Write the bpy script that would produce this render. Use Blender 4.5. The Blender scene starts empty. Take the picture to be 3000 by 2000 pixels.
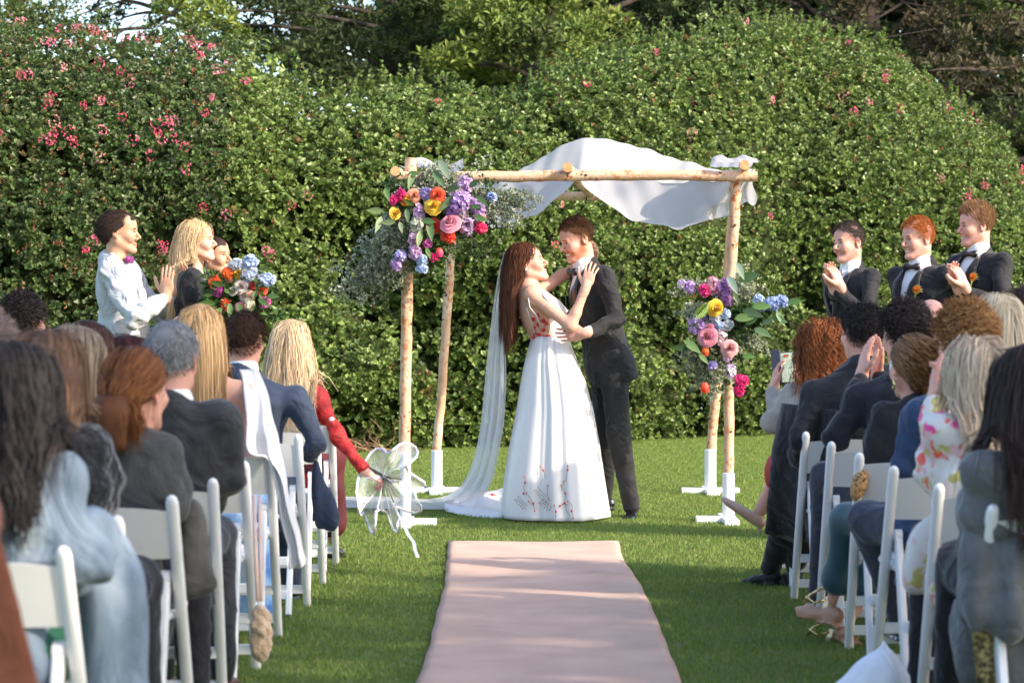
import bpy, math, random
import numpy as np
import openvdb
from mathutils import Vector
random.seed(7); RNG = np.random.default_rng(7)
SC = bpy.context.scene; COL = SC.collection
PI = math.pi
# ------------------------------------------------------------------ camera, sky, sun, exposure
CAM_H, FPX, HOR = 1.28, 7500.0, 930.0
cam = bpy.data.cameras.new('camera'); camo = bpy.data.objects.new('camera', cam); COL.objects.link(camo)
camo.location = (0, 0, CAM_H); camo.rotation_euler = (math.radians(90), 0, 0)
cam.lens = FPX / 3000 * 36; cam.sensor_width = 36; cam.sensor_fit = 'HORIZONTAL'; cam.shift_y = -70 / 3000
cam.clip_start = .2; cam.clip_end = 3000
cam.dof.use_dof = True; cam.dof.focus_distance = 15.7; cam.dof.aperture_fstop = 5.4
SC.camera = camo
SUN_AZ, SUN_EL = math.radians(-29), math.radians(31)      # azimuth measured from +X
sdir = Vector((math.cos(SUN_AZ) * math.cos(SUN_EL), math.sin(SUN_AZ) * math.cos(SUN_EL), math.sin(SUN_EL)))
w = bpy.data.worlds.new('World'); SC.world = w; w.use_nodes = True
nt = w.node_tree; bg = nt.nodes['Background']
sky = nt.nodes.new('ShaderNodeTexSky'); sky.sky_type = 'NISHITA'; sky.sun_disc = False
sky.sun_elevation = SUN_EL; sky.sun_rotation = math.atan2(sdir.x, sdir.y); sky.dust_density = 2.0; sky.air_density = 1.0
sky.ozone_density = 1.2
nt.links.new(sky.outputs[0], bg.inputs[0]); bg.inputs[1].default_value = .15
sl = bpy.data.lights.new('sun', 'SUN'); sl.energy = 2.3; sl.angle = math.radians(.6); sl.color = (1, .87, .7)
so = bpy.data.objects.new('sun', sl); COL.objects.link(so); so.rotation_euler = sdir.to_track_quat('Z', 'Y').to_euler()
vs = SC.view_settings; vs.view_transform = 'Standard'; vs.look = 'None'; vs.gamma = 1; vs.use_curve_mapping = False
vs.exposure = 1.6
SC.cycles.max_bounces = 7; SC.cycles.transparent_max_bounces = 14
# ------------------------------------------------------------------ helpers
def A(*v): return np.array(v if len(v) > 1 else v[0], dtype=float)
def nrm(v): v = np.asarray(v, float); return v / (np.linalg.norm(v) + 1e-9)
def P(px, py, d): return A((px - 1500) * d / FPX, d, CAM_H - (py - HOR) * d / FPX)
def PG(px, py):                                   # a point on the ground
    d = CAM_H * FPX / (py - HOR); return P(px, py, d)
def lerp(a, b, t): return a + (b - a) * t
def smooth(a, b, x): t = np.clip((x - a) / (b - a), 0, 1); return t * t * (3 - 2 * t)
_K = RNG.normal(size=(8, 3)); _K /= np.linalg.norm(_K, axis=1)[:, None]; _PH = RNG.uniform(0, 6.28, 8)
def sn(x, y, z, f=1.0, s=0):
    o = 0
    for i in range(4):
        k = _K[(i + s) % 8] * f * (1, 1.7, 2.3, 3.1)[i]
        o = o + np.sin(k[0] * x + k[1] * y + k[2] * z + _PH[(i * 3 + s) % 8] + s) * (1, .7, .5, .35)[i]
    return o / 2.0
def tag(o, label=None, cat=None, group=None, kind=None):
    if label: o['label'] = label
    if cat: o['category'] = cat
    if group: o['group'] = group
    if kind: o['kind'] = kind
    return o
def thing(name, label, cat, loc=(0, 0, 0), group=None):
    o = bpy.data.objects.new(name, None); COL.objects.link(o); o.location = tuple(float(c) for c in loc); o.empty_display_size = .2
    return tag(o, label, cat, group)
def wloc(p):
    v = A(0, 0, 0)
    while p is not None: v = v + A(*p.location); p = p.parent
    return v
def npmesh(name, V, F, m, parent=None, col=None, smooth_=True, local=False, link=True, uv=None):
    V = np.asarray(V, dtype=np.float32).reshape(-1, 3)
    if parent is not None and not local: V = V - wloc(parent).astype(np.float32)
    if isinstance(F, list) and len(F) and isinstance(F[0], np.ndarray) and F[0].ndim == 2: groups = [f for f in F if len(f)]
    elif isinstance(F, np.ndarray): groups = [F]
    else:
        by = {}
        for f in F: by.setdefault(len(f), []).append(f)
        groups = [np.array(v) for v in by.values()]
    loops = np.concatenate([g.ravel() for g in groups]).astype(np.int32)
    tot = np.concatenate([np.full(len(g), g.shape[1]) for g in groups]).astype(np.int32)
    start = np.concatenate([[0], np.cumsum(tot)[:-1]]).astype(np.int32)
    me = bpy.data.meshes.new(name)
    me.vertices.add(len(V)); me.vertices.foreach_set('co', V.ravel())
    me.loops.add(len(loops)); me.loops.foreach_set('vertex_index', loops)
    me.polygons.add(len(tot)); me.polygons.foreach_set('loop_start', start)
    try: me.polygons.foreach_set('loop_total', tot)
    except Exception: pass
    me.update(calc_edges=True)
    me.polygons.foreach_set('use_smooth', np.full(len(tot), bool(smooth_)))
    if col is not None:
        a = me.color_attributes.new('Col', 'FLOAT_COLOR', 'POINT')
        c = np.ones((len(V), 4), np.float32); c[:, :3] = col; a.data.foreach_set('color', c.ravel())
    if uv is not None:
        a = me.attributes.new('flow', 'FLOAT_VECTOR', 'POINT')
        c = np.zeros((len(V), 3), np.float32); c[:, :uv.shape[1]] = uv; a.data.foreach_set('vector', c.ravel())
    if m is not None: me.materials.append(m)
    o = bpy.data.objects.new(name, me)
    if link: COL.objects.link(o)
    if parent is not None: o.parent = parent
    return o
class MB:
    """collects simple shapes, builds one mesh"""
    def __init__(s): s.V = []; s.F = []; s.C = []; s.n = 0
    def add(s, V, F, c=(1, 1, 1)):
        V = np.asarray(V, float); s.V.append(V); s.F += [tuple(int(i) + s.n for i in f) for f in F]
        s.C.append(np.broadcast_to(np.asarray(c, float), V.shape) if np.ndim(c) == 1 else np.asarray(c)); s.n += len(V)
    def box(s, c, h, M=None, c_=(1, 1, 1), bev=0):
        c = A(*c); M = np.eye(3) if M is None else M
        if bev:
            h = np.array(h, float); V = []
            for sx in (-1, 1):
                for sy in (-1, 1):
                    for sz in (-1, 1):
                        for ax in range(3):
                            q = h - bev; q = q.copy(); q[ax] = h[ax]; V.append(c + M @ (q * (sx, sy, sz)))
            s.hull(V, c_); return
        V = [c + M @ (A(*h) * (sx, sy, sz)) for sx in (-1, 1) for sy in (-1, 1) for sz in (-1, 1)]
        s.add(V, [(0, 1, 3, 2), (4, 6, 7, 5), (0, 4, 5, 1), (2, 3, 7, 6), (0, 2, 6, 4), (1, 5, 7, 3)], c_)
    def hull(s, V, c_=(1, 1, 1)):
        import bmesh
        b = bmesh.new()
        for v in V: b.verts.new(v)
        bmesh.ops.convex_hull(b, input=b.verts[:])
        bmesh.ops.recalc_face_normals(b, faces=b.faces[:]); b.verts.index_update()
        s.add([tuple(v.co) for v in b.verts], [[v.index for v in f.verts] for f in b.faces], c_); b.free()
    def tube(s, pts, r, n=8, c_=(1, 1, 1), cap=True, sq=1.0, ref=(0, 0, 1)):
        pts = np.asarray(pts, float); m = len(pts); r = np.broadcast_to(r, (m,)) if np.ndim(r) else np.full(m, r)
        V = []; T = np.gradient(pts, axis=0); T /= np.linalg.norm(T, axis=1)[:, None] + 1e-9
        ref = A(*ref)
        if abs(T[0] @ ref) > .9: ref = A(1, 0, 0) if abs(T[0][0]) < .9 else A(0, 1, 0)
        for i in range(m):
            u = nrm(np.cross(T[i], ref)); v = np.cross(T[i], u)
            for k in range(n):
                a = 2 * PI * k / n; V.append(pts[i] + r[i] * (u * math.cos(a) + v * sq * math.sin(a)))
        F = [(i * n + k, i * n + (k + 1) % n, (i + 1) * n + (k + 1) % n, (i + 1) * n + k) for i in range(m - 1) for k in range(n)]
        if cap: F += [tuple(range(n))[::-1], tuple((m - 1) * n + k for k in range(n))]
        s.add(V, F, c_)
    def grid(s, V, nu, nv, c=(1, 1, 1)):
        s.add(V, [(i * nv + j, (i + 1) * nv + j, (i + 1) * nv + j + 1, i * nv + j + 1) for i in range(nu - 1) for j in range(nv - 1)], c)
    def ball(s, c, r, n=6, c_=(1, 1, 1)):
        V = []; c = A(*c); r = np.broadcast_to(r, (3,))
        for i in range(n + 1):
            for k in range(n * 2):
                a, b = PI * i / n, PI * k / n; V.append(c + r * (math.sin(a) * math.cos(b), math.sin(a) * math.sin(b), math.cos(a)))
        m = n * 2
        s.add(V, [(i * m + k, i * m + (k + 1) % m, (i + 1) * m + (k + 1) % m, (i + 1) * m + k) for i in range(n) for k in range(m)], c_)
    def build(s, name, m, parent=None, smooth_=True, local=False, col=False):
        return npmesh(name, np.concatenate(s.V), s.F, m, parent, np.concatenate(s.C) if col else None, smooth_, local)
def autosmooth(o, ang=35):
    me = o.data
    try: me.set_sharp_from_angle(angle=math.radians(ang))
    except Exception: pass
    return o
# ------------------------------------------------------------------ materials
def mat(name, color=None, rough=.6, vc=False, var=.0, vscale=8., bump=0., bscale=60., bdist=.004, sheen=0., spec=.5, sss=0., metal=0.,
        trans=0., alpha=1., ramp=None, rscale=6., coat=0., stretch=None, detail=4., transl=0., subc=None, fold=0., fscale=7.):
    m = bpy.data.materials.new(name); m.use_nodes = True; n = m.node_tree; N = n.nodes; L = n.links
    b = N['Principled BSDF']; b.inputs['Roughness'].default_value = rough; b.inputs['Metallic'].default_value = metal
    b.inputs['Specular IOR Level'].default_value = spec
    if sheen: b.inputs['Sheen Weight'].default_value = sheen; b.inputs['Sheen Roughness'].default_value = .4
    if coat: b.inputs['Coat Weight'].default_value = coat; b.inputs['Coat Roughness'].default_value = .15
    if sss:
        b.inputs['Subsurface Weight'].default_value = sss; b.inputs['Subsurface Radius'].default_value = subc or (1, .35, .2); b.inputs['Subsurface Scale'].default_value = .012
    if trans: b.inputs['Transmission Weight'].default_value = trans
    if alpha < 1: b.inputs['Alpha'].default_value = alpha
    tc = N.new('ShaderNodeTexCoord'); co = tc.outputs['Object']
    if stretch:
        mp = N.new('ShaderNodeMapping'); mp.inputs['Scale'].default_value = stretch; L.new(co, mp.inputs[0]); co = mp.outputs[0]
    src = None
    if vc:
        a = N.new('ShaderNodeAttribute'); a.attribute_name = 'Col'; src = a.outputs['Color']
    if ramp:
        t = N.new('ShaderNodeTexNoise'); t.inputs['Scale'].default_value = rscale; t.inputs['Detail'].default_value = detail; L.new(co, t.inputs['Vector'])
        r = N.new('ShaderNodeValToRGB'); e = r.color_ramp.elements
        while len(e) < len(ramp): e.new(.5)
        for q, (p_, c_) in zip(e, ramp): q.position = p_; q.color = (*c_, 1)
        L.new(t.outputs[0], r.inputs[0]); src = r.outputs[0]
    if var:
        t = N.new('ShaderNodeTexNoise'); t.inputs['Scale'].default_value = vscale; t.inputs['Detail'].default_value = 5; L.new(co, t.inputs['Vector'])
        mr = N.new('ShaderNodeMapRange'); mr.inputs[3].default_value = 1 - var; mr.inputs[4].default_value = 1 + var
        mr.inputs[1].default_value = .3; mr.inputs[2].default_value = .7
        L.new(t.outputs[0], mr.inputs[0])
        hs = N.new('ShaderNodeVectorMath'); hs.operation = 'SCALE'
        if src is None: hs.inputs[0].default_value = color
        else: L.new(src, hs.inputs[0])
        L.new(mr.outputs[0], hs.inputs['Scale']); src = hs.outputs[0]
    if src is None: b.inputs['Base Color'].default_value = (*color, 1)
    else: L.new(src, b.inputs['Base Color'])
    if bump:
        t = N.new('ShaderNodeTexNoise'); t.inputs['Scale'].default_value = bscale; t.inputs['Detail'].default_value = 3; L.new(co, t.inputs['Vector'])
        bp = N.new('ShaderNodeBump'); bp.inputs['Strength'].default_value = bump; bp.inputs['Distance'].default_value = bdist
        L.new(t.outputs[0], bp.inputs['Height']); L.new(bp.outputs[0], b.inputs['Normal'])
        if fold:
            t = N.new('ShaderNodeTexNoise'); t.inputs['Scale'].default_value = fscale; t.inputs['Detail'].default_value = 3; t.inputs['Distortion'].default_value = 1.6; t.inputs['Roughness'].default_value = .45; L.new(co, t.inputs['Vector'])
            b2 = N.new('ShaderNodeBump'); b2.inputs['Strength'].default_value = fold; b2.inputs['Distance'].default_value = .05; L.new(t.outputs[0], b2.inputs['Height']); L.new(b2.outputs[0], bp.inputs['Normal'])
    if transl:
        tr = N.new('ShaderNodeBsdfTranslucent'); mx = N.new('ShaderNodeMixShader'); mx.inputs[0].default_value = transl
        if src is None: tr.inputs[0].default_value = (*color, 1)
        else: L.new(src, tr.inputs[0])
        L.new(b.outputs[0], mx.inputs[1]); L.new(tr.outputs[0], mx.inputs[2]); L.new(mx.outputs[0], N['Material Output'].inputs[0])
    return m
def sheer(name, color, opac, rough=.8, gloss=0.):
    m = bpy.data.materials.new(name); m.use_nodes = True; N = m.node_tree.nodes; L = m.node_tree.links
    b = N['Principled BSDF']; b.inputs['Base Color'].default_value = (*color, 1); b.inputs['Roughness'].default_value = rough
    tr = N.new('ShaderNodeBsdfTranslucent'); tr.inputs[0].default_value = (*color, 1)
    m1 = N.new('ShaderNodeMixShader'); m1.inputs[0].default_value = .45 if not gloss else .1; L.new(b.outputs[0], m1.inputs[1]); L.new(tr.outputs[0], m1.inputs[2])
    tp = N.new('ShaderNodeBsdfTransparent'); m2 = N.new('ShaderNodeMixShader')
    lw = N.new('ShaderNodeLayerWeight'); lw.inputs[0].default_value = .35
    mr = N.new('ShaderNodeMapRange'); mr.inputs[3].default_value = opac; mr.inputs[4].default_value = min(1, opac + .45); L.new(lw.outputs['Facing'], mr.inputs[0])
    L.new(mr.outputs[0], m2.inputs[0]); L.new(tp.outputs[0], m2.inputs[1]); L.new(m1.outputs[0], m2.inputs[2]); L.new(m2.outputs[0], N['Material Output'].inputs[0])
    return m
# ------------------------------------------------------------------ implicit surfaces
class SDF:
    def __init__(s): s.p = []; s.cuts = []
    def cap(s, a, b, ra, rb=None, k=.02, sub=False): 
        a = A(*a); b = A(*b); rb = ra if rb is None else rb; R = max(ra, rb)
        s.p.append(('c', (a, b, ra, rb), np.minimum(a, b) - R, np.maximum(a, b) + R, k, sub)); return s
    def ell(s, c, r, M=None, k=.02, sub=False):
        c = A(*c); r = A(*r) if np.ndim(r) else A(r, r, r); M = np.eye(3) if M is None else M
        e = np.abs(M) @ r
        s.p.append(('e', (c, r, M), c - e, c + e, k, sub)); return s
    def loft(s, O, M, zs, rx, ry, cx=None, cy=None, k=.02, sub=False, pw=2.0):
        zs = A(*zs); rx = A(*rx); ry = A(*ry); cx = zs * 0 if cx is None else A(*cx); cy = zs * 0 if cy is None else A(*cy)
        pts = [O + M @ A(x, y, z) for z, a, b, c1, c2 in zip(zs, rx, ry, cx, cy) for x in (c1 - a, c1 + a) for y in (c2 - b, c2 + b)]
        pts = np.array(pts)
        s.p.append(('l', (A(*O), M, zs, rx, ry, cx, cy, pw), pts.min(0), pts.max(0), k, sub)); return s
    def box(s, c, h, M=None, r=.005, k=.01, sub=False):
        M = np.eye(3) if M is None else M; h = A(*h); e = np.abs(M) @ h
        s.p.append(('b', (A(*c), h, M, r), c - e, c + e, k, sub)); return s
    def wedge(s, fn): s.cuts.append(fn); return s
    def _d(s, kind, a, x, y, z):
        if kind == 'c':
            p, q, ra, rb = a; v = q - p; l2 = v @ v + 1e-12
            dx, dy, dz = x - p[0], y - p[1], z - p[2]
            t = np.clip((dx * v[0] + dy * v[1] + dz * v[2]) / l2, 0, 1)
            return np.sqrt((dx - t * v[0]) ** 2 + (dy - t * v[1]) ** 2 + (dz - t * v[2]) ** 2) - (ra + t * (rb - ra))
        c, M = a[0], a[2] if kind in 'eb' else a[1]
        dx, dy, dz = x - c[0], y - c[1], z - c[2]
        qx = dx * M[0, 0] + dy * M[1, 0] + dz * M[2, 0]; qy = dx * M[0, 1] + dy * M[1, 1] + dz * M[2, 1]; qz = dx * M[0, 2] + dy * M[1, 2] + dz * M[2, 2]
        if kind == 'e':
            r = a[1]; k0 = np.sqrt((qx / r[0]) ** 2 + (qy / r[1]) ** 2 + (qz / r[2]) ** 2)
            k1 = np.sqrt((qx / r[0] ** 2) ** 2 + (qy / r[1] ** 2) ** 2 + (qz / r[2] ** 2) ** 2) + 1e-9
            return k0 * (k0 - 1) / k1
        if kind == 'b':
            h, r = a[1], a[3]; ax, ay, az = np.abs(qx) - h[0] + r, np.abs(qy) - h[1] + r, np.abs(qz) - h[2] + r
            return np.sqrt(np.maximum(ax, 0) ** 2 + np.maximum(ay, 0) ** 2 + np.maximum(az, 0) ** 2) + np.minimum(np.maximum(ax, np.maximum(ay, az)), 0) - r
        _, _, zs, rx, ry, cx, cy, pw = a
        RX = np.interp(qz, zs, rx); RY = np.interp(qz, zs, ry); ex = qx - np.interp(qz, zs, cx); ey = qy - np.interp(qz, zs, cy)
        if pw == 2.0: rho = np.sqrt((ex / RX) ** 2 + (ey / RY) ** 2) + 1e-6
        else: rho = (np.abs(ex / RX) ** pw + np.abs(ey / RY) ** pw) ** (1 / pw) + 1e-6
        L = np.sqrt(ex ** 2 + ey ** 2); d = L * (1 - 1 / rho)
        d = np.where(rho < .3, -np.minimum(RX, RY) * (1 - rho), d)
        e = np.maximum(qz - zs[-1], zs[0] - qz)
        return np.maximum(d, e)
    def field(s, lo, hi, vox):
        n = np.ceil((hi - lo) / vox).astype(int) + 1
        X = lo[0] + np.arange(n[0]) * vox; Y = lo[1] + np.arange(n[1]) * vox; Z = lo[2] + np.arange(n[2]) * vox
        G = np.full(n, .15, np.float32)
        for kind, a, l, h, k, sub in s.p:
            pad = k + 3 * vox + .012
            i0 = np.clip(np.floor((l - pad - lo) / vox).astype(int), 0, n); i1 = np.clip(np.ceil((h + pad - lo) / vox).astype(int) + 1, 0, n)
            if (i1 <= i0).any(): continue
            sl_ = tuple(slice(i, j) for i, j in zip(i0, i1))
            d = s._d(kind, a, X[i0[0]:i1[0], None, None].astype(np.float32), Y[None, i0[1]:i1[1], None].astype(np.float32), Z[None, None, i0[2]:i1[2]].astype(np.float32))
            g = G[sl_]
            if sub: d = -d; hh = np.maximum(k - np.abs(g - d), 0) / max(k, 1e-6); G[sl_] = np.maximum(g, d) + hh * hh * k * .25
            else: hh = np.maximum(k - np.abs(g - d), 0) / max(k, 1e-6); G[sl_] = np.minimum(g, d) - hh * hh * k * .25
        xx, yy, zz = X[:, None, None], Y[None, :, None], Z[None, None, :]
        for c in s.cuts: G = np.maximum(G, c(xx, yy, zz)).astype(np.float32)
        return G, (xx, yy, zz)
    def poly(s, vox, disp=None, lo=None, hi=None, excl=None, adapt=0.0):
        if lo is None:
            adds = [p for p in s.p if not p[5]]
            lo = np.min([p[2] for p in adds], axis=0) - 3 * vox - .01; hi = np.max([p[3] for p in adds], axis=0) + 3 * vox + .01
        G, (x, y, z) = s.field(lo, hi, vox)
        if disp is not None: G = (G + disp(x, y, z)).astype(np.float32)
        for (l, h) in (excl or []):
            e = np.maximum(np.maximum(np.maximum(l[0] - x, x - h[0]), np.maximum(l[1] - y, y - h[1])), np.maximum(l[2] - z, z - h[2]))
            G = np.maximum(G, -e).astype(np.float32)
        G = np.pad(np.clip(G, -.15, .15), 1, constant_values=.15)
        g = openvdb.FloatGrid(.15); g.copyFromArray(np.ascontiguousarray(G))
        pts, tris, quads = g.convertToPolygons(isovalue=0.0, adaptivity=adapt)
        pts = (np.asarray(pts) - 1) * vox + lo
        return pts, np.asarray(tris)[:, ::-1], np.asarray(quads)[:, ::-1]
    def build(s, name, m, parent, vox, disp=None, col=None, adapt=0.0, colfn=None, relax=1):
        V, T, Q = s.poly(vox, disp, adapt=adapt)
        if not len(V): return None
        if relax: V = relaxv(V, T, Q, relax)
        if colfn is not None: col = colfn(V)
        return npmesh(name, V, [T, Q], m, parent, col)
def relaxv(V, T, Q, n):
    E = []
    if len(T): E += [T[:, [0, 1]], T[:, [1, 2]], T[:, [2, 0]]]
    if len(Q): E += [Q[:, [0, 1]], Q[:, [1, 2]], Q[:, [2, 3]], Q[:, [3, 0]]]
    if not E: return V
    E = np.concatenate(E); E = np.concatenate([E, E[:, ::-1]])
    cnt = np.maximum(np.bincount(E[:, 0], minlength=len(V)), 1)[:, None]
    for _ in range(n):
        S = np.stack([np.bincount(E[:, 0], V[E[:, 1], i], minlength=len(V)) for i in range(3)], 1) / cnt
        V = V * .5 + S * .5
    return V
# ------------------------------------------------------------------ people
M_SKIN = mat('skin', vc=True, rough=.5, sss=.12, bump=.06, bscale=300, spec=.4)
M_HAIR = mat('hair_strands', vc=True, rough=.6, spec=.16)
_fab = {}
def fabric(color, rough=.85, var=.12, bump=.25, sheen=.2, bscale=420, vscale=14, spec=.3, bdist=.0015):
    k = (tuple(color), rough, var, bump, sheen, bscale)
    if k not in _fab: _fab[k] = mat('cloth_' + str(len(_fab)), color, rough, var=var, vscale=vscale, bump=bump, bscale=bscale, bdist=bdist, sheen=sheen, spec=spec, fold=.55)
    return _fab[k]
M_WHITE_CLOTH = mat('white_cotton', (.78, .78, .8), .8, var=.03, vscale=20, bump=.3, bscale=30, bdist=.006, sheen=.1)
M_TUX = fabric((.017, .017, .019), rough=.75, sheen=.12)
M_SATIN = mat('black_satin', (.008, .008, .01), .28, spec=.6)
M_BLACK_LEATHER = mat('black_leather', (.01, .01, .013), .15, spec=.7, coat=.6)
M_SHINY = mat('gold_metal', (.8, .6, .28), .25, metal=1)
def frame(f, u):
    u = nrm(u); f = np.asarray(f, float); f = nrm(f - (f @ u) * u); r = np.cross(f, u); return np.stack([r, f, u], 1)
def rot_about(v, k, a):
    k = nrm(k); return v * math.cos(a) + np.cross(k, v) * math.sin(a) + k * (k @ v) * (1 - math.cos(a))
def yawv(deg, pitch=0):
    a, p = math.radians(deg), math.radians(pitch); return A(math.cos(a) * math.cos(p), math.sin(a) * math.cos(p), math.sin(p))
SKINS = {'fair': (.66, .37, .27), 'pink': (.68, .35, .27), 'tan': (.52, .29, .18), 'olive': (.48, .28, .18)}
class Human:
    def __init__(s, label, pel, neck, head, yaw=90, hyaw=None, hp=0, hr=0, sc=1.0, sw=.185, skin='fair', group=None, fem=False, cat='person'):
        s.pel, s.neck, s.head = A(*pel), A(*neck), A(*head); s.sc = sc; s.sw = sw; s.fem = fem
        s.T = np.linalg.norm(s.neck - s.pel); s.M = frame(yawv(yaw), s.neck - s.pel); s.r, s.f, s.u = s.M.T
        hy = yaw if hyaw is None else hyaw; hf = yawv(hy, hp); hu = frame(hf, A(0, 0, 1)); 
        up = np.cross(hu[:, 0], hf); up = rot_about(up, hf, math.radians(hr)); s.HM = np.stack([np.cross(hf, up), hf, up], 1)
        s.skinc = A(*SKINS[skin]); s.side = {}; s.leg = {}; s.hands = []; s.paint = []
        for k, sg in (('R', 1), ('L', -1)):
            s.side[k] = dict(sh=s.neck + s.r * sg * sw * sc - s.u * .055 * sc, el=None, wr=None)
            s.leg[k] = dict(hip=s.pel + s.r * sg * .09 * sc, kn=None, an=None, toe=s.f)
        z = min(s.pel[2], 0) 
        s.t = thing('person', label, cat, (s.pel[0], s.pel[1], 0), group)
    def hl(s, x, y, z): return s.head + s.HM @ (A(x, y, z) * s.sc)
    def arm(s, k, wr, el=None, hint=(0, 0, -1), hd=None, pn=None, curl=.25, hand=True, spread=.1):
        d = s.side[k]; wr = A(*wr); l1, l2 = .285 * s.sc, .26 * s.sc
        if el is None:
            v = wr - d['sh']; D = np.linalg.norm(v)
            if D > (l1 + l2) * .99: l1 *= D / (l1 + l2) * 1.01; l2 *= D / (l1 + l2) * 1.01; l1 = l2 = D * .51
            a = (l1 ** 2 - l2 ** 2 + D * D) / (2 * D); h = math.sqrt(max(l1 ** 2 - a * a, 0)); n = nrm(v); hv = A(*hint); hv = nrm(hv - (hv @ n) * n)
            el = d['sh'] + n * a + hv * h
        d['el'], d['wr'] = A(*el), wr
        if hand:
            hd = nrm(wr - d['el']) if hd is None else nrm(hd); pn = A(0, 0, -1) if pn is None else A(*pn); pn = nrm(pn - (pn @ hd) * hd)
            s.hands.append((k, wr, hd, pn, curl, spread))
        return s
    def legs(s, kR, aR, kL, aL, toe=None, toeR=None, toeL=None):
        for k, kn, an, to in (('R', kR, aR, toeR), ('L', kL, aL, toeL)):
            s.leg[k].update(kn=A(*kn), an=A(*an), toe=nrm(A(*(to if to is not None else (toe if toe is not None else s.f)))))
        return s
    # -------------------------------------------------- skin
    def headsdf(s, F, smile=0, beard=0):
        c, H, k = s.sc, s.HM, s.sc
        E = lambda p, r, kk=.02, sub=False, M=None: F.ell(s.hl(*p), A(*r) * c if np.ndim(r) else r * c, H if M is None else M, kk * c, sub)
        C = lambda a, b, ra, rb=None, kk=.015, sub=False: F.cap(s.hl(*a), s.hl(*b), ra * c, (ra if rb is None else rb) * c, kk * c, sub)
        E((0, -.014, .036), (.074, .094, .087)); E((0, .03, -.012), (.057, .062, .09), .03)
        E((0, .043, .05), (.055, .041, .045), .03)
        jw = .0 if s.fem else .004
        for x in (-1, 1):
            C((x * (.047 + jw), .0, -.055), (x * .02, .068, -.096), .021, .018, .03)
            E((x * .04, .062, -.025), (.024, .026, .022), .025)
            if smile: E((x * .036, .072, -.042), (.0135, .0135, .013), .018)
        E((0, .084, -.101), (.019, .018, .017), .022)
        C((-.032, .08, .021), (.032, .08, .021), .0125, None, .012)
        for x in (-1, 1): E((x * .031, .096, -.002), (.018, .017, .0125), .01, True)
        for x in (-1, 1): E((x * .03, .0745, -.001), .0125, .004)
        for x in (-1, 1): C((x * .018, .0865, .007), (x * .042, .079, .005), .0042, .003, .006)
        for x in (-1, 1): C((x * .02, .0855, -.0095), (x * .042, .078, -.008), .0045, .0035, .006)
        C((0, .086, .012), (0, .1135, -.025), .0075, .0108, .009); 
        for x in (-1, 1): E((x * .012, .098, -.034), (.008, .01, .007), .008)
        o = .004 if smile > 1 else 0
        w = .026 if smile else .021; up = .007 if smile else 0
        C((-w, .079 - up, -.063 + up), (0, .0935, -.0625), .0045, .0062, .006); C((w, .079 - up, -.063 + up), (0, .0935, -.0625), .0045, .0062, .006)
        C((-w + .004, .078 - up, -.066 + up), (0, .0915, -.0735 - o), .0045, .0075, .006); C((w - .004, .078 - up, -.066 + up), (0, .0915, -.0735 - o), .0045, .0075, .006)
        if smile > 1: C((-.017, .092, -.066), (.017, .092, -.066), .0038, None, .002, True)
        for x in (-1, 1):
            E((x * .077, -.012, -.004), (.007, .019, .031), .008); E((x * .083, -.008, -.002), (.006, .010, .018), .006, True)
            E((x * .077, -.004, -.028), (.006, .009, .011), .006)
        nb = s.neck + s.u * .0
        nr = .047 if s.fem else .054
        F.cap(s.hl(0, -.022, -.05), nb, nr * c, (nr + .006) * c, .03 * c)
        S = s.skinc; p = s.paint
        red = lerp(S, A(.62, .16, .12), .45)
        for x in (-1, 1):
            p.append((s.hl(x * .045, .068, -.03), .026 * c, red, .45)); p.append((s.hl(x * .08, -.012, -.005), .028 * c, lerp(S, A(.75, .2, .12), .5), .6))
            p.append((s.hl(x * .03, .09, -.0015), A(.0125, .014, .0048) * c, A(.72, .7, .66), 1)); p.append((s.hl(x * .03, .092, -.001), A(.006, .014, .006) * c, A(.04, .03, .025), 1))
            p.append((s.hl(x * .031, .09, .0065), A(.017, .016, .0032) * c, A(.05, .03, .025), .9))
        p.append((s.hl(0, .108, -.028), .014 * c, red, .55))
        lip = lerp(S, A(.5, .1, .09), .6)
        p.append((s.hl(0, .09, -.066), A(w + .002, .02, .0125) * c, lip, .85))
        if smile > 1: p.append((s.hl(0, .088, -.0655 + .001), A(.021, .03, .0048) * c, A(.85, .82, .76), 1))
        elif smile: p.append((s.hl(0, .09, -.068), A(.02, .02, .0016) * c, A(.25, .05, .05), .8))
        s.browc = getattr(s, 'browc', A(.12, .06, .035))
        for x in (-1, 1):
            p.append((s.hl(x * .03, .088, .0225), A(.0185, .022, .0055) * c, s.browc, .95))
        if beard:
            bc = A(*beard[0]); st = beard[1]
            for q in ((0, .07, -.1), (.035, .05, -.085), (-.035, .05, -.085), (.055, .02, -.06), (-.055, .02, -.06), (0, .095, -.052), (.028, .08, -.062), (-.028, .08, -.062), (.066, .0, -.035), (-.066, .0, -.035)):
                p.insert(0, (s.hl(*q), .030 * c if q[0] or q[2] < -.09 else A(.026, .02, .009) * c, bc, st))
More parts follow.
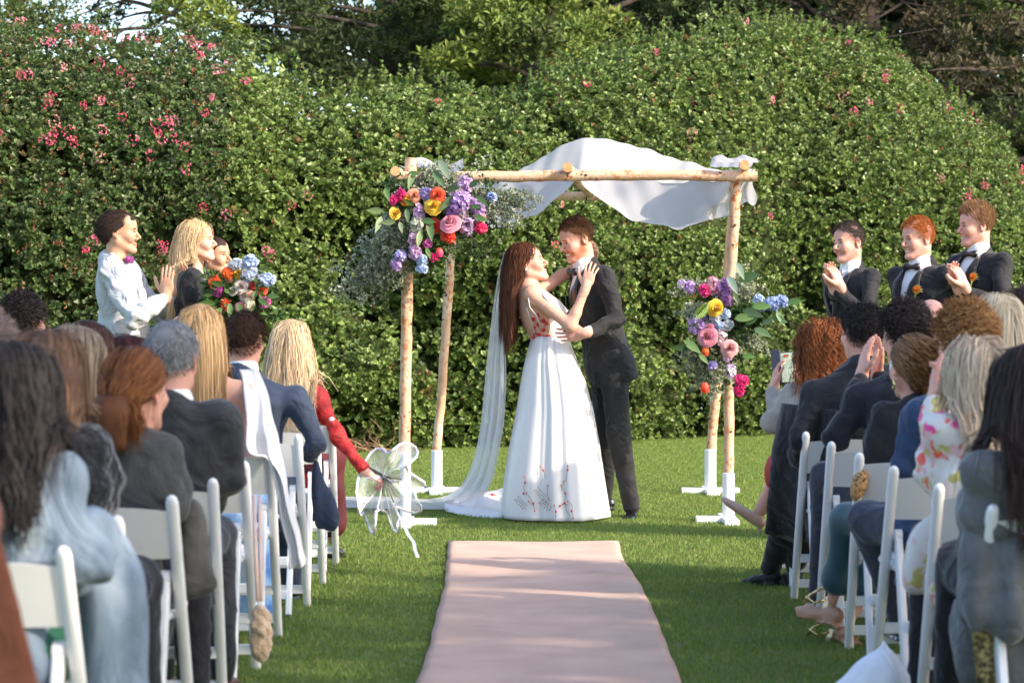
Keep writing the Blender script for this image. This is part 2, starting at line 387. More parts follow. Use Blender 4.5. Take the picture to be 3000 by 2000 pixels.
    def handsdf(s, F, k, wr, d, n, curl, spread):
        c = s.sc * (.92 if s.fem else 1.02); sg = 1 if k == 'R' else -1
        t = np.cross(n, d) * (1 if k == 'R' else -1) * -1           # towards the thumb
        M = np.stack([t, d, n], 1)
        F.ell(wr + d * .052 * c, A(.042, .054, .015) * c, M, .012 * c)
        F.cap(wr - d * .02 * c, wr + d * .02 * c, .025 * c, .024 * c, .02 * c)
        for i in range(4):
            q = .030 - .0195 * i; b = wr + d * (.088 - .004 * abs(i - 1.2)) * c + t * q * c; L = (.074, .082, .078, .062)[i] * c
            dd = nrm(d + t * (q * spread * 30)); rr = (.0088, .009, .0085, .0076)[i] * c
            cu = curl * (1 + .12 * i); dirv = rot_about(dd, np.cross(dd, n), cu * .7)
            F.cap(wr + d * .05 * c + t * q * .8 * c, b, rr * 1.05, rr * 1.08, .008 * c)
            for j, f in enumerate((.42, .32, .26)):
                e = b + dirv * L * f; F.cap(b, e, rr * (1 - .07 * j), rr * (.95 - .08 * j), .003 * c); b = e; dirv = rot_about(dirv, np.cross(dd, n), cu * (1.1, .8, 0)[j])
        b = wr + d * .025 * c + t * .028 * c + n * .004 * c; dirv = nrm(d * .75 + t * .75 + n * .15)
        for j, (L, r0, r1) in enumerate(((.042, .015, .0115), (.032, .0112, .0098), (.027, .0098, .0078))):
            e = b + dirv * L * c; F.cap(b, e, r0 * c, r1 * c, .006 * c); b = e; dirv = nrm(dirv + d * .45 + n * curl * .5)
        for i in range(4): s.paint.append((wr + d * .09 * c + t * (.03 - .02 * i) * c - n * .012 * c, .013 * c, lerp(s.skinc, A(.6, .16, .12), .5), .5))
        s.paint.append((wr + d * .17 * c, .05 * c, lerp(s.skinc, A(.7, .2, .15), .5), .35))
    def build_skin(s, smile=0, beard=0, bare=(), vh=.0045, vha=.0036, vb=.013, ad=.0, face=True, extra=None, feet=False):
        F = SDF(); c = s.sc
        s.headsdf(F, smile, beard)
        T = s.T; g = 1.0 if 'torso' in bare else .84
        wz = (.82 if s.fem else .95)
        F.loft(s.pel, s.M, A(-.1, 0, .25, .42, .62, .8, .92, 1.0) * T, A(.15, .165, .15 * wz, .125 * wz, .15 * wz, .15 * wz, .115, .05) * g * c, A(.11, .12, .1, .092 * wz, .112, .1, .07, .045) * g * c, None, A(0, 0, 0, .0, .01, .0, -.005, -.005) * c, .04)
        if s.fem: 
            for x in (-1, 1): F.ell(s.pel + s.M @ A(x * .065 * c, .085 * c, .68 * T), .052 * c * g, None, .05)
        for k in 'RL':
            d = s.side[k]; b = 'arms' in bare; q = 1.0 if b else .72; fe = .84 if s.fem else 1
            F.cap(s.neck - s.u * (.015 if b else .065) * c, d['sh'] - s.u * (0 if b else .01), .05 * c * q, .056 * c * q * fe, .05 * c)
            if d['el'] is None: continue
            F.cap(d['sh'], d['el'], .05 * c * q * fe, .037 * c * q, .03 * c); F.cap(d['el'], lerp(d['el'], d['wr'], .35), .037 * c * q, .039 * c * q * fe, .02 * c)
            F.cap(lerp(d['el'], d['wr'], .35), d['wr'], .039 * c * q * fe, .026 * c * (.95 if s.fem else 1), .02 * c)
            l = s.leg[k]
        for k in 'RL':
            l = s.leg[k]
            if l['kn'] is None: continue
            q = 1.0 if 'legs' in bare else .82
            F.cap(l['hip'], l['kn'], .082 * c * q, .052 * c * q, .03 * c); F.cap(l['kn'], lerp(l['kn'], l['an'], .35), .05 * c * q, .052 * c * q, .02 * c)
            F.cap(lerp(l['kn'], l['an'], .35), l['an'], .052 * c * q, .034 * c * q, .02 * c)
            
            if feet: F.cap(l['an'], l['an'] + l['toe'] * .1 * c - A(0, 0, .04) * c, .03 * c, .022 * c, .02 * c); F.cap(l['an'] - l['toe'] * .03 * c - A(0, 0, .03) * c, l['an'] + l['toe'] * .15 * c - A(0, 0, .055) * c, .024 * c, .018 * c, .02 * c)
        if extra: extra(F)
        regs = []
        hb = (s.head - .155 * c, s.head + .155 * c); regs.append([hb[0], hb[1], vh])
        for h in s.hands:
            s.handsdf(F, *h); ctr = h[1] + h[2] * .085 * c; regs.append([ctr - .135 * c, ctr + .135 * c, vha])
        if len(regs) == 3 and (regs[1][0] < regs[2][1]).all() and (regs[2][0] < regs[1][1]).all():
            regs = [regs[0], [np.minimum(regs[1][0], regs[2][0]), np.maximum(regs[1][1], regs[2][1]), vha]]
        if len(regs) > 1 and any((regs[0][0] < r[1]).all() and (r[0] < regs[0][1]).all() for r in regs[1:]):
            rr = [r for r in regs]; regs = [[np.min([r[0] for r in rr], 0), np.max([r[1] for r in rr], 0), vh]]
        VV, TT, QQ, n = [], [], [], 0
        sh = 1.6 * vb
        P_ = [F.poly(r[2], lo=r[0], hi=r[1], adapt=ad) for r in regs] + [F.poly(vb, excl=[(r[0] + sh, r[1] - sh) for r in regs], adapt=.1)]
        for V, T_, Q_ in P_:
            VV.append(relaxv(V, T_, Q_, 1)); TT.append(T_ + n if len(T_) else T_.reshape(0, 3)); QQ.append(Q_ + n if len(Q_) else Q_.reshape(0, 4)); n += len(V)
        V = np.concatenate(VV); C = np.tile(s.skinc, (len(V), 1)); C *= (1 + .06 * sn(V[:, 0], V[:, 1], V[:, 2], 40))[:, None]
        for q in s.paint:
            c0, r, colr, st = q; d = (V - c0)
            if np.ndim(r): d = (d @ s.HM) / r; dist = np.sqrt((d ** 2).sum(1)); wgt = 1 - smooth(.75, 1.15, dist)
            else: dist = np.sqrt((d ** 2).sum(1)) / r; wgt = 1 - smooth(.35, 1.2, dist)
            wgt = (wgt * st)[:, None]; C = C * (1 - wgt) + colr * wgt
        s.body = npmesh('body', V, [np.concatenate(TT), np.concatenate(QQ)], M_SKIN, s.t, C)
        return s
    # -------------------------------------------------- clothing
    def top(s, m, name='jacket', hem=.13, ease=1.0, vcut=None, cuff=.03, sleeves=True, amp=.006, vox=.011, flare=1.0, collar=True, sl=1.0, front=0, thighs=0, chest=1., colfn=None, shl=.05):
        F = SDF(); c = s.sc; T = s.T; e = ease * (.9 if s.fem else 1)
        rx = A(.205 * flare, .2 * flare, .178 if not s.fem else .15, .165 if not s.fem else .14, .192, .195, .155, .085) * c * e * A(1, 1, 1, 1, chest, chest, 1, 1)
        ry = A(.15 * flare, .15, .13, .122, .138, .125, .095, .07) * c * e
        F.loft(s.pel, s.M, [-hem, 0, .2 * T, .38 * T, .66 * T, .82 * T, .93 * T, 1.015 * T], rx, ry, None, A(0, 0, 0, 0, .008, 0, -.012, -.015) * c, .04 * c, pw=2.3)
        if s.fem:
            for x in (-1, 1): F.ell(s.pel + s.M @ A(x * .068 * c, .1 * c, .68 * T), .055 * c, None, .06)
        for k in 'RL':
            d = s.side[k]
            F.cap(s.neck - s.u * .03 * c + (d['sh'] - s.neck) * .25, d['sh'], .054 * c * e, shl * 1.06 * c * e, .05 * c)
            if sleeves and d['el'] is not None:
                F.cap(d['sh'], d['el'], shl * 1.12 * c * e, shl * .9 * c * e, .035 * c)
                w_ = d['wr'] - nrm(d['wr'] - d['el']) * cuff * c
                if sl < 1: w_ = lerp(d['el'], w_, max(0, sl * 2 - 1))
                F.cap(d['el'], w_, shl * .88 * c * e, shl * .72 * c * e, .02 * c)
        if thighs:
            for k in 'RL':
                l = s.leg[k]; F.cap(l['hip'], lerp(l['hip'], l['kn'], thighs), .105 * c * flare, .09 * c * flare, .06)
        if collar: F.cap(s.neck - s.u * .02 * c - s.f * .012 * c, s.neck + s.u * .012 * c - s.f * .02 * c, .078 * c, .07 * c, .02 * c)
        if vcut:
            zb, wt = vcut[0] * T, vcut[1] * c; O, M = s.pel, s.M
            def cut(x, y, z):
                q = [(x - O[0]) * M[0, i] + (y - O[1]) * M[1, i] + (z - O[2]) * M[2, i] for i in range(3)]
                wd = np.clip((q[2] - zb) / (T - zb), 0, 1.2) * wt
                return np.minimum(wd - np.abs(q[0] - (vcut[2] if len(vcut) > 2 else 0)), q[1] - .005)
            F.wedge(cut)
        els = [(s.side[k]['el'], .1) for k in 'RL' if s.side[k]['el'] is not None]; O, M = s.pel, s.M
        def disp(x, y, z):
            a = amp * sn(x, y, z * .6, 22) + amp * .45 * sn(x, y, z, 55, 3)
            for e_, rr in els:
                g = np.exp(-((x - e_[0]) ** 2 + (y - e_[1]) ** 2 + (z - e_[2]) ** 2) / (rr ** 2)); a = a + g * amp * 1.1 * np.sin(75 * (z * .8 + x * .6 + y * .3) + 3 * sn(x, y, z, 9))
            a = a + amp * 1.15 * (1 - 2 * np.abs(np.sin(16 * (z * .7 + x * .5 - y * .3) + 2.2 * sn(x, y, z, 7, 1)))) 
            return a
        o = F.build(name, m, s.t, vox, disp, colfn=colfn, adapt=.03); return o
    def shirt(s, m=None, vox=.012, cuffs=True, collar=True):
        F = SDF(); c = s.sc; T = s.T; m = m or M_WHITE_CLOTH
        F.loft(s.pel, s.M, [.15 * T, .38 * T, .66 * T, .82 * T, .93 * T, 1.0 * T], A(.14, .148, .17, .165, .13, .07) * c, A(.108, .11, .127, .114, .085, .06) * c, None, A(0, 0, .008, .0, -.005, -.01) * c, .03, pw=2.2)
        if collar: F.cap(s.neck - s.u * .03 * c, s.neck + s.u * .035 * c + s.f * .004, .074 * c, .066 * c, .02); F.cap(s.neck - s.u * .035 * c, s.side['L']['sh'], .05 * c, .03 * c, .03); F.cap(s.neck - s.u * .035 * c, s.side['R']['sh'], .05 * c, .03 * c, .03)
        o = F.build('shirt', m, s.t, vox)
        if collar:
            b = MB()
            for sg in (-1, 1):
                p = [s.neck + s.M @ (A(sg * a, f, u) * c) for a, f, u in ((.006, .072, .012), (.05, .05, .03), (.05, .058, -.005), (.02, .086, -.028))]
                b.add(p, [(0, 1, 2, 3)])
            q = b.build('collar_points', m, s.t, False); sm = q.modifiers.new('s', 'SOLIDIFY'); sm.thickness = .004
        if cuffs:
            F = SDF()
            for k in 'RL':
                d = s.side[k]
                if d['wr'] is None: continue
                n = nrm(d['wr'] - d['el']); F.cap(d['wr'] - n * .05 * c, d['wr'] - n * .012 * c, .032 * c, .031 * c, .002)
            if F.p: F.build('shirt_cuff', m, s.t, .006)
    def surf(s, x, z, off=.0, ease=1.0):              # a point on the front of the jacket
        T, c = s.T, s.sc; zs = A(-.13, 0, .2 * T, .38 * T, .66 * T, .82 * T, .93 * T, 1.015 * T)
        rx = np.interp(z, zs, A(.205, .2, .178, .165, .192, .195, .155, .085) * c * ease); ry = np.interp(z, zs, A(.15, .15, .13, .122, .138, .125, .095, .07) * c * ease)
        cy = np.interp(z, zs, A(0, 0, 0, 0, .008, 0, -.012, -.015) * c)
        y = cy + ry * max(0, 1 - min(1, abs(x / rx)) ** 2.3) ** (1 / 2.3)
        return s.pel + s.M @ A(x, y + off, z)
    def lapels(s, m=None, zb=.3, wt=.07, wid=.055, peak=1):
        c, T = s.sc, s.T; m = m or M_SATIN
        for sg in (-1, 1):
            b = MB(); V = []; n = 14
            for i in range(n):
                t = i / (n - 1); z = lerp(zb * T, .97 * T, t); xi = t * wt * c - .004; wd_ = wid * c * (smooth(0, .62, t) if t < .72 else 1 - .75 * (t - .72) / .28) * (1.15 if .6 < t < .73 and peak else 1) + .008
                for j in range(4): V.append(s.surf(sg * (xi + wd_ * j / 3), z, .011 + .004 * (j < 2)))
            b.grid(V, n, 4); o = b.build('lapel', m, s.t); sm = o.modifiers.new('s', 'SOLIDIFY'); sm.thickness = .005; sm.offset = 0
    def bowtie(s, m=None, off=(0, .082, .0)):
        c = s.sc; F = SDF(); M = s.M; O = s.neck + M @ (A(*off) * c)
        for sg in (-1, 1):
            F.cap(O, O + M @ A(sg * .045, -.006, 0) * c, .011 * c, .0235 * c, .004)
        F.ell(O + M[:, 1] * .006, A(.013, .013, .013) * c, M, .002)
        cut = O + M[:, 1] * 0
        F.wedge(lambda x, y, z: np.abs((x - O[0]) * M[0, 1] + (y - O[1]) * M[1, 1] + (z - O[2]) * M[2, 1]) - .012 * c)
        return F.build('bow_tie', m or M_SATIN, s.t, .0035)
    def trousers(s, m, vox=.016, flare=1.0, amp=.005, name='trousers', hem=.0):
        F = SDF(); c = s.sc
        F.ell(s.pel - s.u * .02, A(.17, .125, .13) * c, s.M, .05)
        for k in 'RL':
            l = s.leg[k]; F.cap(l['hip'], l['kn'], .09 * c, .066 * c * flare, .04 * c); F.cap(l['kn'], l['an'] + nrm(l['kn'] - l['an']) * hem, .069 * c * flare, .052 * c * flare, .03 * c)
        return F.build(name, m, s.t, vox, adapt=.06, disp=lambda x, y, z: amp * sn(x, y, z * .5, 20) + amp * .5 * np.sin(60 * z + 4 * sn(x, y, z, 6)))
    def shoes(s, m, heel=0, k_='RL', vox=.009):
        for k in k_:
            l = s.leg[k]; c = s.sc; F = SDF(); t = l['toe']; dn = A(0, 0, -1.0); dn = nrm(dn - (dn @ t) * t * .98) if abs(t[2]) > .1 else dn
            a = l['an'] + dn * .045 * c
            M = frame(t, -dn)
            F.ell(a - t * .01 * c, A(.034, .05, .036) * c, M, .02); F.ell(a + t * .08 * c + dn * .012 * c, A(.044, .075, .026) * c, M, .03); F.ell(a + t * .15 * c + dn * .018 * c, A(.034, .05, .018) * c, M, .02)
            if heel: F.cap(a - t * .045 * c + dn * .0, a - t * .055 * c + dn * heel, .016, .008, .01)
            else: F.box(a + t * .06 * c + dn * .038 * c, A(.04, .115, .006) * c, M, .005, .004)
            F.build('shoe', m, s.t, vox, adapt=.1)
    # -------------------------------------------------- hair
    def hair(s, c1, c2, style='short', n=1100, width=.0045, vols=(), curl=0., length=.035, comb=(0, .2, 0), wave=0., seg=6, shell=None, ff=(.012, 1.0, .0, .074), low=-.055, thick=.012, mess=.25, tipc=None, ymax=None, fine=False, back=0., gather=None, cap=True, sel=None, kcut=None):
        shell = shell or (1.04 if style == 'long' else .985)
        c = s.sc; n = int(n * (1.8 if fine else 1.45)); width = width * (.6 if fine else .48); seg = seg if fine else min(seg, 7); c1 = A(*c1); c2 = A(*c2); E = A(.078, .098, .091); Oc = A(0, -.014, .036)
        if cap:
            F = SDF(); F.ell(s.hl(*Oc), E * shell * c, s.HM, .01); F.ell(s.hl(0, .04, .05), A(.0615, .0505, .0555) * c * (shell ** .5), s.HM, .02 * c)
            O, M = s.head, s.HM
            def cut(x, y, z):
                q = [((x - O[0]) * M[0, i] + (y - O[1]) * M[1, i] + (z - O[2]) * M[2, i]) / c for i in range(3)]
                side = np.where(np.abs(q[0]) > .05, .012, 0)
                a = np.minimum(q[1] - (ff[0] + ff[1] * (q[2] - ff[2])) + side, ff[3] - q[2] + side * 0)
                return np.maximum(a, low - q[2] + np.maximum(q[1] + .03, 0) * .9) * c
            F.wedge(cut)
            F2 = SDF()
            for (a, b, ra, rb) in vols: F2.cap(s.hl(*a), s.hl(*b), ra * c, rb * c, .03 * c)
            fd = lambda x, y, z: .003 * sn(x, y, z * .3, 60, 2) + (.006 * sn(x, y, z, 45, 1) if curl else 0)
            parts = [F.poly(.0085, fd)]
            if vols: parts.append(F2.poly(.012, fd))
            VV, TT, QQ, k = [], [], [], 0
            for V, T_, Q_ in parts:
                V = relaxv(V, T_, Q_, 1); VV.append(V); TT.append(T_.reshape(-1, 3) + k); QQ.append(Q_.reshape(-1, 4) + k); k += len(V)
            HV = np.concatenate(VV); HT = np.concatenate(TT); HQ = np.concatenate(QQ)
            g = np.clip(.4 + .2 * sn(HV[:, 0], HV[:, 1], HV[:, 2] * .25, 70, 5), 0, 1)[:, None]; HC = (c1 * .75) * (1 - g) + lerp(c1, c2, .5) * g
        i = np.arange(n) + .5; ph = np.arccos(1 - 2 * i / n); th = PI * (1 + 5 ** .5) * i
        N_ = np.stack([np.cos(th) * np.sin(ph), np.sin(th) * np.sin(ph), np.cos(ph)], 1); R = Oc + N_ * E
        keep = ((R[:, 1] < ff[0] + ff[1] * (R[:, 2] - ff[2]) - np.where(np.abs(R[:, 0]) > .05, .012, 0)) | (R[:, 2] > ff[3])) & (R[:, 2] > low + np.maximum(R[:, 1] + .03, 0) * .9)
        if kcut is not None: keep &= kcut(R)
        R, N_ = R[keep], N_[keep]; m = len(R); rg = np.random.default_rng(int(abs(s.head[0]) * 1000) + 3)
        if sel: pass
        nn = N_ / E; nn /= np.linalg.norm(nn, axis=1)[:, None]
        up_l = s.HM.T @ A(0, 0, 1); g = -up_l
        long = style == 'long'
        L = length * (.8 + .4 * rg.random(m)); step = (L / (seg - 1))[:, None]
        cm = A(*comb)
        if long:
            part = np.sign(R[:, 0:1] + .012 * rg.normal(size=(m, 1)) * .3 + 1e-6)
            D = nn * .25 + np.concatenate([part * .9 * np.clip(R[:, 2:3] / .1, 0, 1), -.55 + 0 * part, -.5 + 0 * part], 1)
            D = D * (1 - back) + back * (nn * .3 + A(0, -1.0, -.25))
        else: D = nn * .32 + cm + mess * rg.normal(size=(m, 3)) * .4
        D /= np.linalg.norm(D, axis=1)[:, None]
        Pn = R.copy() + nn * .003; q = (Pn - A(0, .04, .05)) / A(.06, .048, .052); l = np.linalg.norm(q, axis=1)[:, None]; Pn = np.where(l < 1, A(0, .04, .05) + q / np.maximum(l, .05) * A(.06, .048, .052), Pn); pts = [Pn.copy()]; th_ = thick * rg.random((m, 1))
        shR, shL = [s.HM.T @ (s.side[k]['sh'] - s.head) / c for k in 'RL']; nk = s.HM.T @ (s.neck - s.head) / c; pl = s.HM.T @ (s.pel - s.head) / c
        ga = None if gather is None else A(*gather)
        n_mult = 1
        for j in range(1, seg):
            if long:
                t = j / (seg - 1)
                if ga is not None and j < seg * .6:
                    tgt = ga - Pn; tgt /= np.linalg.norm(tgt, axis=1)[:, None]; D = D * .45 + tgt * .55
                else: D = D * .45 + g * .55 + .05 * rg.normal(size=(m, 3)) * mess
            else: D = D + cm * .35 + mess * .25 * rg.normal(size=(m, 3))
            D /= np.linalg.norm(D, axis=1)[:, None]; Pn = Pn + D * step
            q = (Pn - Oc) / (E * 1.02); l = np.linalg.norm(q, axis=1)[:, None]; lim = (1.0 if long else .96) + th_ / .09
            Pn = np.where(l < lim, Oc + q / l * lim * E * 1.02, Pn)
            q = (Pn - A(0, .04, .05)) / A(.06, .048, .052); l = np.linalg.norm(q, axis=1)[:, None]; Pn = np.where(l < lim, A(0, .04, .05) + q / np.maximum(l, .05) * lim * A(.06, .048, .052), Pn)
            if long:
                def pushcap(Pn, a, b, r):
                    v = b - a; t_ = np.clip(((Pn - a) @ v) / (v @ v), 0, 1)[:, None]; cpt = a + t_ * v; dl = Pn - cpt; ll = np.linalg.norm(dl, axis=1)[:, None] + 1e-6; rr = r + th_ * 1.5
                    return np.where(ll < rr, cpt + dl / ll * rr, Pn)
                Pn = pushcap(Pn, A(0, -.02, -.03), nk, .062); Pn = pushcap(Pn, shR, shL, .085)
                Pn = pushcap(Pn, nk + (pl - nk) * .15, nk + (pl - nk) * .8, .135)
            if ymax is not None and j > 2: Pn[:, 1] = np.minimum(Pn[:, 1], ymax - .05 * j / seg)
            pts.append(Pn.copy())
        Pt = np.stack(pts, 1)
        if curl or wave:
            a = np.linspace(0, 1, seg)[None, :] ; f0 = rg.random((m, 1)) * 6.28; fr = ((20 if long else 7) + 5 * rg.random((m, 1))) if curl else (9 + 3 * rg.random((m, 1))) * length / .3
            amp = (curl + wave * np.minimum(a * 2, 1)); s1 = np.sin(a * fr + f0) * amp; s2 = np.cos(a * fr + f0 * 1.3) * amp
            Pt = Pt + nn[:, None, :] * (s1[..., None] * .7 + (abs(curl) * .5)) + np.cross(nn, A(0, 0, 1.0))[:, None, :] * s2[..., None]
        W = s.head + (Pt.reshape(-1, 3) * c) @ s.HM.T; W = W.reshape(m, seg, 3)
        Tn = np.gradient(W, axis=1); Tn /= np.linalg.norm(Tn, axis=2)[..., None] + 1e-9; nw = nn @ s.HM.T
        ctr = s.head + A(0, 0, 0); out = W - (s.head if not long else (s.head * .5 + s.neck * .5)); out = out * .5 + nw[:, None, :] * .1; out /= np.linalg.norm(out, axis=2)[..., None]
        S = np.cross(Tn, out); S += .35 * rg.normal(size=(m, 1, 3)); S /= np.linalg.norm(S, axis=2)[..., None] + 1e-9
        wd = width * c * (.7 + .6 * rg.random((m, 1))) * np.array([1] * (seg - 1) + [.35])[None, :]
        V = np.stack([W - S * wd[..., None] / 2, W + S * wd[..., None] / 2], 2).reshape(-1, 3)
        b = (np.arange(m)[:, None] * seg + np.arange(seg - 1)[None, :]).ravel() * 2
        Q = np.stack([b, b + 1, b + 3, b + 2], 1)
        mix = np.clip(rg.normal(.5, .35, (m, 1, 1)), 0, 1); tp = np.linspace(0, 1, seg)[None, :, None] * (.35 if tipc is not None else 0)
        Cc = (c1 * (1 - mix) + c2 * mix) * np.ones((m, seg, 3)); 
        if tipc is not None: Cc = Cc * (1 - tp) + A(*tipc) * tp
        Cc = np.repeat(Cc.reshape(-1, 3), 2, axis=0)
        if cap:
            V = np.concatenate([HV, V]); Cc = np.concatenate([HC, Cc]); Q = np.concatenate([HQ, Q + len(HV)]); F_ = [HT, Q]
        else: F_ = [Q]
        return npmesh('hair', V, F_, M_HAIR, s.t, Cc)
# ------------------------------------------------------------------ ground and lawn
def lawnz(x, y): return 0.0
M_LAWN = mat('lawn_soil', ramp=[(.3, (.07, .115, .025)), (.55, (.09, .145, .03)), (.75, (.12, .165, .04))], rscale=1.4, rough=.95, bump=.5, bscale=90, bdist=.01)
b = MB(); b.add([(-600, -60, 0), (600, -60, 0), (600, 1500, 0), (-600, 1500, 0)], [(0, 1, 2, 3)])
tag(b.build('lawn', M_LAWN, None, False), kind='structure')
M_GRASS = mat('grass_blades', vc=True, rough=.5, spec=.3, transl=.3)
def grass_patch(S=.8, n=4000, h=.02):
    rg = np.random.default_rng(3); x = rg.random(n) * S; y = rg.random(n) * S; a = rg.random(n) * 6.28; H = h * (.5 + .7 * rg.random(n)); w = .0016 + .0014 * rg.random(n)
    lx, ly = rg.normal(0, .35, n) * H, rg.normal(0, .35, n) * H; dx, dy = np.cos(a) * w, np.sin(a) * w; z = np.zeros(n)
    V = np.stack([np.stack([x - dx, y - dy, z - .002], 1), np.stack([x + dx, y + dy, z - .002], 1), np.stack([x + lx * .4 + dx * .7, y + ly * .4 + dy * .7, H * .6], 1), np.stack([x + lx * .4 - dx * .7, y + ly * .4 - dy * .7, H * .6], 1), np.stack([x + lx, y + ly, H], 1)], 1)
    C = np.zeros((n, 5, 3)); t = rg.random((n, 1, 1)); C[:] = A(.15, .225, .045) * (1 - t) + A(.2, .275, .06) * t
    dry = rg.random(n) < .07; C[dry] = A(.30, .27, .11)
    k = np.arange(n)[:, None] * 5
    return V.reshape(-1, 3), [np.concatenate([k, k + 1, k + 2, k + 3], 1), np.concatenate([k + 3, k + 2, k + 4], 1)], C.reshape(-1, 3)
gv, gf, gc = grass_patch()
grass = npmesh('grass', gv, gf, M_GRASS, None, gc, smooth_=False)
tag(grass, 'short mown green grass blades covering the lawn', 'grass', kind='stuff')
ng = bpy.data.node_groups.new('grass_spread', 'GeometryNodeTree'); ng.interface.new_socket('Geometry', in_out='INPUT', socket_type='NodeSocketGeometry'); ng.interface.new_socket('Geometry', in_out='OUTPUT', socket_type='NodeSocketGeometry')
gi, go = ng.nodes.new('NodeGroupInput'), ng.nodes.new('NodeGroupOutput'); gr = ng.nodes.new('GeometryNodeMeshGrid'); ip = ng.nodes.new('GeometryNodeInstanceOnPoints')
NX, NY = 22, 30
gr.inputs['Size X'].default_value = (NX - 1) * .78; gr.inputs['Size Y'].default_value = (NY - 1) * .78; gr.inputs['Vertices X'].default_value = NX; gr.inputs['Vertices Y'].default_value = NY
tf = ng.nodes.new('GeometryNodeTransform'); tf.inputs['Translation'].default_value = (-.3, 5.6 + (NY - 1) * .39, 0)
rv = ng.nodes.new('FunctionNodeRandomValue'); rv.data_type = 'INT'; rv.inputs['Min'].default_value = 0; rv.inputs['Max'].default_value = 3
mm = ng.nodes.new('ShaderNodeMath'); mm.operation = 'MULTIPLY'; mm.inputs[1].default_value = PI / 2
cx = ng.nodes.new('ShaderNodeCombineXYZ'); gt = ng.nodes.new('GeometryNodeTransform'); gt.inputs['Translation'].default_value = (-.4, -.4, 0)
l = ng.links.new
l(gi.outputs[0], gt.inputs[0]); l(gt.outputs[0], ip.inputs['Instance']); l(gr.outputs[0], tf.inputs[0]); l(tf.outputs[0], ip.inputs['Points'])
l([s_ for s_ in rv.outputs if s_.enabled][0] if [s_ for s_ in rv.outputs if s_.enabled] else rv.outputs[2], mm.inputs[0]); l(mm.outputs[0], cx.inputs[2]); l(cx.outputs[0], ip.inputs['Rotation']); l(ip.outputs[0], go.inputs[0])
gm = grass.modifiers.new('spread', 'NODES'); gm.node_group = ng
# ------------------------------------------------------------------ aisle runner
M_RUN = mat('jute_runner', ramp=[(.3, (.48, .31, .235)), (.6, (.56, .37, .285)), (.8, (.6, .42, .335))], rscale=3.5, rough=.95, bump=.9, bscale=260, bdist=.004, sheen=.1)
DD = 3000 / 2352
Ls = [PG(x * DD, y * DD) for x, y in ((1030, 1250), (1027, 1290), (1022, 1350), (1003, 1420), (985, 1500), (962, 1568), (930, 1640), (850, 1800))]
Rs = [PG(x * DD, y * DD) for x, y in ((1420, 1248), (1430, 1290), (1470, 1350), (1500, 1410), (1530, 1490), (1562, 1568), (1590, 1640), (1660, 1800))]
ys = np.linspace(Ls[-1][1], Ls[0][1], 90); la = np.interp(ys, [p[1] for p in Ls][::-1], [p[0] for p in Ls][::-1]); ra = np.interp(ys, [p[1] for p in Rs][::-1], [p[0] for p in Rs][::-1])
V = []; nv = 30
for i, y in enumerate(ys):
    for j in range(nv):
        u = j / (nv - 1); x = la[i] * (1 - u) + ra[i] * u + .002 * math.sin(y * 9); z = .018 + .0022 * math.sin(y * 5.1 + 1.5 * u) * math.sin(y * 1.7 + 2) + .0015 * math.sin(y * 13 + u * 5) + .003 * math.sin(u * 9 + y * 3)
        yy = y + (.03 * math.sin(u * 7 + 1) if i > 86 else 0)
        if j in (0, nv - 1) or i in (0, 89): z = .012
        V.append((x, yy, z))
b = MB(); b.grid(V, 90, nv); o = b.build('aisle_runner', M_RUN); sm = o.modifiers.new('s', 'SOLIDIFY'); sm.thickness = .008; sm.offset = -1
tag(o, 'dusty pink woven fabric runner laid along the aisle on the grass', 'runner')
# ------------------------------------------------------------------ hedge
SIL = [(-400, 20), (0, 38), (85, 55), (170, 72), (255, 64), (340, 106), (446, 92), (531, 88), (595, 88), (680, 123), (723, 161), (808, 190), (871, 214), (914, 222), (978, 200), (1040, 200), (1106, 172), (1238, 166), (1272, 215), (1361, 197), (1425, 218), (1531, 190), (1616, 130), (1723, 115), (1871, 100), (2000, 85), (2106, 52), (2212, 40), (2340, 52), (2425, 80), (2574, 106), (2659, 165), (2765, 245), (2825, 275), (2842, 330), (2935, 378), (2978, 478), (3000, 500), (3100, 640), (3400, 900)]
BASE = [(-600, 22.6), (0, 23.0), (700, 24.0), (1020, 24.6), (1500, 24.9), (2000, 26.6), (2300, 28.0), (3000, 29.5), (3500, 30)]
sx = A([p[0] for p in SIL]); sy = A([p[1] for p in SIL]); bx_ = A([p[0] for p in BASE]); by_ = A([p[1] for p in BASE])
rgh = np.random.default_rng(11)
_cx = rgh.uniform(-8, 8, 150); _cz = rgh.uniform(0, 6, 150); _cr = rgh.uniform(.5, 1.15, 150)
def bulge(X, Z):
    o = np.zeros_like(X)
    for a, b_, r in zip(_cx, _cz, _cr):
        d2 = ((X - a) ** 2 + (Z - b_) ** 2) / r ** 2; o = np.maximum(o, r * .85 * np.sqrt(np.clip(1 - d2, 0, 1)))
    return o
def hedge_pt(u, s):
    """u: bearing (photo column), s: 0 at the grass, 1 at the crest; gives the point and its outward normal"""
    base = np.interp(u, bx_, by_); dtop = base + 2.6; zt = CAM_H + (HOR - np.interp(u, sx, sy)) * dtop / FPX - .36
    zt = zt + np.interp(u, [0, 700, 900, 1500, 1900, 3000], [.24, .22, .02, .04, .2, .24]); z = zt * np.sin(s * PI / 2) ** .86; y = base + 2.6 * (1 - np.cos(s * PI / 2)) ** 1.15
    X = (u - 1500) * y / FPX; bl = bulge(X, z) * (1 - .85 * s ** 2) + .1 * sn(X, z, 0 * X, 3.2, 2)
    under = np.clip((.3 - z) / .3, 0, 1) * .35
    return X, y - bl * np.clip(.35 + z, 0, 1) + .08 + under * .4, z
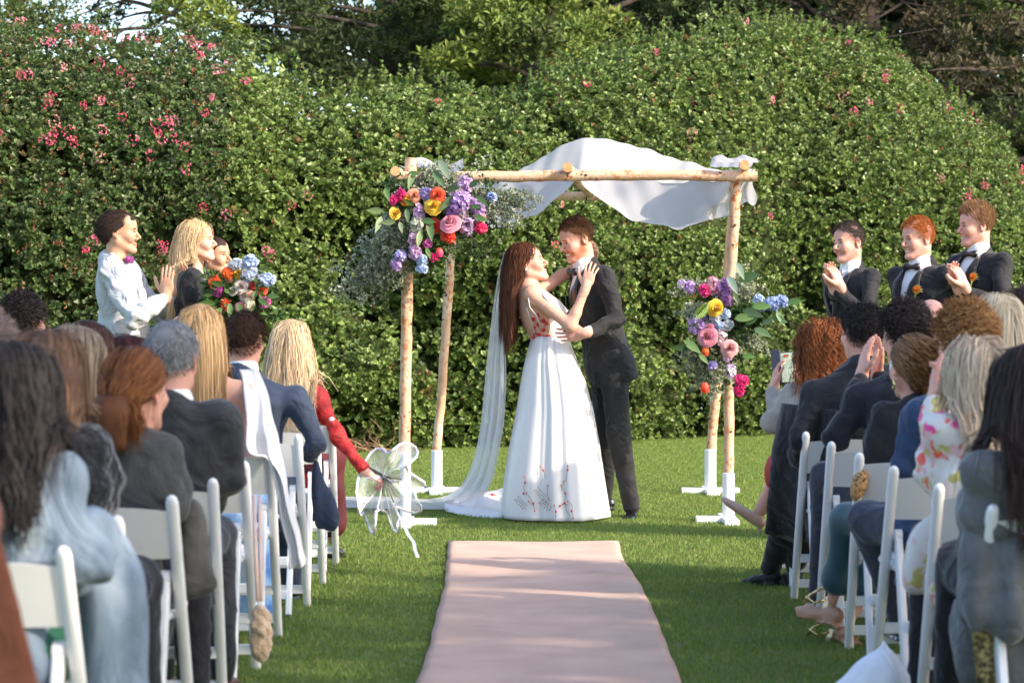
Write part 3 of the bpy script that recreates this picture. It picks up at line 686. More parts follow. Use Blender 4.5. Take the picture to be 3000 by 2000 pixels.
def hedge_xyz(u, s):
    e = 1e-2; X, Y, Z = hedge_pt(u, s); X1, Y1, Z1 = hedge_pt(u + 12, s); X2, Y2, Z2 = hedge_pt(u, np.minimum(s + e, 1.0)); X0, Y0, Z0 = hedge_pt(u, np.minimum(s + e, 1.0) - e)
    a = np.stack([X1 - X, Y1 - Y, Z1 - Z], 1); b_ = np.stack([X2 - X0, Y2 - Y0, Z2 - Z0], 1); n = np.cross(a, b_); n /= np.linalg.norm(n, axis=1)[:, None] + 1e-9
    n *= np.where(n[:, 1:2] > 0, -1, 1) * np.where((n[:, 2:3] < -.5), 1, 1)
    return np.stack([X, Y, Z], 1), n
M_LEAF = mat('hedge_leaf', vc=True, rough=.4, spec=.45, transl=.24)
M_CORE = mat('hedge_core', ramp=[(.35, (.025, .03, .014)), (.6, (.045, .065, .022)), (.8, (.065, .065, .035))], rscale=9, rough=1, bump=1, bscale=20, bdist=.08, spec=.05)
M_PINK = mat('blossom', vc=True, rough=.6, transl=.2)
def leafcloud(Pn, Nn, nl, L, W, cols, rg, tilt=(.25, .9), curlz=.15):
    """rosettes of obovate leaves: each leaf 2 triangles, folded on its midrib"""
    m = len(Pn); N2 = Nn / np.linalg.norm(Nn, axis=1)[:, None]; ref = rg.normal(size=(m, 3)); T = np.cross(N2, ref); T /= np.linalg.norm(T, axis=1)[:, None]; B = np.cross(N2, T)
    a = (np.arange(nl)[None, :] * 2.4 + rg.random((m, 1)) * 6.28 + rg.normal(0, .2, (m, nl)))[..., None]; tl = (tilt[0] + (tilt[1] - tilt[0]) * (np.arange(nl)[None, :] / nl) + rg.normal(0, .15, (m, nl)))[..., None]
    rad = np.cos(a) * T[:, None] + np.sin(a) * B[:, None]; D = rad * np.sin(tl * 1.35) + N2[:, None] * np.cos(tl * 1.35); S = np.cross(D, N2[:, None] + .001); S /= np.linalg.norm(S, axis=2)[..., None] + 1e-9; U = np.cross(S, D)
    l = L * (.65 + .6 * rg.random((m, nl, 1))) * (.75 + .5 * rg.random((m, 1, 1))); w_ = W * l / L; O = Pn[:, None]
    v = [O + D * l * .08, O + D * l * .62 + S * w_ + U * w_ * .45, O + D * l * 1.0 - N2[:, None] * l * curlz * rg.random((m, nl, 1)), O + D * l * .62 - S * w_ + U * w_ * .45]
    V = np.stack(v, 2).reshape(-1, 3); k = np.arange(m * nl)[:, None] * 4
    F = np.concatenate([np.concatenate([k, k + 1, k + 2], 1), np.concatenate([k, k + 2, k + 3], 1)])
    C = np.repeat(cols, 4, axis=0)
    return V, F, C
def leafcols(m, nl, pal, rg, var=.3):
    pal = np.array(pal); base = pal[rg.integers(0, len(pal), m)]; base = np.where(rg.random((m, 1)) < .018, A(.2, .13, .05), base); young = np.linspace(.8, 1.25, nl)[None, :, None]
    return (base[:, None] * young * (1 + var * rg.normal(size=(m, nl, 1)) * .6)).clip(.008, .5).reshape(-1, 3)
PAL_G = [(.12, .18, .042), (.15, .22, .052), (.19, .265, .068), (.085, .135, .036), (.23, .3, .095)]
PAL_F = [(.075, .125, .038), (.09, .145, .042), (.12, .18, .052), (.055, .095, .032), (.14, .17, .075)]
def hedge_piece(u0, u1, n, pal, label, nl=6, L=.062, W=.017, blossoms=(), nb=0, berry=0, seed=5):
    rg = np.random.default_rng(seed); t = thing('hedge', label, 'hedge', ((u0 + u1 - 3000) / 2 * 25 / FPX, 26, 0))
    u = rg.uniform(u0, u1, n); s = rg.random(n) ** 1.25
    Pn, Nn = hedge_xyz(u, s); dep = rg.random(n) ** 1.5 * .42; kp = sn(Pn[:, 0], Pn[:, 2] * 1.3, Pn[:, 1], 7.5, 4) + .6 * sn(Pn[:, 0], Pn[:, 2], Pn[:, 1], 17, 1) + .6 * rg.normal(size=n) > -1.05; Pn, Nn, dep = Pn[kp], Nn[kp], dep[kp]; n = len(Pn); Pn = Pn - Nn * dep[:, None] + Nn * (rg.random((n, 1)) > .965) * rg.random((n, 1)) * .16
    Nn = Nn * .75 + A(0, -.1, .65) + .42 * rg.normal(size=(n, 3)); Pn[:, 2] = np.maximum(Pn[:, 2], .03)
    V, F, C = leafcloud(Pn, Nn, nl, L, W, leafcols(n, nl, pal, rg), rg)
    tag(npmesh('foliage', V, F, M_LEAF, t, C, smooth_=False), kind='stuff')
    # upright shoots on the crest
    ns = int((u1 - u0) / 7); us = rg.uniform(u0, u1, ns); P0, N0 = hedge_xyz(us, .93 + .07 * rg.random(ns)); q = 6
    hgt = .06 + .16 * rg.random(ns) ** 2; Ps = (P0[:, None] + np.linspace(0, 1, q)[None, :, None] * (A(0, 0, 1) + .25 * rg.normal(size=(ns, 1, 3))) * hgt[:, None, None]).reshape(-1, 3)
    V, F, C = leafcloud(Ps, np.tile(A(0, 0, 1), (len(Ps), 1)) + .2 * rg.normal(size=(len(Ps), 3)), 4, L * .8, W, leafcols(len(Ps), 4, pal, rg), rg)
    tag(npmesh('shoots', V, F, M_LEAF, t, C, smooth_=False), kind='stuff')
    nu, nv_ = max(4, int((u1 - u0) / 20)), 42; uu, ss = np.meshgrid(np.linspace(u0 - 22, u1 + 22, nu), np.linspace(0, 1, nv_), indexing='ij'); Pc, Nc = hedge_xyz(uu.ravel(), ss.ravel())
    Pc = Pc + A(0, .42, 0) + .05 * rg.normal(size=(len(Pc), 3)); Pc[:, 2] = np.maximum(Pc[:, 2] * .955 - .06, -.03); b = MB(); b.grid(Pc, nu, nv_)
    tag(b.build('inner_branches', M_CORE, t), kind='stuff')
    # blossom clusters
    bl = [(x, y) for x, y in blossoms]; X, Y, Z = [], [], []
    if nb or bl:
        ub = list(rg.uniform(u0, u1, nb)); sb = list(rg.random(nb) ** .8)
        for (x, y) in bl:
            ss_ = np.linspace(.02, 1, 160); q, _ = hedge_xyz(np.full(160, float(x)), ss_); yy = HOR - (q[:, 2] - CAM_H) * FPX / q[:, 1]; ub.append(x); sb.append(ss_[np.argmin(abs(yy - y))])
        Pb, Nb = hedge_xyz(A(ub), A(sb)); Pb = Pb + Nb * .05
        m = len(Pb); k = 16; off = rg.normal(size=(m, k, 3)); off /= np.linalg.norm(off, axis=2)[..., None]; sz = (.026 + .02 * rg.random((m, 1, 1))) * np.where(np.arange(m) < nb, .75, 1.15)[:, None, None]
        Pk = (Pb[:, None] + off * sz * (1, 1, 1.15)).reshape(-1, 3); pal_ = A([(.78, .14, .26), (.8, .22, .32), (.72, .1, .18), (.8, .33, .34)])
        cb = pal_[rg.integers(0, 4, m)]; cols = np.repeat(cb, k, 0) * (1 + .2 * rg.normal(size=(m * k, 1))); cols = np.repeat(cols, 4, 0).clip(.01, .9)
        V, F, C = leafcloud(Pk, off.reshape(-1, 3), 4, .016, .007, cols, rg, (.5, .9))
        tag(npmesh('pink_blossoms', V, F, M_PINK, t, C, smooth_=False), kind='stuff')
    if berry:
        ub, sb = rg.uniform(u0, u1, berry), rg.random(berry); Pb, Nb = hedge_xyz(ub, sb); Pb = Pb + Nb * .03; k = 5
        Pk = (Pb[:, None] + .022 * rg.normal(size=(berry, k, 3))).reshape(-1, 3); pal_ = A([(.16, .03, .02), (.3, .07, .03), (.22, .10, .04), (.45, .2, .1)]); cols = np.repeat(np.repeat(pal_[rg.integers(0, 4, berry)], k, 0), 3, 0)
        V, F, C = leafcloud(Pk, rg.normal(size=(berry * k, 3)), 3, .02, .006, cols, rg); tag(npmesh('seed_heads', V, F, M_PINK, t, C, smooth_=False), kind='stuff')
    return t
BL = [(36, 44), (65, 46), (181, 55), (222, 59), (264, 43), (278, 90), (313, 97), (374, 110), (404, 101), (418, 89), (437, 127), (551, 112), (561, 137), (582, 153), (592, 150), (620, 152), (595, 181), (150, 134), (172, 145), (217, 141), (302, 202), (204, 208), (92, 230), (114, 229), (372, 222), (402, 252), (665, 210), (643, 218), (180, 297), (166, 317), (272, 320), (319, 310), (386, 353), (193, 364), (233, 397), (243, 423), (199, 390), (150, 414), (165, 410), (182, 411), (323, 387), (482, 369), (511, 362), (530, 377), (539, 364), (486, 399), (495, 410), (545, 414), (416, 420), (565, 436), (620, 342), (460, 458), (314, 469), (568, 496), (9, 473), (36, 404), (902, 577), (726, 251), (296, 698), (470, 715), (470, 731), (783, 746), (795, 757), (612, 605), (672, 625), (855, 598)]
hedge_piece(-380, 705, 16500, PAL_F, 'dense flowering hedge with pink blossom clusters at the left', L=.052, W=.016, blossoms=BL, nb=4, berry=330, seed=5)
hedge_piece(705, 1560, 14500, PAL_G, 'glossy green clipped hedge directly behind the wedding arch', L=.062, W=.0205, nb=1, berry=25, seed=6, blossoms=[(1700, 375)][:0])
BR = [(2179, 76), (2008, 399), (2232, 299), (2455, 284), (2527, 308), (2482, 336), (2574, 222), (2574, 238), (2636, 180), (2614, 329), (2768, 326), (2834, 306), (2835, 325), (2858, 344), (2849, 550), (2716, 527), (2795, 589), (2804, 575), (2800, 603), (2968, 498), (2972, 530), (2990, 500), (2853, 545)]
hedge_piece(1560, 3060, 25000, PAL_G, 'tall mounded green hedge rising behind the groomsmen on the right', L=.057, W=.0188, blossoms=BR, nb=8, berry=110, seed=8)
# bare twigs under the left end of the arch
M_TWIG = mat('twig', (.20, .12, .07), .9, var=.3, bump=.3)
b = MB(); rg = np.random.default_rng(4)
for i in range(26):
    p0 = P(rg.uniform(1010, 1150), 1318, 24.3) + A(0, rg.uniform(-.2, .2), 0); d_ = nrm(A(rg.normal() * .8, rg.normal() * .3 - .3, rg.random() * 1.0)); L_ = rg.uniform(.2, .5)
    b.tube([p0 + d_ * L_ * t + A(.05 * math.sin(t * 5 + i), 0, -.06 * t * t) for t in np.linspace(0, 1, 6)], np.linspace(.008, .002, 6), 5)
tag(b.build('dry_twigs', M_TWIG), 'bare brown twigs poking from the hedge foot behind the arch', 'twigs', kind='stuff')
# ------------------------------------------------------------------ trees beyond the hedge
M_BARK = mat('tree_bark', ramp=[(.3, (.02, .015, .012)), (.7, (.06, .045, .033))], rscale=7, rough=.95, bump=.8, bscale=18, bdist=.03)
M_NEEDLE = mat('conifer_foliage', vc=True, rough=.7, spec=.25, transl=.15)
def tree(label, x, y, pads, pal, seed, trunkr=.35, ht=11, dens=120, lean=0, limbs=9):
    rg = np.random.default_rng(seed); t = thing('cypress_tree', label, 'tree', (x, y, 0), 'conifers beyond the hedge')
    b = MB(); zz = np.linspace(-.1, ht, 9); b.tube([(x + lean * z + .15 * math.sin(z + seed), y, z) for z in zz], trunkr * (1 - .07 * np.arange(9)), 9); b.build('trunk', M_BARK, t)
    V_, N_, C_ = [], [], []; lb = MB()
    for i, (px, py, d, rx, rz) in enumerate(pads):
        c = P(px, py, d); n = int(dens * rx * rz * 4.2); q = rg.normal(size=(n, 3)); q /= np.linalg.norm(q, axis=1)[:, None]; q *= (rg.random((n, 1)) ** .45)
        q = q * A(rx, rx * .7, rz); q[:, 2] += -.12 * q[:, 0] ** 2 / rx + .2 * sn(q[:, 0], q[:, 1], q[:, 2], 4, i % 8) * rz; V_.append(c + q); N_.append(q / A(rx, rx, rz) + A(0, -.2, .9) + .3 * rg.normal(size=(n, 3)))
        cc = A(pal[i % len(pal)]) * (1 + .12 * rg.normal()); C_.append(np.repeat(cc * (1 + .3 * rg.normal(size=(n, 1)) * .5), 4, 0))
        if i % 3: continue
        z0 = max(1.5, c[2] - rx * .9 + .2); a = A(x + lean * z0, y, z0); mid = lerp(a, c, .5) + A(0, 0, .25); 
        lb.tube([lerp(lerp(a, mid, s_), lerp(mid, c + A(0, .1, -.05), s_), s_) for s_ in np.linspace(0, 1, 8)], np.linspace(.05, .012, 8), 5)
    for k in range(limbs):
        a = A(x, y, rg.uniform(2, 7)); e = a + A(rg.uniform(-4, 4), rg.uniform(-2, 1), rg.uniform(-.5, 2.5)); mid = lerp(a, e, .5) + rg.normal(size=3) * .4
        lb.tube([lerp(lerp(a, mid, s_), lerp(mid, e, s_), s_) + rg.normal(size=3) * .03 for s_ in np.linspace(0, 1, 9)], np.linspace(.055, .01, 9), 5)
        for j in range(7):
            p0 = lerp(mid, e, rg.random()); d_ = rg.normal(size=3) * (.7, .5, .35); lb.tube([p0, p0 + d_ * .5 + rg.normal(size=3) * .08, p0 + d_ * 1.1], [.022, .014, .006], 4)
    lb.build('limbs', M_BARK, t)
    Pn, Nn, Cn = np.concatenate(V_), np.concatenate(N_), np.concatenate(C_).clip(.005, .4)
    V, F, C = leafcloud(Pn, Nn, 4, .14, .024, Cn, rg, (.4, 1.1))
    tag(npmesh('crown', V, F, M_NEEDLE, t, C, smooth_=False), kind='stuff'); return t
PY = [(.2, .245, .05), (.17, .215, .048), (.13, .18, .04)]; PD = [(.045, .065, .024), (.06, .08, .027), (.075, .1, .03)]; PB = [(.075, .07, .035), (.06, .075, .03), (.1, .08, .045)]
def rp(n, x0, x1, y0, y1, d0, d1, r0, r1, f, seed):
    rg = np.random.default_rng(seed); return [(rg.uniform(x0, x1), rg.uniform(y0, y1), rg.uniform(d0, d1), (r := rg.uniform(r0, r1)), r * f) for _ in range(n)]
tree('yellow green cypress at the far left against the sky', -8.2, 42, [(60, 40, 41, .5, .25), (140, 60, 41, .55, .22), (30, 95, 41, .5, .25), (190, 20, 41, .35, .16)] + rp(8, -300, 60, -150, 90, 40, 43, .4, .8, .5, 1), [(.10, .13, .035), (.08, .10, .03)], 21, .2, 8, 120, 0, 3)
tree('thin dark pine with bare branches left of centre', -5.6, 44, [(330, 55, 44, .22, .16), (380, 20, 44, .22, .12), (270, 30, 44, .16, .12), (455, 75, 43, .2, .14), (300, 75, 44, .25, .12)] + rp(10, 200, 520, -260, -20, 43, 45, .25, .5, .5, 2), [(.05, .06, .03), (.06, .07, .03)], 22, .09, 9, 170, 0, 7)
tree('cypress with a rounded yellow green bough beside the sky gap', -1.5, 39.5, [(620, 60, 36.5, .42, .26), (560, 80, 36.5, .3, .22), (680, 95, 36.5, .3, .2), (600, 20, 36.5, .35, .16), (520, 30, 37, .18, .1), (490, 20, 37, .14, .1)] + rp(8, 520, 760, -200, 10, 37, 39, .4, .7, .4, 3), PY, 23, .07, 9, 200, 0, 3)
tree('dark spreading cypress left of the arch', -1.9, 41, rp(44, 690, 1280, -60, 190, 39, 43, .3, .65, .4, 4) + rp(22, 800, 1300, -30, 200, 36, 38.5, .3, .5, .4, 44) + rp(14, 860, 1100, 170, 260, 35, 38, .3, .45, .5, 45) + rp(12, 650, 1300, -300, -60, 39, 43, .6, 1, .4, 14), PD + [(.07, .095, .028)], 24, .22, 11, 170, .02, 6)
tree('large cypress with sunlit yellow green boughs behind the arch', .5, 37, [(1330, 165, 35, .5, .16), (1420, 120, 35, .45, .2), (1500, 60, 35, .55, .22), (1560, 120, 35, .5, .24), (1640, 150, 35.4, .5, .2), (1400, 30, 35, .5, .18), (1700, 95, 35.6, .45, .2), (1480, 170, 35.2, .4, .14), (1780, 70, 36, .5, .16), (1300, 185, 35, .35, .1), (1360, 70, 35.3, .35, .14)] + rp(16, 1250, 1800, -260, 20, 36, 38.5, .4, .8, .35, 5) + rp(18, 1200, 1900, 0, 200, 39, 41, .4, .8, .45, 15), PY + PD[2:], 25, .3, 11, 230, 0, 4)
tree('dark cypress over the top of the right hand hedge', 2.6, 41, rp(28, 1780, 2260, -80, 120, 39, 43, .35, .8, .42, 6) + rp(10, 1800, 2300, -300, -60, 39, 43, .6, 1, .4, 16) + [(1990, 20, 38, .5, .12), (2100, 40, 38, .5, .1)], PD, 26, .4, 11, 150, 0, 12)
tree('bare limbed brown cypress behind the right shoulder of the hedge', 5.6, 40, rp(26, 2280, 2820, -60, 260, 38, 43, .3, .6, .45, 7) + rp(12, 2200, 2900, -300, -50, 39, 43, .6, 1, .4, 17), PB + PD[1:2], 27, .3, 11, 120, -.03, 26)
tree('brown cypress with open branches at the far right', 8.3, 39, rp(22, 2760, 3100, -50, 460, 36, 41, .3, .6, .4, 8) + [(2960, 215, 35, .5, .2), (3010, 240, 35, .4, .16), (2720, 195, 36, .3, .1)] + rp(10, 2800, 3300, -300, -50, 38, 42, .6, 1, .4, 18) + rp(14, 2950, 3500, 100, 900, 36, 40, .5, .9, .5, 28), PB + [(.08, .11, .03)], 28, .35, 11, 120, -.02, 22)
# a far wood that closes the view
rg = np.random.default_rng(9); n = 11000; X = rg.uniform(-2.5, 26, n); n = len(X); Pn = np.stack([X, 52 + rg.normal(0, 2.5, n), rg.uniform(0, 13, n) ** 1.0], 1)
Nn = rg.normal(size=(n, 3)) + A(0, -.3, .6); C = np.repeat(A([(.03, .04, .016)]) * (1 + .4 * rg.random((n, 1))), 3, 0)
V, F, C = leafcloud(Pn, Nn, 3, .62, .2, C, rg, (.4, 1.1)); tag(npmesh('far_wood', V, F, M_NEEDLE, None, C, smooth_=False), 'dark distant conifer wood beyond the nearer trees', 'wood', kind='stuff')
# trees standing outside the frame on the right: they shade the rows of chairs, as in the photograph
def shade_tree(label, x, y, rx, ry, z0, z1, n, seed):
    rg = np.random.default_rng(seed); t = thing('shade_tree', label, 'tree', (x, y, 0), 'trees beside the lawn outside the frame')
    b = MB(); b.tube([(x, y, z) for z in np.linspace(-.1, z1 * .8, 8)], np.linspace(.4, .1, 8), 9); b.build('trunk', M_BARK, t)
    k = 46; cl = rg.normal(size=(k, 3)); cl /= np.linalg.norm(cl, axis=1)[:, None]; cl = A(x, y, (z0 + z1) / 2) + cl * A(rx, ry, (z1 - z0) / 2) * (rg.random((k, 1)) ** .5)
    i = rg.integers(0, k, n); Pn = cl[i] + rg.normal(size=(n, 3)) * A(.6, .6, .38); Nn = rg.normal(size=(n, 3)) + A(0, 0, .5)
    V, F, C = leafcloud(Pn, Nn, 4, .34, .1, np.repeat(A([(.05, .08, .02)]) * (1 + .3 * rg.random((n, 1))), 4, 0), rg, (.4, 1.1)); tag(npmesh('crown', V, F, M_NEEDLE, t, C, smooth_=False), kind='stuff')
for i, (y, rx, ry) in enumerate(((-11, 2.6, 3.4), (-5.6, 2.6, 3.2), (-.6, 2.6, 3.0), (3.6, 2.3, 2.3))):
    shade_tree(('shade tree outside the frame on the right, %s' % ('farthest behind the camera', 'second from behind the camera', 'level with the camera', 'nearest the hedge')[i]), 13.5, y, rx, ry, 2.0, 12.5, (3400, 3000, 1900, 700)[i], 60 + i)
# ------------------------------------------------------------------ birch arch (chuppah)
def D2(x, y, d): return P(x * DD, y * DD, d)
def birch_mat():
    m = bpy.data.materials.new('birch_bark'); m.use_nodes = True; N = m.node_tree.nodes; L = m.node_tree.links; b = N['Principled BSDF']; b.inputs['Roughness'].default_value = .65
    tc = N.new('ShaderNodeTexCoord')
    def noise(sc, det, st=None):
        t = N.new('ShaderNodeTexNoise'); t.inputs['Scale'].default_value = sc; t.inputs['Detail'].default_value = det
        if st: mp = N.new('ShaderNodeMapping'); mp.inputs['Scale'].default_value = st; L.new(tc.outputs['Object'], mp.inputs[0]); L.new(mp.outputs[0], t.inputs['Vector'])
        else: L.new(tc.outputs['Object'], t.inputs['Vector'])
        return t
    def ramp(src, els):
        r = N.new('ShaderNodeValToRGB'); e = r.color_ramp.elements
        while len(e) < len(els): e.new(.5)
        for q, (p_, c_) in zip(e, els): q.position = p_; q.color = (*c_, 1)
        L.new(src, r.inputs[0]); return r
    base = ramp(noise(5, 5).outputs[0], [(.3, (.50, .28, .16)), (.5, (.62, .41, .27)), (.7, (.68, .52, .39))])
    peel = ramp(noise(38, 4, (1, 1, .7)).outputs[0], [(.54, (0, 0, 0)), (.6, (1, 1, 1))]); big = ramp(noise(2.2, 2).outputs[0], [(.42, (0, 0, 0)), (.6, (1, 1, 1))])
    mm = N.new('ShaderNodeMath'); mm.operation = 'MULTIPLY'; L.new(peel.outputs[0], mm.inputs[0]); L.new(big.outputs[0], mm.inputs[1])
    mx = N.new('ShaderNodeMix'); mx.data_type = 'RGBA'; L.new(mm.outputs[0], mx.inputs['Factor']); L.new(base.outputs[0], mx.inputs['A']); mx.inputs['B'].default_value = (.48, .13, .03, 1)
    lent = ramp(noise(26, 2, (1, 1, 5)).outputs[0], [(.67, (0, 0, 0)), (.71, (1, 1, 1))])
    mx2 = N.new('ShaderNodeMix'); mx2.data_type = 'RGBA'; L.new(lent.outputs[0], mx2.inputs['Factor']); L.new(mx.outputs['Result'], mx2.inputs['A']); mx2.inputs['B'].default_value = (.2, .09, .04, 1)
    L.new(mx2.outputs['Result'], b.inputs['Base Color'])
    bp = N.new('ShaderNodeBump'); bp.inputs['Strength'].default_value = .6; bp.inputs['Distance'].default_value = .006; L.new(noise(45, 4).outputs[0], bp.inputs['Height']); L.new(bp.outputs[0], b.inputs['Normal'])
    return m
M_BIRCH = birch_mat(); M_PVC = mat('white_paint', (.8, .8, .82), .45, var=.03, vscale=6); M_CUT = mat('cut_wood', ramp=[(.4, (.45, .25, .11)), (.6, (.6, .36, .17))], rscale=40, rough=.8); M_DARK = mat('dark_wire', (.03, .03, .03), .5)
M_KNOT = mat('bark_knot', (.12, .055, .025), .9, bump=.5)
arch = thing('wedding_arch', 'open square arch of peeling birch poles roofed with white cloth', 'arch', (D2(1320, 1160, 16.3)[0], 17.4, 0))
def pole(name, pts, r, n=26, ends=True, knots=6, seed=0, par=arch):
    rg = np.random.default_rng(seed); pts = A(pts); tt = np.linspace(0, 1, len(pts)); T = np.linspace(0, 1, n); Pp = np.stack([np.interp(T, tt, pts[:, i]) for i in range(3)], 1)
    k = np.array([.25, .5, .25]); 
    for _ in range(2): Pp[1:-1] = Pp[:-2] * .25 + Pp[1:-1] * .5 + Pp[2:] * .25
    wob = rg.normal(size=(n, 3)) * .002; Pp = Pp + wob; rr = r * (1 + .04 * rg.normal(size=n)); b = MB(); b.tube(Pp, rr, 14, cap=True); o = b.build(name, M_BIRCH, par); autosmooth(o, 50)
    ax = nrm(Pp[-1] - Pp[0])
    for _ in range(knots):
        t = rg.uniform(.05, .95); c = A([np.interp(t, T, Pp[:, i]) for i in range(3)]); a = rg.uniform(PI, 2 * PI); u = nrm(np.cross(ax, A(0, 1, .01))); v = np.cross(ax, u); d_ = u * math.cos(a) + v * math.sin(a)
        if d_[1] > .3: d_ = -d_
        k_ = MB(); M = frame(d_, ax if abs(ax[2]) > .5 else A(0, 0, 1)); k_.ball(A(0, 0, 0), (.014, .009, .010), 4); V = c + d_ * r * .93 + (np.concatenate(k_.V) * rg.uniform(.6, 1.1)) @ M.T; q = MB(); q.add(V, k_.F); q.build('knot', M_KNOT, o)
    return o
dF, dR = 16.1, 18.85
pole('post', [D2(944, 363, dF), D2(943, 470, dF), D2(936, 600, dF), D2(933, 800, dF), D2(929, 1041, dF)], .037, knots=7, seed=1)
pole('post', [D2(1047, 450, dR), D2(1038, 550, dR), D2(1028, 700, dR), D2(1015, 900, dR), D2(1003, 1036, dR)], .034, knots=8, seed=2)
pole('post', [D2(1690, 400, dF), D2(1687, 500, dF), D2(1679, 640, dF), D2(1675, 900, dF), D2(1673, 1088, dF)], .033, knots=9, seed=3)
pole('post', [D2(1686, 450, dR), D2(1670, 640, dR), D2(1648, 850, dR), D2(1634, 1034, dR)], .036, knots=6, seed=4)
for (x0, x1, yt, yb, d, pa, pb) in ((918, 944, 1038, 1206, 16.05, 922, 1003), (990, 1016, 1034, 1132, 18.85, 948, 1062), (1659, 1687, 1086, 1200, 16.1, 1598, 1690), (1618, 1645, 1032, 1133, 18.85, 1565, 1698)):
    gd = CAM_H * FPX / (yb * DD - HOR); xc = ((x0 + x1) / 2 * DD - 1500) * gd / FPX; r = (x1 - x0) / 2 * DD * gd / FPX; zt = CAM_H - (yt * DD - HOR) * gd / FPX
    b = MB(); b.tube([(xc, gd, z) for z in (0, zt * .5, zt)], r, 18); autosmooth(b.build('white_sleeve', M_PVC, arch), 50)
    xa, xb = [(q * DD - 1500) * gd / FPX for q in (pa, pb)]; b = MB(); b.box(((xa + xb) / 2, gd + .0, .02), ((xb - xa) / 2, .045, .022), bev=.004); b.build('foot_board', M_PVC, arch, False)
    b = MB(); b.box((xc, gd, .02), (.046, .28, .0195), bev=.004); b.build('foot_board', M_PVC, arch, False)
pole('beam', [D2(898, 407, dF - .07), D2(1060, 406, dF - .07), D2(1300, 404, dF - .07), D2(1500, 401, dF - .07), D2(1738, 406, dF - .07)], .034, n=40, knots=11, seed=5)
pole('beam', [D2(1000, 453, dR + .05), D2(1345, 451, dR + .05), D2(1700, 448, dR + .05)], .034, n=20, knots=2, seed=6)
pole('beam', [D2(908, 393, dF - .2), D2(1020, 440, dR + .15)], .03, n=16, knots=1, seed=7); pole('beam', [D2(1710, 379, dF - .2), D2(1702, 436, dR + .1)], .032, n=16, knots=1, seed=8)
pole('beam', [D2(1303, 384, dF - .2), D2(1325, 412, dF + .6), D2(1356, 446, dR + .12)], .032, n=16, knots=3, seed=9)
for (x, y) in ((908, 393), (1710, 379), (1303, 384)):
    c = D2(x, y, dF - .215); b = MB(); b.tube([c, c + A(0, .02, 0)], .0305, 16); b.build('cut_end', M_CUT, arch, False)
for x, y, h in ((1303, 400, 26), (1345, 455, 22)):
    b = MB(); d = dF - .06 if x == 1303 else dR + .06; c = D2(x, y, d); b.tube([c + A(math.cos(a) * .004, -.042 * math.cos(a), .044 * math.sin(a)) for a in np.linspace(0, 2 * PI, 14)], .004, 5); b.build('wire_tie', M_DARK, arch)
# canopy cloth
M_CANOPY = mat('canopy_cotton', (.62, .61, .63), .9, bump=.35, bscale=240, bdist=.0015, transl=.5)
def canopy():
    xl, xr, xm = D2(915, 0, dF)[0], D2(1728, 0, dF)[0], None; nu, nv = 120, 44; V = []
    top = 2.2
    for i in range(nu):
        a = i / (nu - 1)
        for j in range(nv):
            v = j / (nv - 1); y = dF - .02 + (dR - dF + .1) * v; k = y / dF
            # side beams and the slanting middle beam in world x
            l0 = lerp(D2(915, 0, dF)[0], D2(1040, 0, dR)[0], v); r0 = lerp(D2(1722, 0, dF)[0], D2(1712, 0, dR)[0], v); m0 = lerp(D2(1304, 0, dF)[0], D2(1352, 0, dR)[0], v)
            am = .5; x = lerp(l0, m0, a / am) if a < am else lerp(m0, r0, (a - am) / (1 - am)); t = a / am if a < am else (a - am) / (1 - am)
            sagx = math.sin(PI * t * (1 if a < am else .86)) ** .75
            front = math.exp(-((v - .3) / .27) ** 2); z = top + .035
            z -= .35 * sagx * front * (1.0 if a < am else 1.02)
            w_ = smooth(.13, .52, a) * (1 - .72 * smooth(.5, 1.0, a)); back = smooth(.45, .8, v) * (1 - .25 * smooth(.93, 1, v))
            z += .34 * w_ * back
            z += .014 * math.sin(a * 46 + v * 9 + 3 * math.sin(v * 4)) * sagx * (1 - .6 * back) + .006 * math.sin(a * 90 - v * 14) * sagx + .005 * math.sin(v * 30 + a * 12)
            if v < .1: z = min(z, top + .06)
            V.append((x, y + .02 * math.sin(a * 20), z))
    b = MB(); b.grid(V, nu, nv)
    # loose valances hanging at the left corner and over the right hand posts
    n1, n2 = 26, 12; W_ = []
    for i in range(n1):
        a = i / (n1 - 1)
        for j in range(n2):
            v = j / (n2 - 1); x = D2(1628 + 108 * a, 0, dF)[0]; y = dF + .1 + .55 * (1 - a) ** 2 + .035 * math.sin(a * 22 + v * 2); h = .13 + .1 * math.sin(a * 8) ** 2 + .03 * math.sin(a * 17) + .07 * (1 - a)
            W_.append((x + .015 * math.sin(v * 6 + a * 9), y, 2.2 - h * v + .02 * (v == 0)))
    b.grid(W_, n1, n2); W_ = []
    for i in range(16):
        a = i / 15
        for j in range(10):
            v = j / 9; W_.append((D2(918 + 75 * a, 0, dF)[0], dF + .06 + .03 * math.sin(a * 13 + v), 2.2 - (.22 + .06 * math.sin(a * 7)) * v))
    b.grid(W_, 16, 10); W_ = []
    for i in range(22):                               # rumpled cloth thrown over the right corner and the left corner
        a = i / 21
        for j in range(14):
            v = j / 13; x = D2(1640 + 98 * a, 0, dF)[0]; y = dF - .16 + .5 * v; z = 2.225 + .05 * math.sin(PI * v) * (1 + .25 * math.sin(a * 11)) + .003 * math.sin(a * 25 + v * 7)
            pass
            if v < .25: z -= .1 * (.25 - v) * 0
            W_.append((x, y, z + .02))
    b.grid(W_, 22, 14); W_ = []
    for i in range(14):
        a = i / 13
        for j in range(10):
            v = j / 9; W_.append((D2(950 + 110 * a, 0, dF)[0], dF + .1 + .5 * v, 2.23 + .05 * math.sin(PI * v) + .03 * math.sin(a * 6 + 1)))
    b.grid(W_, 14, 10)
    o = b.build('canopy', M_CANOPY, arch); sm = o.modifiers.new('sub', 'SUBSURF'); sm.levels = sm.render_levels = 1
canopy()
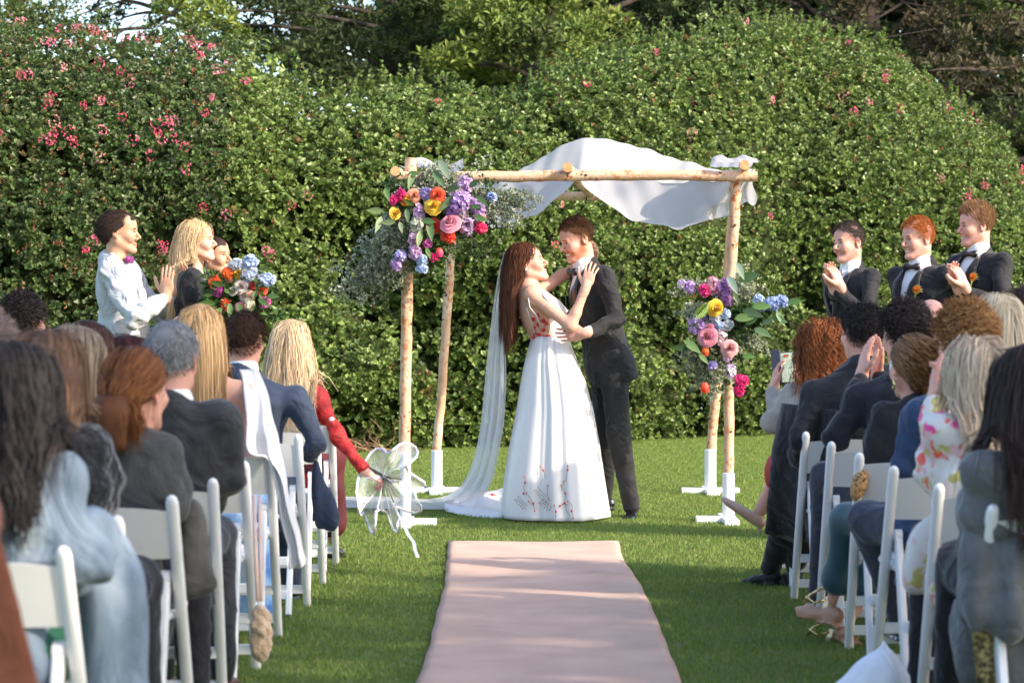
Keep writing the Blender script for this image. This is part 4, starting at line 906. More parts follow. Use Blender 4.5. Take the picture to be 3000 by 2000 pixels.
# ------------------------------------------------------------------ flowers
M_PETAL = mat('petal', vc=True, rough=.55, transl=.28, sheen=.2); M_FLEAF = mat('florist_leaf', vc=True, rough=.45, transl=.2); M_STEM = mat('stem', (.12, .2, .05), .6)
def rose(t, c, r, colr, inner=None, n=(0, -1, .3), seed=0, name='rose', flat=1.0):
    rg = np.random.default_rng(seed); M = frame(A(0, 0, 1) + .01, nrm(n)); b = MB(); colr = A(*colr); inner = A(*(inner or colr * .75)); k = 0
    for ring, (cnt, rad, h, cup) in enumerate(((3, .16, .62, 1.35), (4, .32, .6, 1.15), (5, .52, .5, .9), (5, .74, .36, .6), (6, .95, .15, .25))):
        for q in range(cnt):
            a0 = 2 * PI * q / cnt + ring * .7 + rg.normal() * .1; half = PI / cnt * 1.45; V = []; C = []
            for i in range(5):
                for j in range(4):
                    aa = a0 + (i / 4 - .5) * 2 * half * (1 - .15 * (j == 3)); v = j / 3; rr = r * rad * (.35 + .65 * v ** .7) + r * .05 * (v > .9) * (ring > 1); z = r * (-.3 + (h + .3) * v ** .8 * cup / 1.2 - (.12 * (v > .9) * (ring > 1))) * flat; e = .04 * r * math.sin(i * 2.3 + ring)
                    V.append(c + M @ A(math.cos(aa) * (rr + e), math.sin(aa) * (rr + e), z)); C.append(lerp(inner, colr, min(1, ring / 3 * .7 + v * .35)) * (1 + .06 * rg.normal()))
            b.grid(V, 5, 4, np.array(C).clip(0, 1)); k += 1
    b.ball(c - M[:, 2] * r * .35, r * .45, 4, colr * .6)
    return b.build(name, M_PETAL, t, col=True)
def cluster(t, c, r, colr, c2=None, seed=0, name='lilac_cluster', shape=(1, .8, 1.1), fl=None, size=.011, tilt=0):
    rg = np.random.default_rng(seed); n = fl or int(26 + 900 * r); q = rg.normal(size=(n, 3)); q /= np.linalg.norm(q, axis=1)[:, None]; Pn = c + q * r * A(*shape) * (rg.random((n, 1)) ** .25)
    if tilt: dz = (Pn - c)[:, 2:3]; Pn = Pn + np.concatenate([dz * tilt, 0 * dz, 0 * dz], 1)
    mixv = rg.random((n, 1)); cc = A(*colr) * (1 - mixv) + A(*(c2 or colr)) * mixv; V, F, C = leafcloud(Pn, q + A(0, -.3, .1), 5, size * 1.5, size * .75, np.repeat(cc * (1 + .12 * rg.normal(size=(n, 1))), 5, 0).clip(.01, .9), rg, (.9, 1.15), 0)
    return npmesh(name, V, F, M_PETAL, t, C, smooth_=False)
def tulip(t, c, r, colr, c2, seed=0):
    F = MB(); rg = np.random.default_rng(seed)
    for q in range(6):
        a0 = q * PI / 3; V = []; C = []
        for i in range(4):
            for j in range(5):
                v = j / 4; aa = a0 + (i / 3 - .5) * 1.25 * math.sin(PI * (.25 + .6 * v)); rr = r * (.35 + .55 * math.sin(PI * min(1, v * .85 + .12))); V.append(c + A(math.cos(aa) * rr, math.sin(aa) * rr, r * (v * 2.1 - 1))); C.append(lerp(A(*c2), A(*colr), v))
        F.grid(V, 4, 5, np.array(C))
    return F.build('tulip', M_PETAL, t, col=True)
def bigleaf(t, c, L, ang, colr=(.07, .14, .035), out=-.3, W=.42, name='leaf', fold=.25, rib=0):
    d_ = nrm(A(math.cos(ang), out, math.sin(ang))); n = nrm(A(-.2 * math.sin(ang), -1, .3 * math.cos(ang))); s_ = nrm(np.cross(d_, n)); n = np.cross(s_, d_); V = []
    for i in range(7):
        u = i / 6; w_ = W * L * math.sin(PI * u ** .8) * .5
        for j in (-1, 0, 1): V.append(c + d_ * L * u + s_ * w_ * j - n * abs(j) * w_ * fold * -1 - A(0, 0, 1) * L * .18 * u * u)
    b = MB(); b.grid(V, 7, 3, np.tile(A(*colr), (21, 1)) * np.random.default_rng(int(abs(ang) * 50)).uniform(.8, 1.25)); return b.build(name, M_FLEAF, t, col=True)
def spray(t, pts, rad, n, pal, seed, L=.018, W=.005, name='dusty_foliage', stems=14):
    rg = np.random.default_rng(seed); pts = A(pts); tt = np.linspace(0, 1, len(pts)); b = MB(); PP = []
    for k in range(stems):
        o = rg.normal(size=3) * rad * (.9, .6, .9); T = np.linspace(0, 1, 9); e = 1 - .25 * rg.random(); Pp = np.stack([np.interp(T * e, tt, pts[:, i]) for i in range(3)], 1) + o[None] * (T[:, None] ** .7) + .25 * rad * np.sin(T[:, None] * 5 + rg.random(3) * 6)
        b.tube(Pp, np.linspace(.0028, .0012, 9), 4, (.13, .15, .09)); m = n // stems; q = rg.random(m) ** .8; PP.append(np.stack([np.interp(q, T, Pp[:, i]) for i in range(3)], 1) + rg.normal(size=(m, 3)) * rad * .28)
    Pn = np.concatenate(PP); m = len(Pn); pal = A(pal); cc = pal[rg.integers(0, len(pal), m)]; V, F, C = leafcloud(Pn, rg.normal(size=(m, 3)) + A(0, -.4, .3), 4, L, W, np.repeat(cc * (1 + .2 * rg.normal(size=(m, 1))), 4, 0).clip(.02, .8), rg, (.3, 1.0))
    b.V.append(V); b.F += [tuple(int(i) + b.n for i in f) for f in F]; b.C.append(C); b.n += len(V)
    return tag(b.build(name, M_FLEAF, t, False, col=True), kind='stuff')
CORAL, PEACH, YEL, PNK, HOT, ORG, RED, LIL, LIL2, PPK, BLU, PBL, WHT = (.85, .13, .05), (.85, .38, .25), (.85, .55, .05), (.8, .33, .42), (.8, .04, .25), (.85, .25, .02), (.75, .04, .02), (.42, .26, .6), (.55, .38, .68), (.75, .5, .65), (.33, .42, .75), (.5, .6, .82), (.75, .74, .66)
GRAYG = [(.25, .29, .19), (.34, .37, .27), (.43, .45, .34), (.18, .22, .13)]; GRN = [(.07, .13, .03), (.1, .17, .045), (.05, .1, .025)]
fa = thing('flower_arrangement', 'large cascading spray of roses and lilac fixed to the top left corner of the arch', 'flowers', D2(1000, 480, 15.95), 'flower arrangements on the arch')
def Z4(x, y, d=15.8): return P(1050 + x / 3.484, 450 + y / 3.484, d)
S4 = 15.8 / FPX / 3.484
spray(fa, [Z4(450, 650, 15.95), Z4(330, 850, 15.95), Z4(200, 1080, 16), Z4(20, 1300, 16.05), Z4(-60, 1420, 16.1)], .085, 1500, GRAYG, 1, .03, .006, stems=22)
spray(fa, [Z4(450, 750, 15.95), Z4(330, 1000, 15.95), Z4(250, 1250, 16)], .09, 750, GRAYG, 2, .03, .006, stems=14)
spray(fa, [Z4(1100, 420, 15.95), Z4(1350, 420, 15.9), Z4(1600, 480, 15.9), Z4(1790, 560, 15.9)], .045, 560, GRAYG + [(.16, .22, .08)], 3, .022, .005, stems=12)
spray(fa, [Z4(1100, 500, 15.95), Z4(1350, 560, 15.9), Z4(1640, 640, 15.9)], .05, 480, GRAYG, 4, .022, .005, stems=10)
spray(fa, [Z4(500, 420, 15.95), Z4(800, 260, 15.95), Z4(1000, 200, 15.95)], .08, 700, GRAYG, 5, .022, .005)
spray(fa, [Z4(350, 350, 15.95), Z4(600, 560, 16), Z4(900, 620, 16), Z4(1300, 640, 15.95)], .11, 1500, GRN + GRAYG[:1], 6, .035, .011, 'filler_greenery')
spray(fa, [Z4(500, 700, 15.95), Z4(700, 900, 16), Z4(800, 1080, 16)], .07, 420, GRN, 7, .03, .009, 'filler_greenery')
def fl(t, Z, S, items, d, seed0):
    for i, it in enumerate(items):
        k, x, y, r = it[:4]; c = Z(x, y, d + (it[5] if len(it) > 5 else 0)); c1 = it[4]
        if k == 'r': rose(t, c, r * S * 1.12, c1, seed=seed0 + i, n=(np.random.default_rng(i).normal() * .35, -1, .2 + .25 * np.random.default_rng(i + 9).normal()))
        elif k == 'c': cluster(t, c, r * S * 1.2, *c1, seed=seed0 + i, name='lilac_cluster')
        elif k == 's': cluster(t, c, r * S * 1.2, *c1, seed=seed0 + i, name='stock_flower', shape=(.8, .7, 1.3))
        elif k == 'b': cluster(t, c, r * S, *c1, seed=seed0 + i, name='delphinium', size=.014, shape=(1.2, .6, 1))
        elif k == 't': tulip(t, c, r * S, *c1, seed=seed0 + i)
        elif k == 'g': cluster(t, c, r * S, *c1, seed=seed0 + i, name='bougainvillea_sprig', size=.015)
fl(fa, Z4, S4, [('r', 808, 425, 76, CORAL, -.04), ('r', 570, 430, 68, PEACH, -.02), ('r', 765, 535, 84, YEL, -.05), ('r', 385, 605, 62, YEL), ('r', 935, 695, 104, PNK, -.06), ('g', 495, 470, 40, (ORG, YEL)), ('g', 430, 425, 42, (HOT,)), ('g', 362, 465, 26, (HOT,)), ('b', 690, 415, 48, (BLU, LIL2)), ('r', 755, 735, 78, RED, .02), ('g', 915, 835, 55, (RED, CORAL), -.02), ('c', 1040, 480, 92, (LIL, LIL2), -.03), ('c', 960, 575, 55, (LIL, (.3, .16, .5))), ('s', 1030, 390, 62, (PPK, WHT)), ('c', 1230, 570, 52, (LIL, LIL2)), ('c', 1160, 500, 46, (LIL, PPK)), ('c', 1095, 315, 62, (LIL2, PPK)), ('s', 615, 605, 56, (PPK, LIL2)), ('s', 1110, 735, 66, (PPK, LIL2)), ('s', 600, 715, 66, (WHT, (.6, .62, .5))), ('g', 1250, 760, 38, (HOT, RED)), ('g', 1240, 645, 40, (PEACH, PPK)), ('s', 575, 885, 62, (PPK, PPK)), ('c', 575, 1010, 54, (LIL, PPK)), ('b', 650, 1080, 40, (PBL, PBL)), ('b', 650, 1170, 36, (PBL, PBL)), ('t', 828, 1010, 46, (CORAL, HOT)), ('g', 765, 1060, 20, (HOT,)), ('c', 430, 1040, 42, (LIL2, BLU)), ('c', 380, 1135, 34, (LIL2, LIL)), ('g', 705, 920, 18, (HOT, LIL)), ('b', 1360, 440, 26, (BLU, PBL)), ('s', 1070, 620, 40, (PPK, WHT))], 15.78, 100)
for x, y, L_, a, c_ in ((760, 170, .12, -.9, (.07, .13, .045)), (820, 60, .13, -1.0, (.13, .18, .12)), (250, 590, .11, 2.9, (.16, .22, .1)), (240, 640, .1, -2.0, (.2, .26, .14)), (380, 700, .1, 3.0, (.18, .25, .12)), (420, 690, .07, -1.3, (.2, .26, .14)), (640, 690, .1, .1, (.06, .13, .03)), (720, 680, .12, -1.4, (.05, .12, .03)), (500, 220, .09, .3, (.1, .17, .05)), (560, 190, .1, -1.9, (.13, .2, .08)), (900, 380, .1, .4, (.05, .09, .03)), (960, 440, .11, -2.4, (.05, .09, .03)), (1130, 350, .09, .8, (.05, .11, .03)), (1200, 430, .1, -.6, (.05, .1, .03)), (1140, 550, .08, .2, (.05, .11, .03)), (1180, 640, .09, -.2, (.05, .12, .03)), (490, 560, .08, -1.4, (.05, .1, .03)), (270, 350, .08, -1.2, (.08, .16, .03)), (640, 780, .1, -1.8, (.2, .28, .1)), (690, 960, .07, -1.1, (.08, .15, .03)), (560, 530, .08, 2.4, (.07, .12, .03))): bigleaf(fa, Z4(x, y, 15.74), L_, a, c_)
fb = thing('flower_arrangement', 'smaller upright spray of roses and lilac tied to the right hand posts of the arch', 'flowers', D2(1650, 760, 15.95), 'flower arrangements on the arch')
def Z6(x, y, d=15.8): return P(1950 + x / 3.485, 750 + y / 3.485, d)
spray(fb, [Z6(600, 500, 15.95), Z6(750, 380, 15.95), Z6(860, 280, 15.95)], .075, 900, GRAYG + [(.42, .44, .3)], 11, .018, .005, stems=20)
spray(fb, [Z6(600, 900, 15.95), Z6(450, 1100, 16), Z6(250, 1350, 16)], .09, 900, GRAYG, 12, .022, .005, stems=18)
spray(fb, [Z6(450, 500, 15.95), Z6(250, 560, 15.95), Z6(150, 620, 15.95)], .05, 300, GRAYG + [WHT], 13, .016, .005)
spray(fb, [Z6(550, 300, 15.95), Z6(300, 300, 15.95), Z6(100, 310, 15.95)], .035, 260, GRAYG, 14, .018, .005)
spray(fb, [Z6(450, 420, 16), Z6(600, 700, 16), Z6(600, 1000, 16), Z6(650, 1180, 16)], .11, 1300, GRN + GRAYG[:1], 15, .035, .011, 'filler_greenery')
spray(fb, [Z6(600, 600, 15.95), Z6(850, 620, 15.95), Z6(1000, 560, 15.95)], .07, 500, GRN, 16, .04, .013, 'filler_greenery')
spray(fb, [Z6(650, 800, 15.95), Z6(850, 860, 15.95), Z6(950, 900, 15.95)], .06, 380, GRAYG, 17, .02, .005)
fl(fb, Z6, S4, [('c', 255, 315, 44, (LIL, LIL2)), ('c', 165, 290, 30, (LIL2, WHT)), ('g', 395, 350, 48, (HOT,)), ('s', 490, 300, 58, (PPK, PNK)), ('c', 590, 330, 72, (LIL, (.35, .12, .4))), ('c', 625, 450, 40, ((.3, .05, .22), LIL)), ('r', 520, 535, 86, YEL, -.05), ('c', 330, 700, 84, (LIL2, LIL), .02), ('r', 442, 722, 46, PNK, -.02), ('r', 425, 820, 98, PNK, -.04), ('s', 570, 830, 58, (PPK, WHT)), ('r', 655, 940, 84, (.8, .42, .42), -.04), ('s', 635, 1000, 45, (PPK, PPK)), ('b', 510, 630, 38, (PBL, WHT)), ('b', 605, 590, 36, (PBL,)), ('b', 550, 705, 32, (PBL,)), ('b', 640, 700, 34, (WHT, PBL)), ('t', 405, 975, 46, (ORG, RED)), ('t', 400, 1345, 52, (CORAL, RED)), ('s', 668, 1180, 48, (LIL2, WHT)), ('g', 760, 1265, 42, (HOT,)), ('g', 805, 1275, 28, (HOT,)), ('g', 750, 1370, 38, (HOT,)), ('b', 1100, 480, 62, (PBL, BLU)), ('b', 1190, 460, 46, (PBL, BLU)), ('b', 985, 520, 28, (BLU,)), ('b', 950, 445, 34, (PBL,)), ('b', 480, 1110, 24, (BLU, LIL2))], 15.8, 200)
for x, y, L_, a, c_ in ((740, 260, .16, .5, (.08, .16, .04)), (720, 60, .11, -1.1, (.16, .22, .15)), (630, 200, .12, -1.0, (.14, .2, .16)), (1240, 480, .11, .3, (.09, .17, .04)), (780, 560, .14, -.1, (.04, .08, .025)), (700, 640, .13, .2, (.13, .22, .06)), (900, 740, .12, -.3, (.09, .16, .06)), (820, 700, .12, .8, (.1, .18, .06)), (980, 700, .09, .6, (.1, .17, .08)), (1090, 620, .1, -.2, (.07, .13, .04)), (250, 940, .13, 2.9, (.04, .08, .03)), (180, 860, .13, -.5, (.16, .26, .08)), (340, 1000, .08, -.7, (.16, .26, .08)), (780, 1030, .09, .2, (.1, .2, .04)), (1130, 560, .1, -1.0, (.15, .23, .1)), (880, 520, .13, .2, (.12, .22, .05)), (680, 320, .1, -1.2, (.05, .1, .03))): bigleaf(fb, Z6(x, y, 15.76), L_, a, c_)
for i in range(13):                                   # fern frond
    t_ = i / 12; c = lerp(Z6(450, 470, 15.74), Z6(285, 640, 15.74), t_); L_ = .03 * math.sin(PI * (t_ * .85 + .12))
    for s_ in (0, 1): bigleaf(fb, c, L_ + .008, -2.35 + (1.3 if s_ else -1.3), (.25, .4, .06), 0, .28, 'fern_leaflet')
# ------------------------------------------------------------------ the couple
def Z5(x, y, d=16.2): return P(1400 + x / 3.136, 600 + y / 3.136, d)
def px(x, y, d): return P(x, y, d)
g = Human('groom in a black tuxedo and bow tie leaning down laughing towards the bride', px(1783, 1060, 16.42), px(1716, 788, 16.36), px(1691, 701, 16.34), yaw=196, hyaw=204, hp=-20, hr=0, sc=1.1, sw=.165, skin='pink')
g.browc = A(.22, .1, .04)
g.side['L']['sh'] = px(1772, 808, 16.2); g.side['R']['sh'] = px(1700, 815, 16.55)
g.arm('L', px(1712, 976, 15.98), el=px(1808, 940, 16.12), hd=A(-1, .12, -.1), pn=A(.0, 1, .15), curl=.22, spread=.1)
g.arm('R', px(1610, 985, 16.52), el=px(1720, 930, 16.6), hd=A(-1, -.45, .02), pn=A(.2, -1, .0), curl=.3)
g.legs(px(1775, 1260, 16.62), px(1772, 1452, 16.75), px(1812, 1270, 16.28), px(1850, 1482, 16.32), toeR=(-.9, .1, -.1), toeL=(-.25, -.95, -.12))
g.build_skin(smile=2, beard=((.5, .17, .06), .75), vh=.0038, vha=.0035, vb=.02)
g.top(M_TUX, 'tuxedo_jacket', hem=.13, vcut=(.34, .075), cuff=.045, amp=.005, vox=.009, ease=.93, shl=.052, flare=.98)
g.shirt(cuffs=True); g.lapels(zb=.34, wid=.05); g.bowtie(off=(0, .088, .005)); g.trousers(M_TUX, vox=.01, flare=.98, amp=.004, hem=.0); g.shoes(M_BLACK_LEATHER)
b = MB()
for i in range(3): b.ball(g.surf(0, g.T * (.48 + .13 * i), -.01), .005, 4)
b.build('shirt_studs', M_SATIN, g.t)
g.hair((.1, .045, .022), (.16, .075, .036), 'short', fine=True, n=2600, length=.02, comb=(0, .4, .1), width=.0036, ff=(.0, 1.0, .0, .084), low=-.07, mess=.12, thick=.006, seg=4)
# bride
M_DRESS = mat('ivory_satin', (.68, .67, .68), .42, spec=.45, bump=.12, bscale=6, bdist=.03, sheen=.1, coat=.1)
M_VEIL = sheer('veil_tulle', (.8, .8, .83), .42)
M_NUDE = mat('nude_tulle', (.6, .4, .3), .8, bump=.2, bscale=300)
M_REDAP = mat('red_applique', (.6, .03, .03), .6); M_VINE = mat('embroidery_thread', (.26, .19, .15), .7)
br = Human('bride in a white gown with a long veil leaning back in the groom\'s arms', px(1628, 1085, 16.22), px(1546, 843, 16.22), px(1544, 774, 16.22), yaw=8, hyaw=-8, hp=16, hr=0, sc=1.08, sw=.15, skin='fair', fem=True)
br.side['R']['sh'] = px(1560, 862, 16.08); br.side['L']['sh'] = px(1572, 858, 16.38)
br.arm('R', px(1716, 842, 15.98), el=px(1672, 955, 15.97), hd=A(.28, .12, .95), pn=A(.35, .95, .0), curl=.12, spread=.22)
br.arm('L', px(1735, 762, 16.55), el=px(1645, 808, 16.5), hd=A(.25, -.55, .7), pn=A(-.7, -.5, .1), curl=.5)
br.legs(px(1640, 1270, 16.2), px(1650, 1450, 16.2), px(1620, 1270, 16.35), px(1620, 1450, 16.35))
br.build_skin(smile=2, bare=('torso', 'arms'), vh=.0038, vha=.0034, vb=.01)
br.shirt_m = None
# bodice: nude tulle with red appliques at the side and back, white satin in front
F = SDF(); c = 1.0; T = br.T
F.loft(br.pel, br.M, A(.3, .42, .62, .74) * T, A(.132, .112, .129, .132), A(.118, .105, .112, .098), None, A(.018, .018, .01, 0.006), .02)
for x in (-1, 1): F.ell(br.pel + br.M @ A(x * .065, .088, .68 * T), .058, None, .05)
O_, M_ = br.pel, br.M
F.wedge(lambda x, y, z: -.02 + ((x - O_[0]) * M_[0, 1] + (y - O_[1]) * M_[1, 1] + (z - O_[2]) * M_[2, 1]) * -1.0 + ((x - O_[0]) * M_[0, 2] + (y - O_[1]) * M_[1, 2] + (z - O_[2]) * M_[2, 2]) * .55 - .55 * .5 * T + .02)
def bcol(V):
    q = (V - br.pel) @ br.M; w_ = smooth(.0, .015, q[:, 1] - .035 + .0 * q[:, 2])[:, None]; return A(.58, .38, .29) * (1 - w_) + A(.8, .79, .8) * w_
F.build('bodice', mat('bodice_cloth', vc=True, rough=.55, bump=.15, bscale=200), br.t, .006, colfn=bcol)
def bsurf(a, z, off=.004):
    rx = np.interp(z, A(.3, .42, .62, .74) * T, A(.132, .112, .129, .132)) + off; ry = np.interp(z, A(.3, .42, .62, .74) * T, A(.098, .085, .108, .098)) + off; return br.pel + br.M @ A(rx * math.cos(a), ry * math.sin(a), z), br.M @ A(math.cos(a), math.sin(a), 0)
rg = np.random.default_rng(5)
for a, z in ((-.15, .50), (-.45, .485), (-.3, .44), (-.62, .43), (.05, .455), (.22, .43), (-.1, .40), (-.75, .39), (-.45, .375), (-.15, .355), (-.95, .37), (-.65, .345), (-.3, .33), (.1, .345), (-1.15, .345), (-.9, .325), (.3, .33)):
    z = .36 + (z - .325) * 1.75; p, n = bsurf(a, z * T, .005); M = frame(br.u, n); b = MB()
    for q in range(5):
        an = q * 1.257 + rg.random(); b.ball(p + M @ A(math.cos(an) * .008, math.sin(an) * .008, 0), A(.0075, .0075, .0075) * (.7 + .4 * rg.random()), 3)
    b.build('red_flower', M_REDAP, br.t)
    b = MB(); p2, _ = bsurf(a + .1 * rg.normal(), max(.33, z - .09) * T, .004); b.tube([p, lerp(p, p2, .5) + n * .004, p2], .0013, 4); b.build('stem', M_VINE, br.t)
b = MB()   # straps
for sg in (1,):
    b.tube([bsurf(.1, .73 * T)[0], px(1552, 880, 16.05), px(1547, 862, 16.05), px(1556, 840, 16.1), px(1572, 838, 16.16)], .006, 6, sq=.5)
    b.tube([bsurf(-.75, .45 * T)[0], px(1543, 905, 16.06), px(1541, 868, 16.07), px(1550, 846, 16.1), px(1556, 840, 16.1)], .004, 6)
    b.tube([bsurf(-.2, .5 * T, .008)[0], px(1572, 925, 16.04), px(1552, 900, 16.04), px(1548, 872, 16.04)], .004, 6)
b.build('strap', M_DRESS, br.t)
b = MB(); b.add([px(1576, 842, 16.12), px(1600, 855, 16.06), px(1640, 885, 16.08), px(1662, 912, 16.1), px(1655, 925, 16.02), px(1625, 905, 16.0), px(1592, 870, 16.02)], [(0, 1, 6), (1, 2, 5, 6), (2, 3, 4, 5)])
o = b.build('neckline', M_DRESS, br.t); o.modifiers.new('s', 'SOLIDIFY').thickness = .008
# skirt
def skirt():
    rows = [(982, 1610, 52, .18), (1010, 1612, 62, .22), (1060, 1614, 78, .27), (1120, 1620, 96, .31), (1200, 1624, 112, .35), (1300, 1622, 130, .4), (1400, 1620, 145, .45), (1480, 1622, 155, .48), (1513, 1625, 158, .5)]
    na = 180; R = A(rows); n = 46; V = []
    for i in range(n):
        t = i / (n - 1); Y = lerp(985, 1513, t); cx = np.interp(Y, R[:, 0], R[:, 1]); hw = np.interp(Y, R[:, 0], R[:, 2]); ry = np.interp(Y, R[:, 0], R[:, 3]) * 1.0
        for k in range(na):
            a = 2 * PI * k / na; f = 0
            for (am, fr, ph, sh) in ((.042, 5, .6, .2), (.014, 9, 2.0, -.3), (.006, 14, 4.0, .4), (.002, 23, 1.0, 0)): f += am * math.sin(fr * a + ph + sh * t * 3)
            pl = .035 * math.exp(-((a - 4.6 - .1 * t) / .09) ** 2) - .05 * math.exp(-((a - 4.85 - .05 * t) / .07) ** 2) + .04 * math.exp(-((a - 5.2) / .1) ** 2) - .03 * math.exp(-((a - 4.3 - .1 * t) / .06) ** 2)
            amp = (.25 + .75 * smooth(0, .8, t)); q = 1 + f * amp + pl * (1 - .3 * t) * 1.6
            hwm = hw * 16.2 / FPX; c0 = px(cx, Y, 16.2); z = c0[2]
            if t > .93: z = max(.012 + .01 * math.sin(7 * a), z)
            V.append(c0 * A(1, 1, 0) + A(math.cos(a) * hwm * q, math.sin(a) * ry * .75 * q + .02, z))
    V = np.array(V); F = [(i * na + k, i * na + (k + 1) % na, (i + 1) * na + (k + 1) % na, (i + 1) * na + k) for i in range(n - 1) for k in range(na)]
    o = npmesh('skirt', V, [np.array(F)[:, ::-1]], M_DRESS, br.t); o.modifiers.new('s', 'SOLIDIFY').thickness = .004
    return V.reshape(n, na, 3)
SK = skirt()
def skp(pxx, pyy):                                    # point on the camera side of the skirt at a photo position
    n, na, _ = SK.shape; q = SK[:, na // 2:, :]; sc = np.stack([1500 + q[..., 0] * FPX / q[..., 1], HOR - (q[..., 2] - CAM_H) * FPX / q[..., 1]], -1); d = ((sc - A(pxx, pyy)) ** 2).sum(-1); i = np.unravel_index(np.argmin(d), d.shape); y = q[i][1]
    return P(pxx, pyy, y - .012)
def Z7(x, y): return (900 + x / 1.7425, 1100 + y / 1.7425)
VINES = [[(1110, 515), (1112, 545), (1105, 575), (1120, 600), (1140, 625), (1155, 655), (1160, 690)], [(1190, 462), (1205, 480), (1215, 520)], [(1330, 460), (1326, 500), (1322, 540)], [(1310, 540), (1300, 570), (1318, 600), (1315, 650), (1325, 690), (1345, 720)], [(1330, 640), (1355, 665), (1352, 690), (1358, 725)], [(1228, 560), (1225, 600), (1235, 640)], [(1262, 660), (1270, 695), (1268, 725)], [(1290, 665), (1310, 650), (1330, 660)], [(1130, 640), (1155, 655)], [(1296, 560), (1300, 590)]]
b = MB(); rb = MB()
for v in VINES:
    pts = [skp(*Z7(*q)) for q in v]; b.tube(pts, .0015, 4)
    for q in pts[::3]: rb.ball(q, .005, 3)
for (x0, y0, x1, y1, n) in ((1165, 580, 1232, 655, 7), (1065, 628, 1115, 680, 5), (1188, 640, 1240, 690, 4)):
    a, e = skp(*Z7(x0, y0)), skp(*Z7(x1, y1)); b.tube([a, lerp(a, e, .5) + A(0, 0, .01), e], .0015, 4)
    for i in range(n):
        c = lerp(a, e, (i + .5) / n)
        for s_ in (-1, 1): b.ball(c + A(s_ * .012, -.003, s_ * .01 + .008), A(.005, .003, .0038), 3)
for q in ((1270, 693), (1350, 690), (1290, 665), (1312, 650), (1155, 652), (1112, 545), (1205, 482), (1318, 600), (1330, 480), (1104, 600)): rb.ball(skp(*Z7(*q)), A(.007, .004, .008), 3)
tag(b.build('embroidered_vines', M_VINE, br.t), kind='stuff'); tag(rb.build('embroidered_buds', M_REDAP, br.t), kind='stuff')
# train lying on the grass
def train():
    V = []; nu, nv = 60, 26
    up = A([PG(1560, 1460), PG(1480, 1452), PG(1400, 1455), PG(1370, 1468), PG(1325, 1490)]); lo = A([PG(1640, 1520), PG(1560, 1522), PG(1480, 1520), PG(1400, 1518), PG(1305, 1505)])
    tt = np.linspace(0, 1, 5); C = []
    for i in range(nu):
        u = i / (nu - 1); a = A([np.interp(u, tt, up[:, k]) for k in range(3)]); e = A([np.interp(u, tt, lo[:, k]) for k in range(3)])
        for j in range(nv):
            v = j / (nv - 1); p = lerp(a, e, v); h = .015 + .075 * (1 - u * .6) * abs(math.sin(u * 6.5 + v * 1.5)) ** 2 * math.sin(PI * min(v * 1.15, 1)) + .03 * math.sin(v * 9 + u * 5) ** 2 + .1 * max(0, 1 - u * 3) * (1 - v * .6)
            p = p + A(.02 * math.sin(v * 7), .02 * math.sin(u * 19), h * (1 if v < .97 else .3)); V.append(p)
    b = MB(); b.grid(V, nu, nv); o = b.build('train', M_DRESS, br.t); o.modifiers.new('s', 'SOLIDIFY').thickness = .004
    V = A(V).reshape(nu, nv, 3); rg = np.random.default_rng(8); b = MB(); rb = MB()
    for k in range(9):
        i, j = rg.integers(6, nu - 12), rg.integers(3, nv - 4); pts = []
        for s_ in range(7):
            pts.append(V[int(np.clip(i + s_ * 1.6, 0, nu - 1)), int(np.clip(j + 2 * math.sin(s_ * 1.3 + k), 0, nv - 1))] + A(0, -.004, .007))
        b.tube(pts, .0022, 4)
        for q in pts[::2]: rb.ball(q, .009 + .006 * rg.random(), 3)
    rb.ball(PG(1540, 1512) + A(0, 0, .05), A(.026, .012, .018), 5)
    tag(b.build('embroidered_vines', M_VINE, br.t), kind='stuff'); tag(rb.build('embroidered_buds', M_REDAP, br.t), kind='stuff')
train()
# veil
def ribbon(rows, nu, nv, amp, fr, mat_, name, par, th=0):
    rows = [(A(a), A(e)) for a, e in rows]; tt = np.linspace(0, 1, len(rows)); V = []
    La = A([r[0] for r in rows]); Lb = A([r[1] for r in rows])
    def sm(L, u):
        return A([np.interp(u, tt, L[:, k]) for k in range(3)])
    A_ = A([sm(La, i / (nu - 1)) for i in range(nu)]); B_ = A([sm(Lb, i / (nu - 1)) for i in range(nu)])
    for _ in range(6):
        for L in (A_, B_): L[1:-1] = L[:-2] * .25 + L[1:-1] * .5 + L[2:] * .25
    for i in range(nu):
        u = i / (nu - 1)
        for j in range(nv):
            v = j / (nv - 1); p = lerp(A_[i], B_[i], v); o = amp * math.sin(v * fr + 1.5 * math.sin(u * 3)) * min(1, u * 4 + .2) + .3 * amp * math.sin(v * fr * 2.3 + u * 7)
            p = p + A(0, o, .3 * o); p[2] = max(p[2], .02) + (.018 * math.sin(u * 40 + v * 6) ** 2 * math.sin(PI * v) if p[2] < .06 else 0); V.append(p)
    b = MB(); b.grid(V, nu, nv); return b.build(name, mat_, par)
veil_rows = [(px(1476, 738, 16.3), px(1486, 742, 16.3)), (px(1462, 790, 16.32), px(1474, 800, 16.3)), (px(1448, 870, 16.34), px(1470, 880, 16.25)), (px(1435, 980, 16.36), px(1474, 1000, 16.18)), (px(1422, 1100, 16.4), px(1477, 1120, 16.15)), (px(1412, 1220, 16.45), px(1470, 1240, 16.2)), (px(1398, 1310, 16.5), px(1456, 1320, 16.25)), (px(1375, 1385, 16.55), px(1440, 1400, 16.3)), (px(1345, 1432, 16.7), px(1415, 1450, 16.5)), (px(1290, 1462, 17.4), px(1370, 1496, 16.9)), (PG(1200, 1466), PG(1290, 1500)), (PG(1100, 1462), PG(1150, 1498)), (PG(995, 1463), PG(1000, 1494))]
ribbon(veil_rows, 90, 34, .022, 17, M_VEIL, 'veil', br.t)
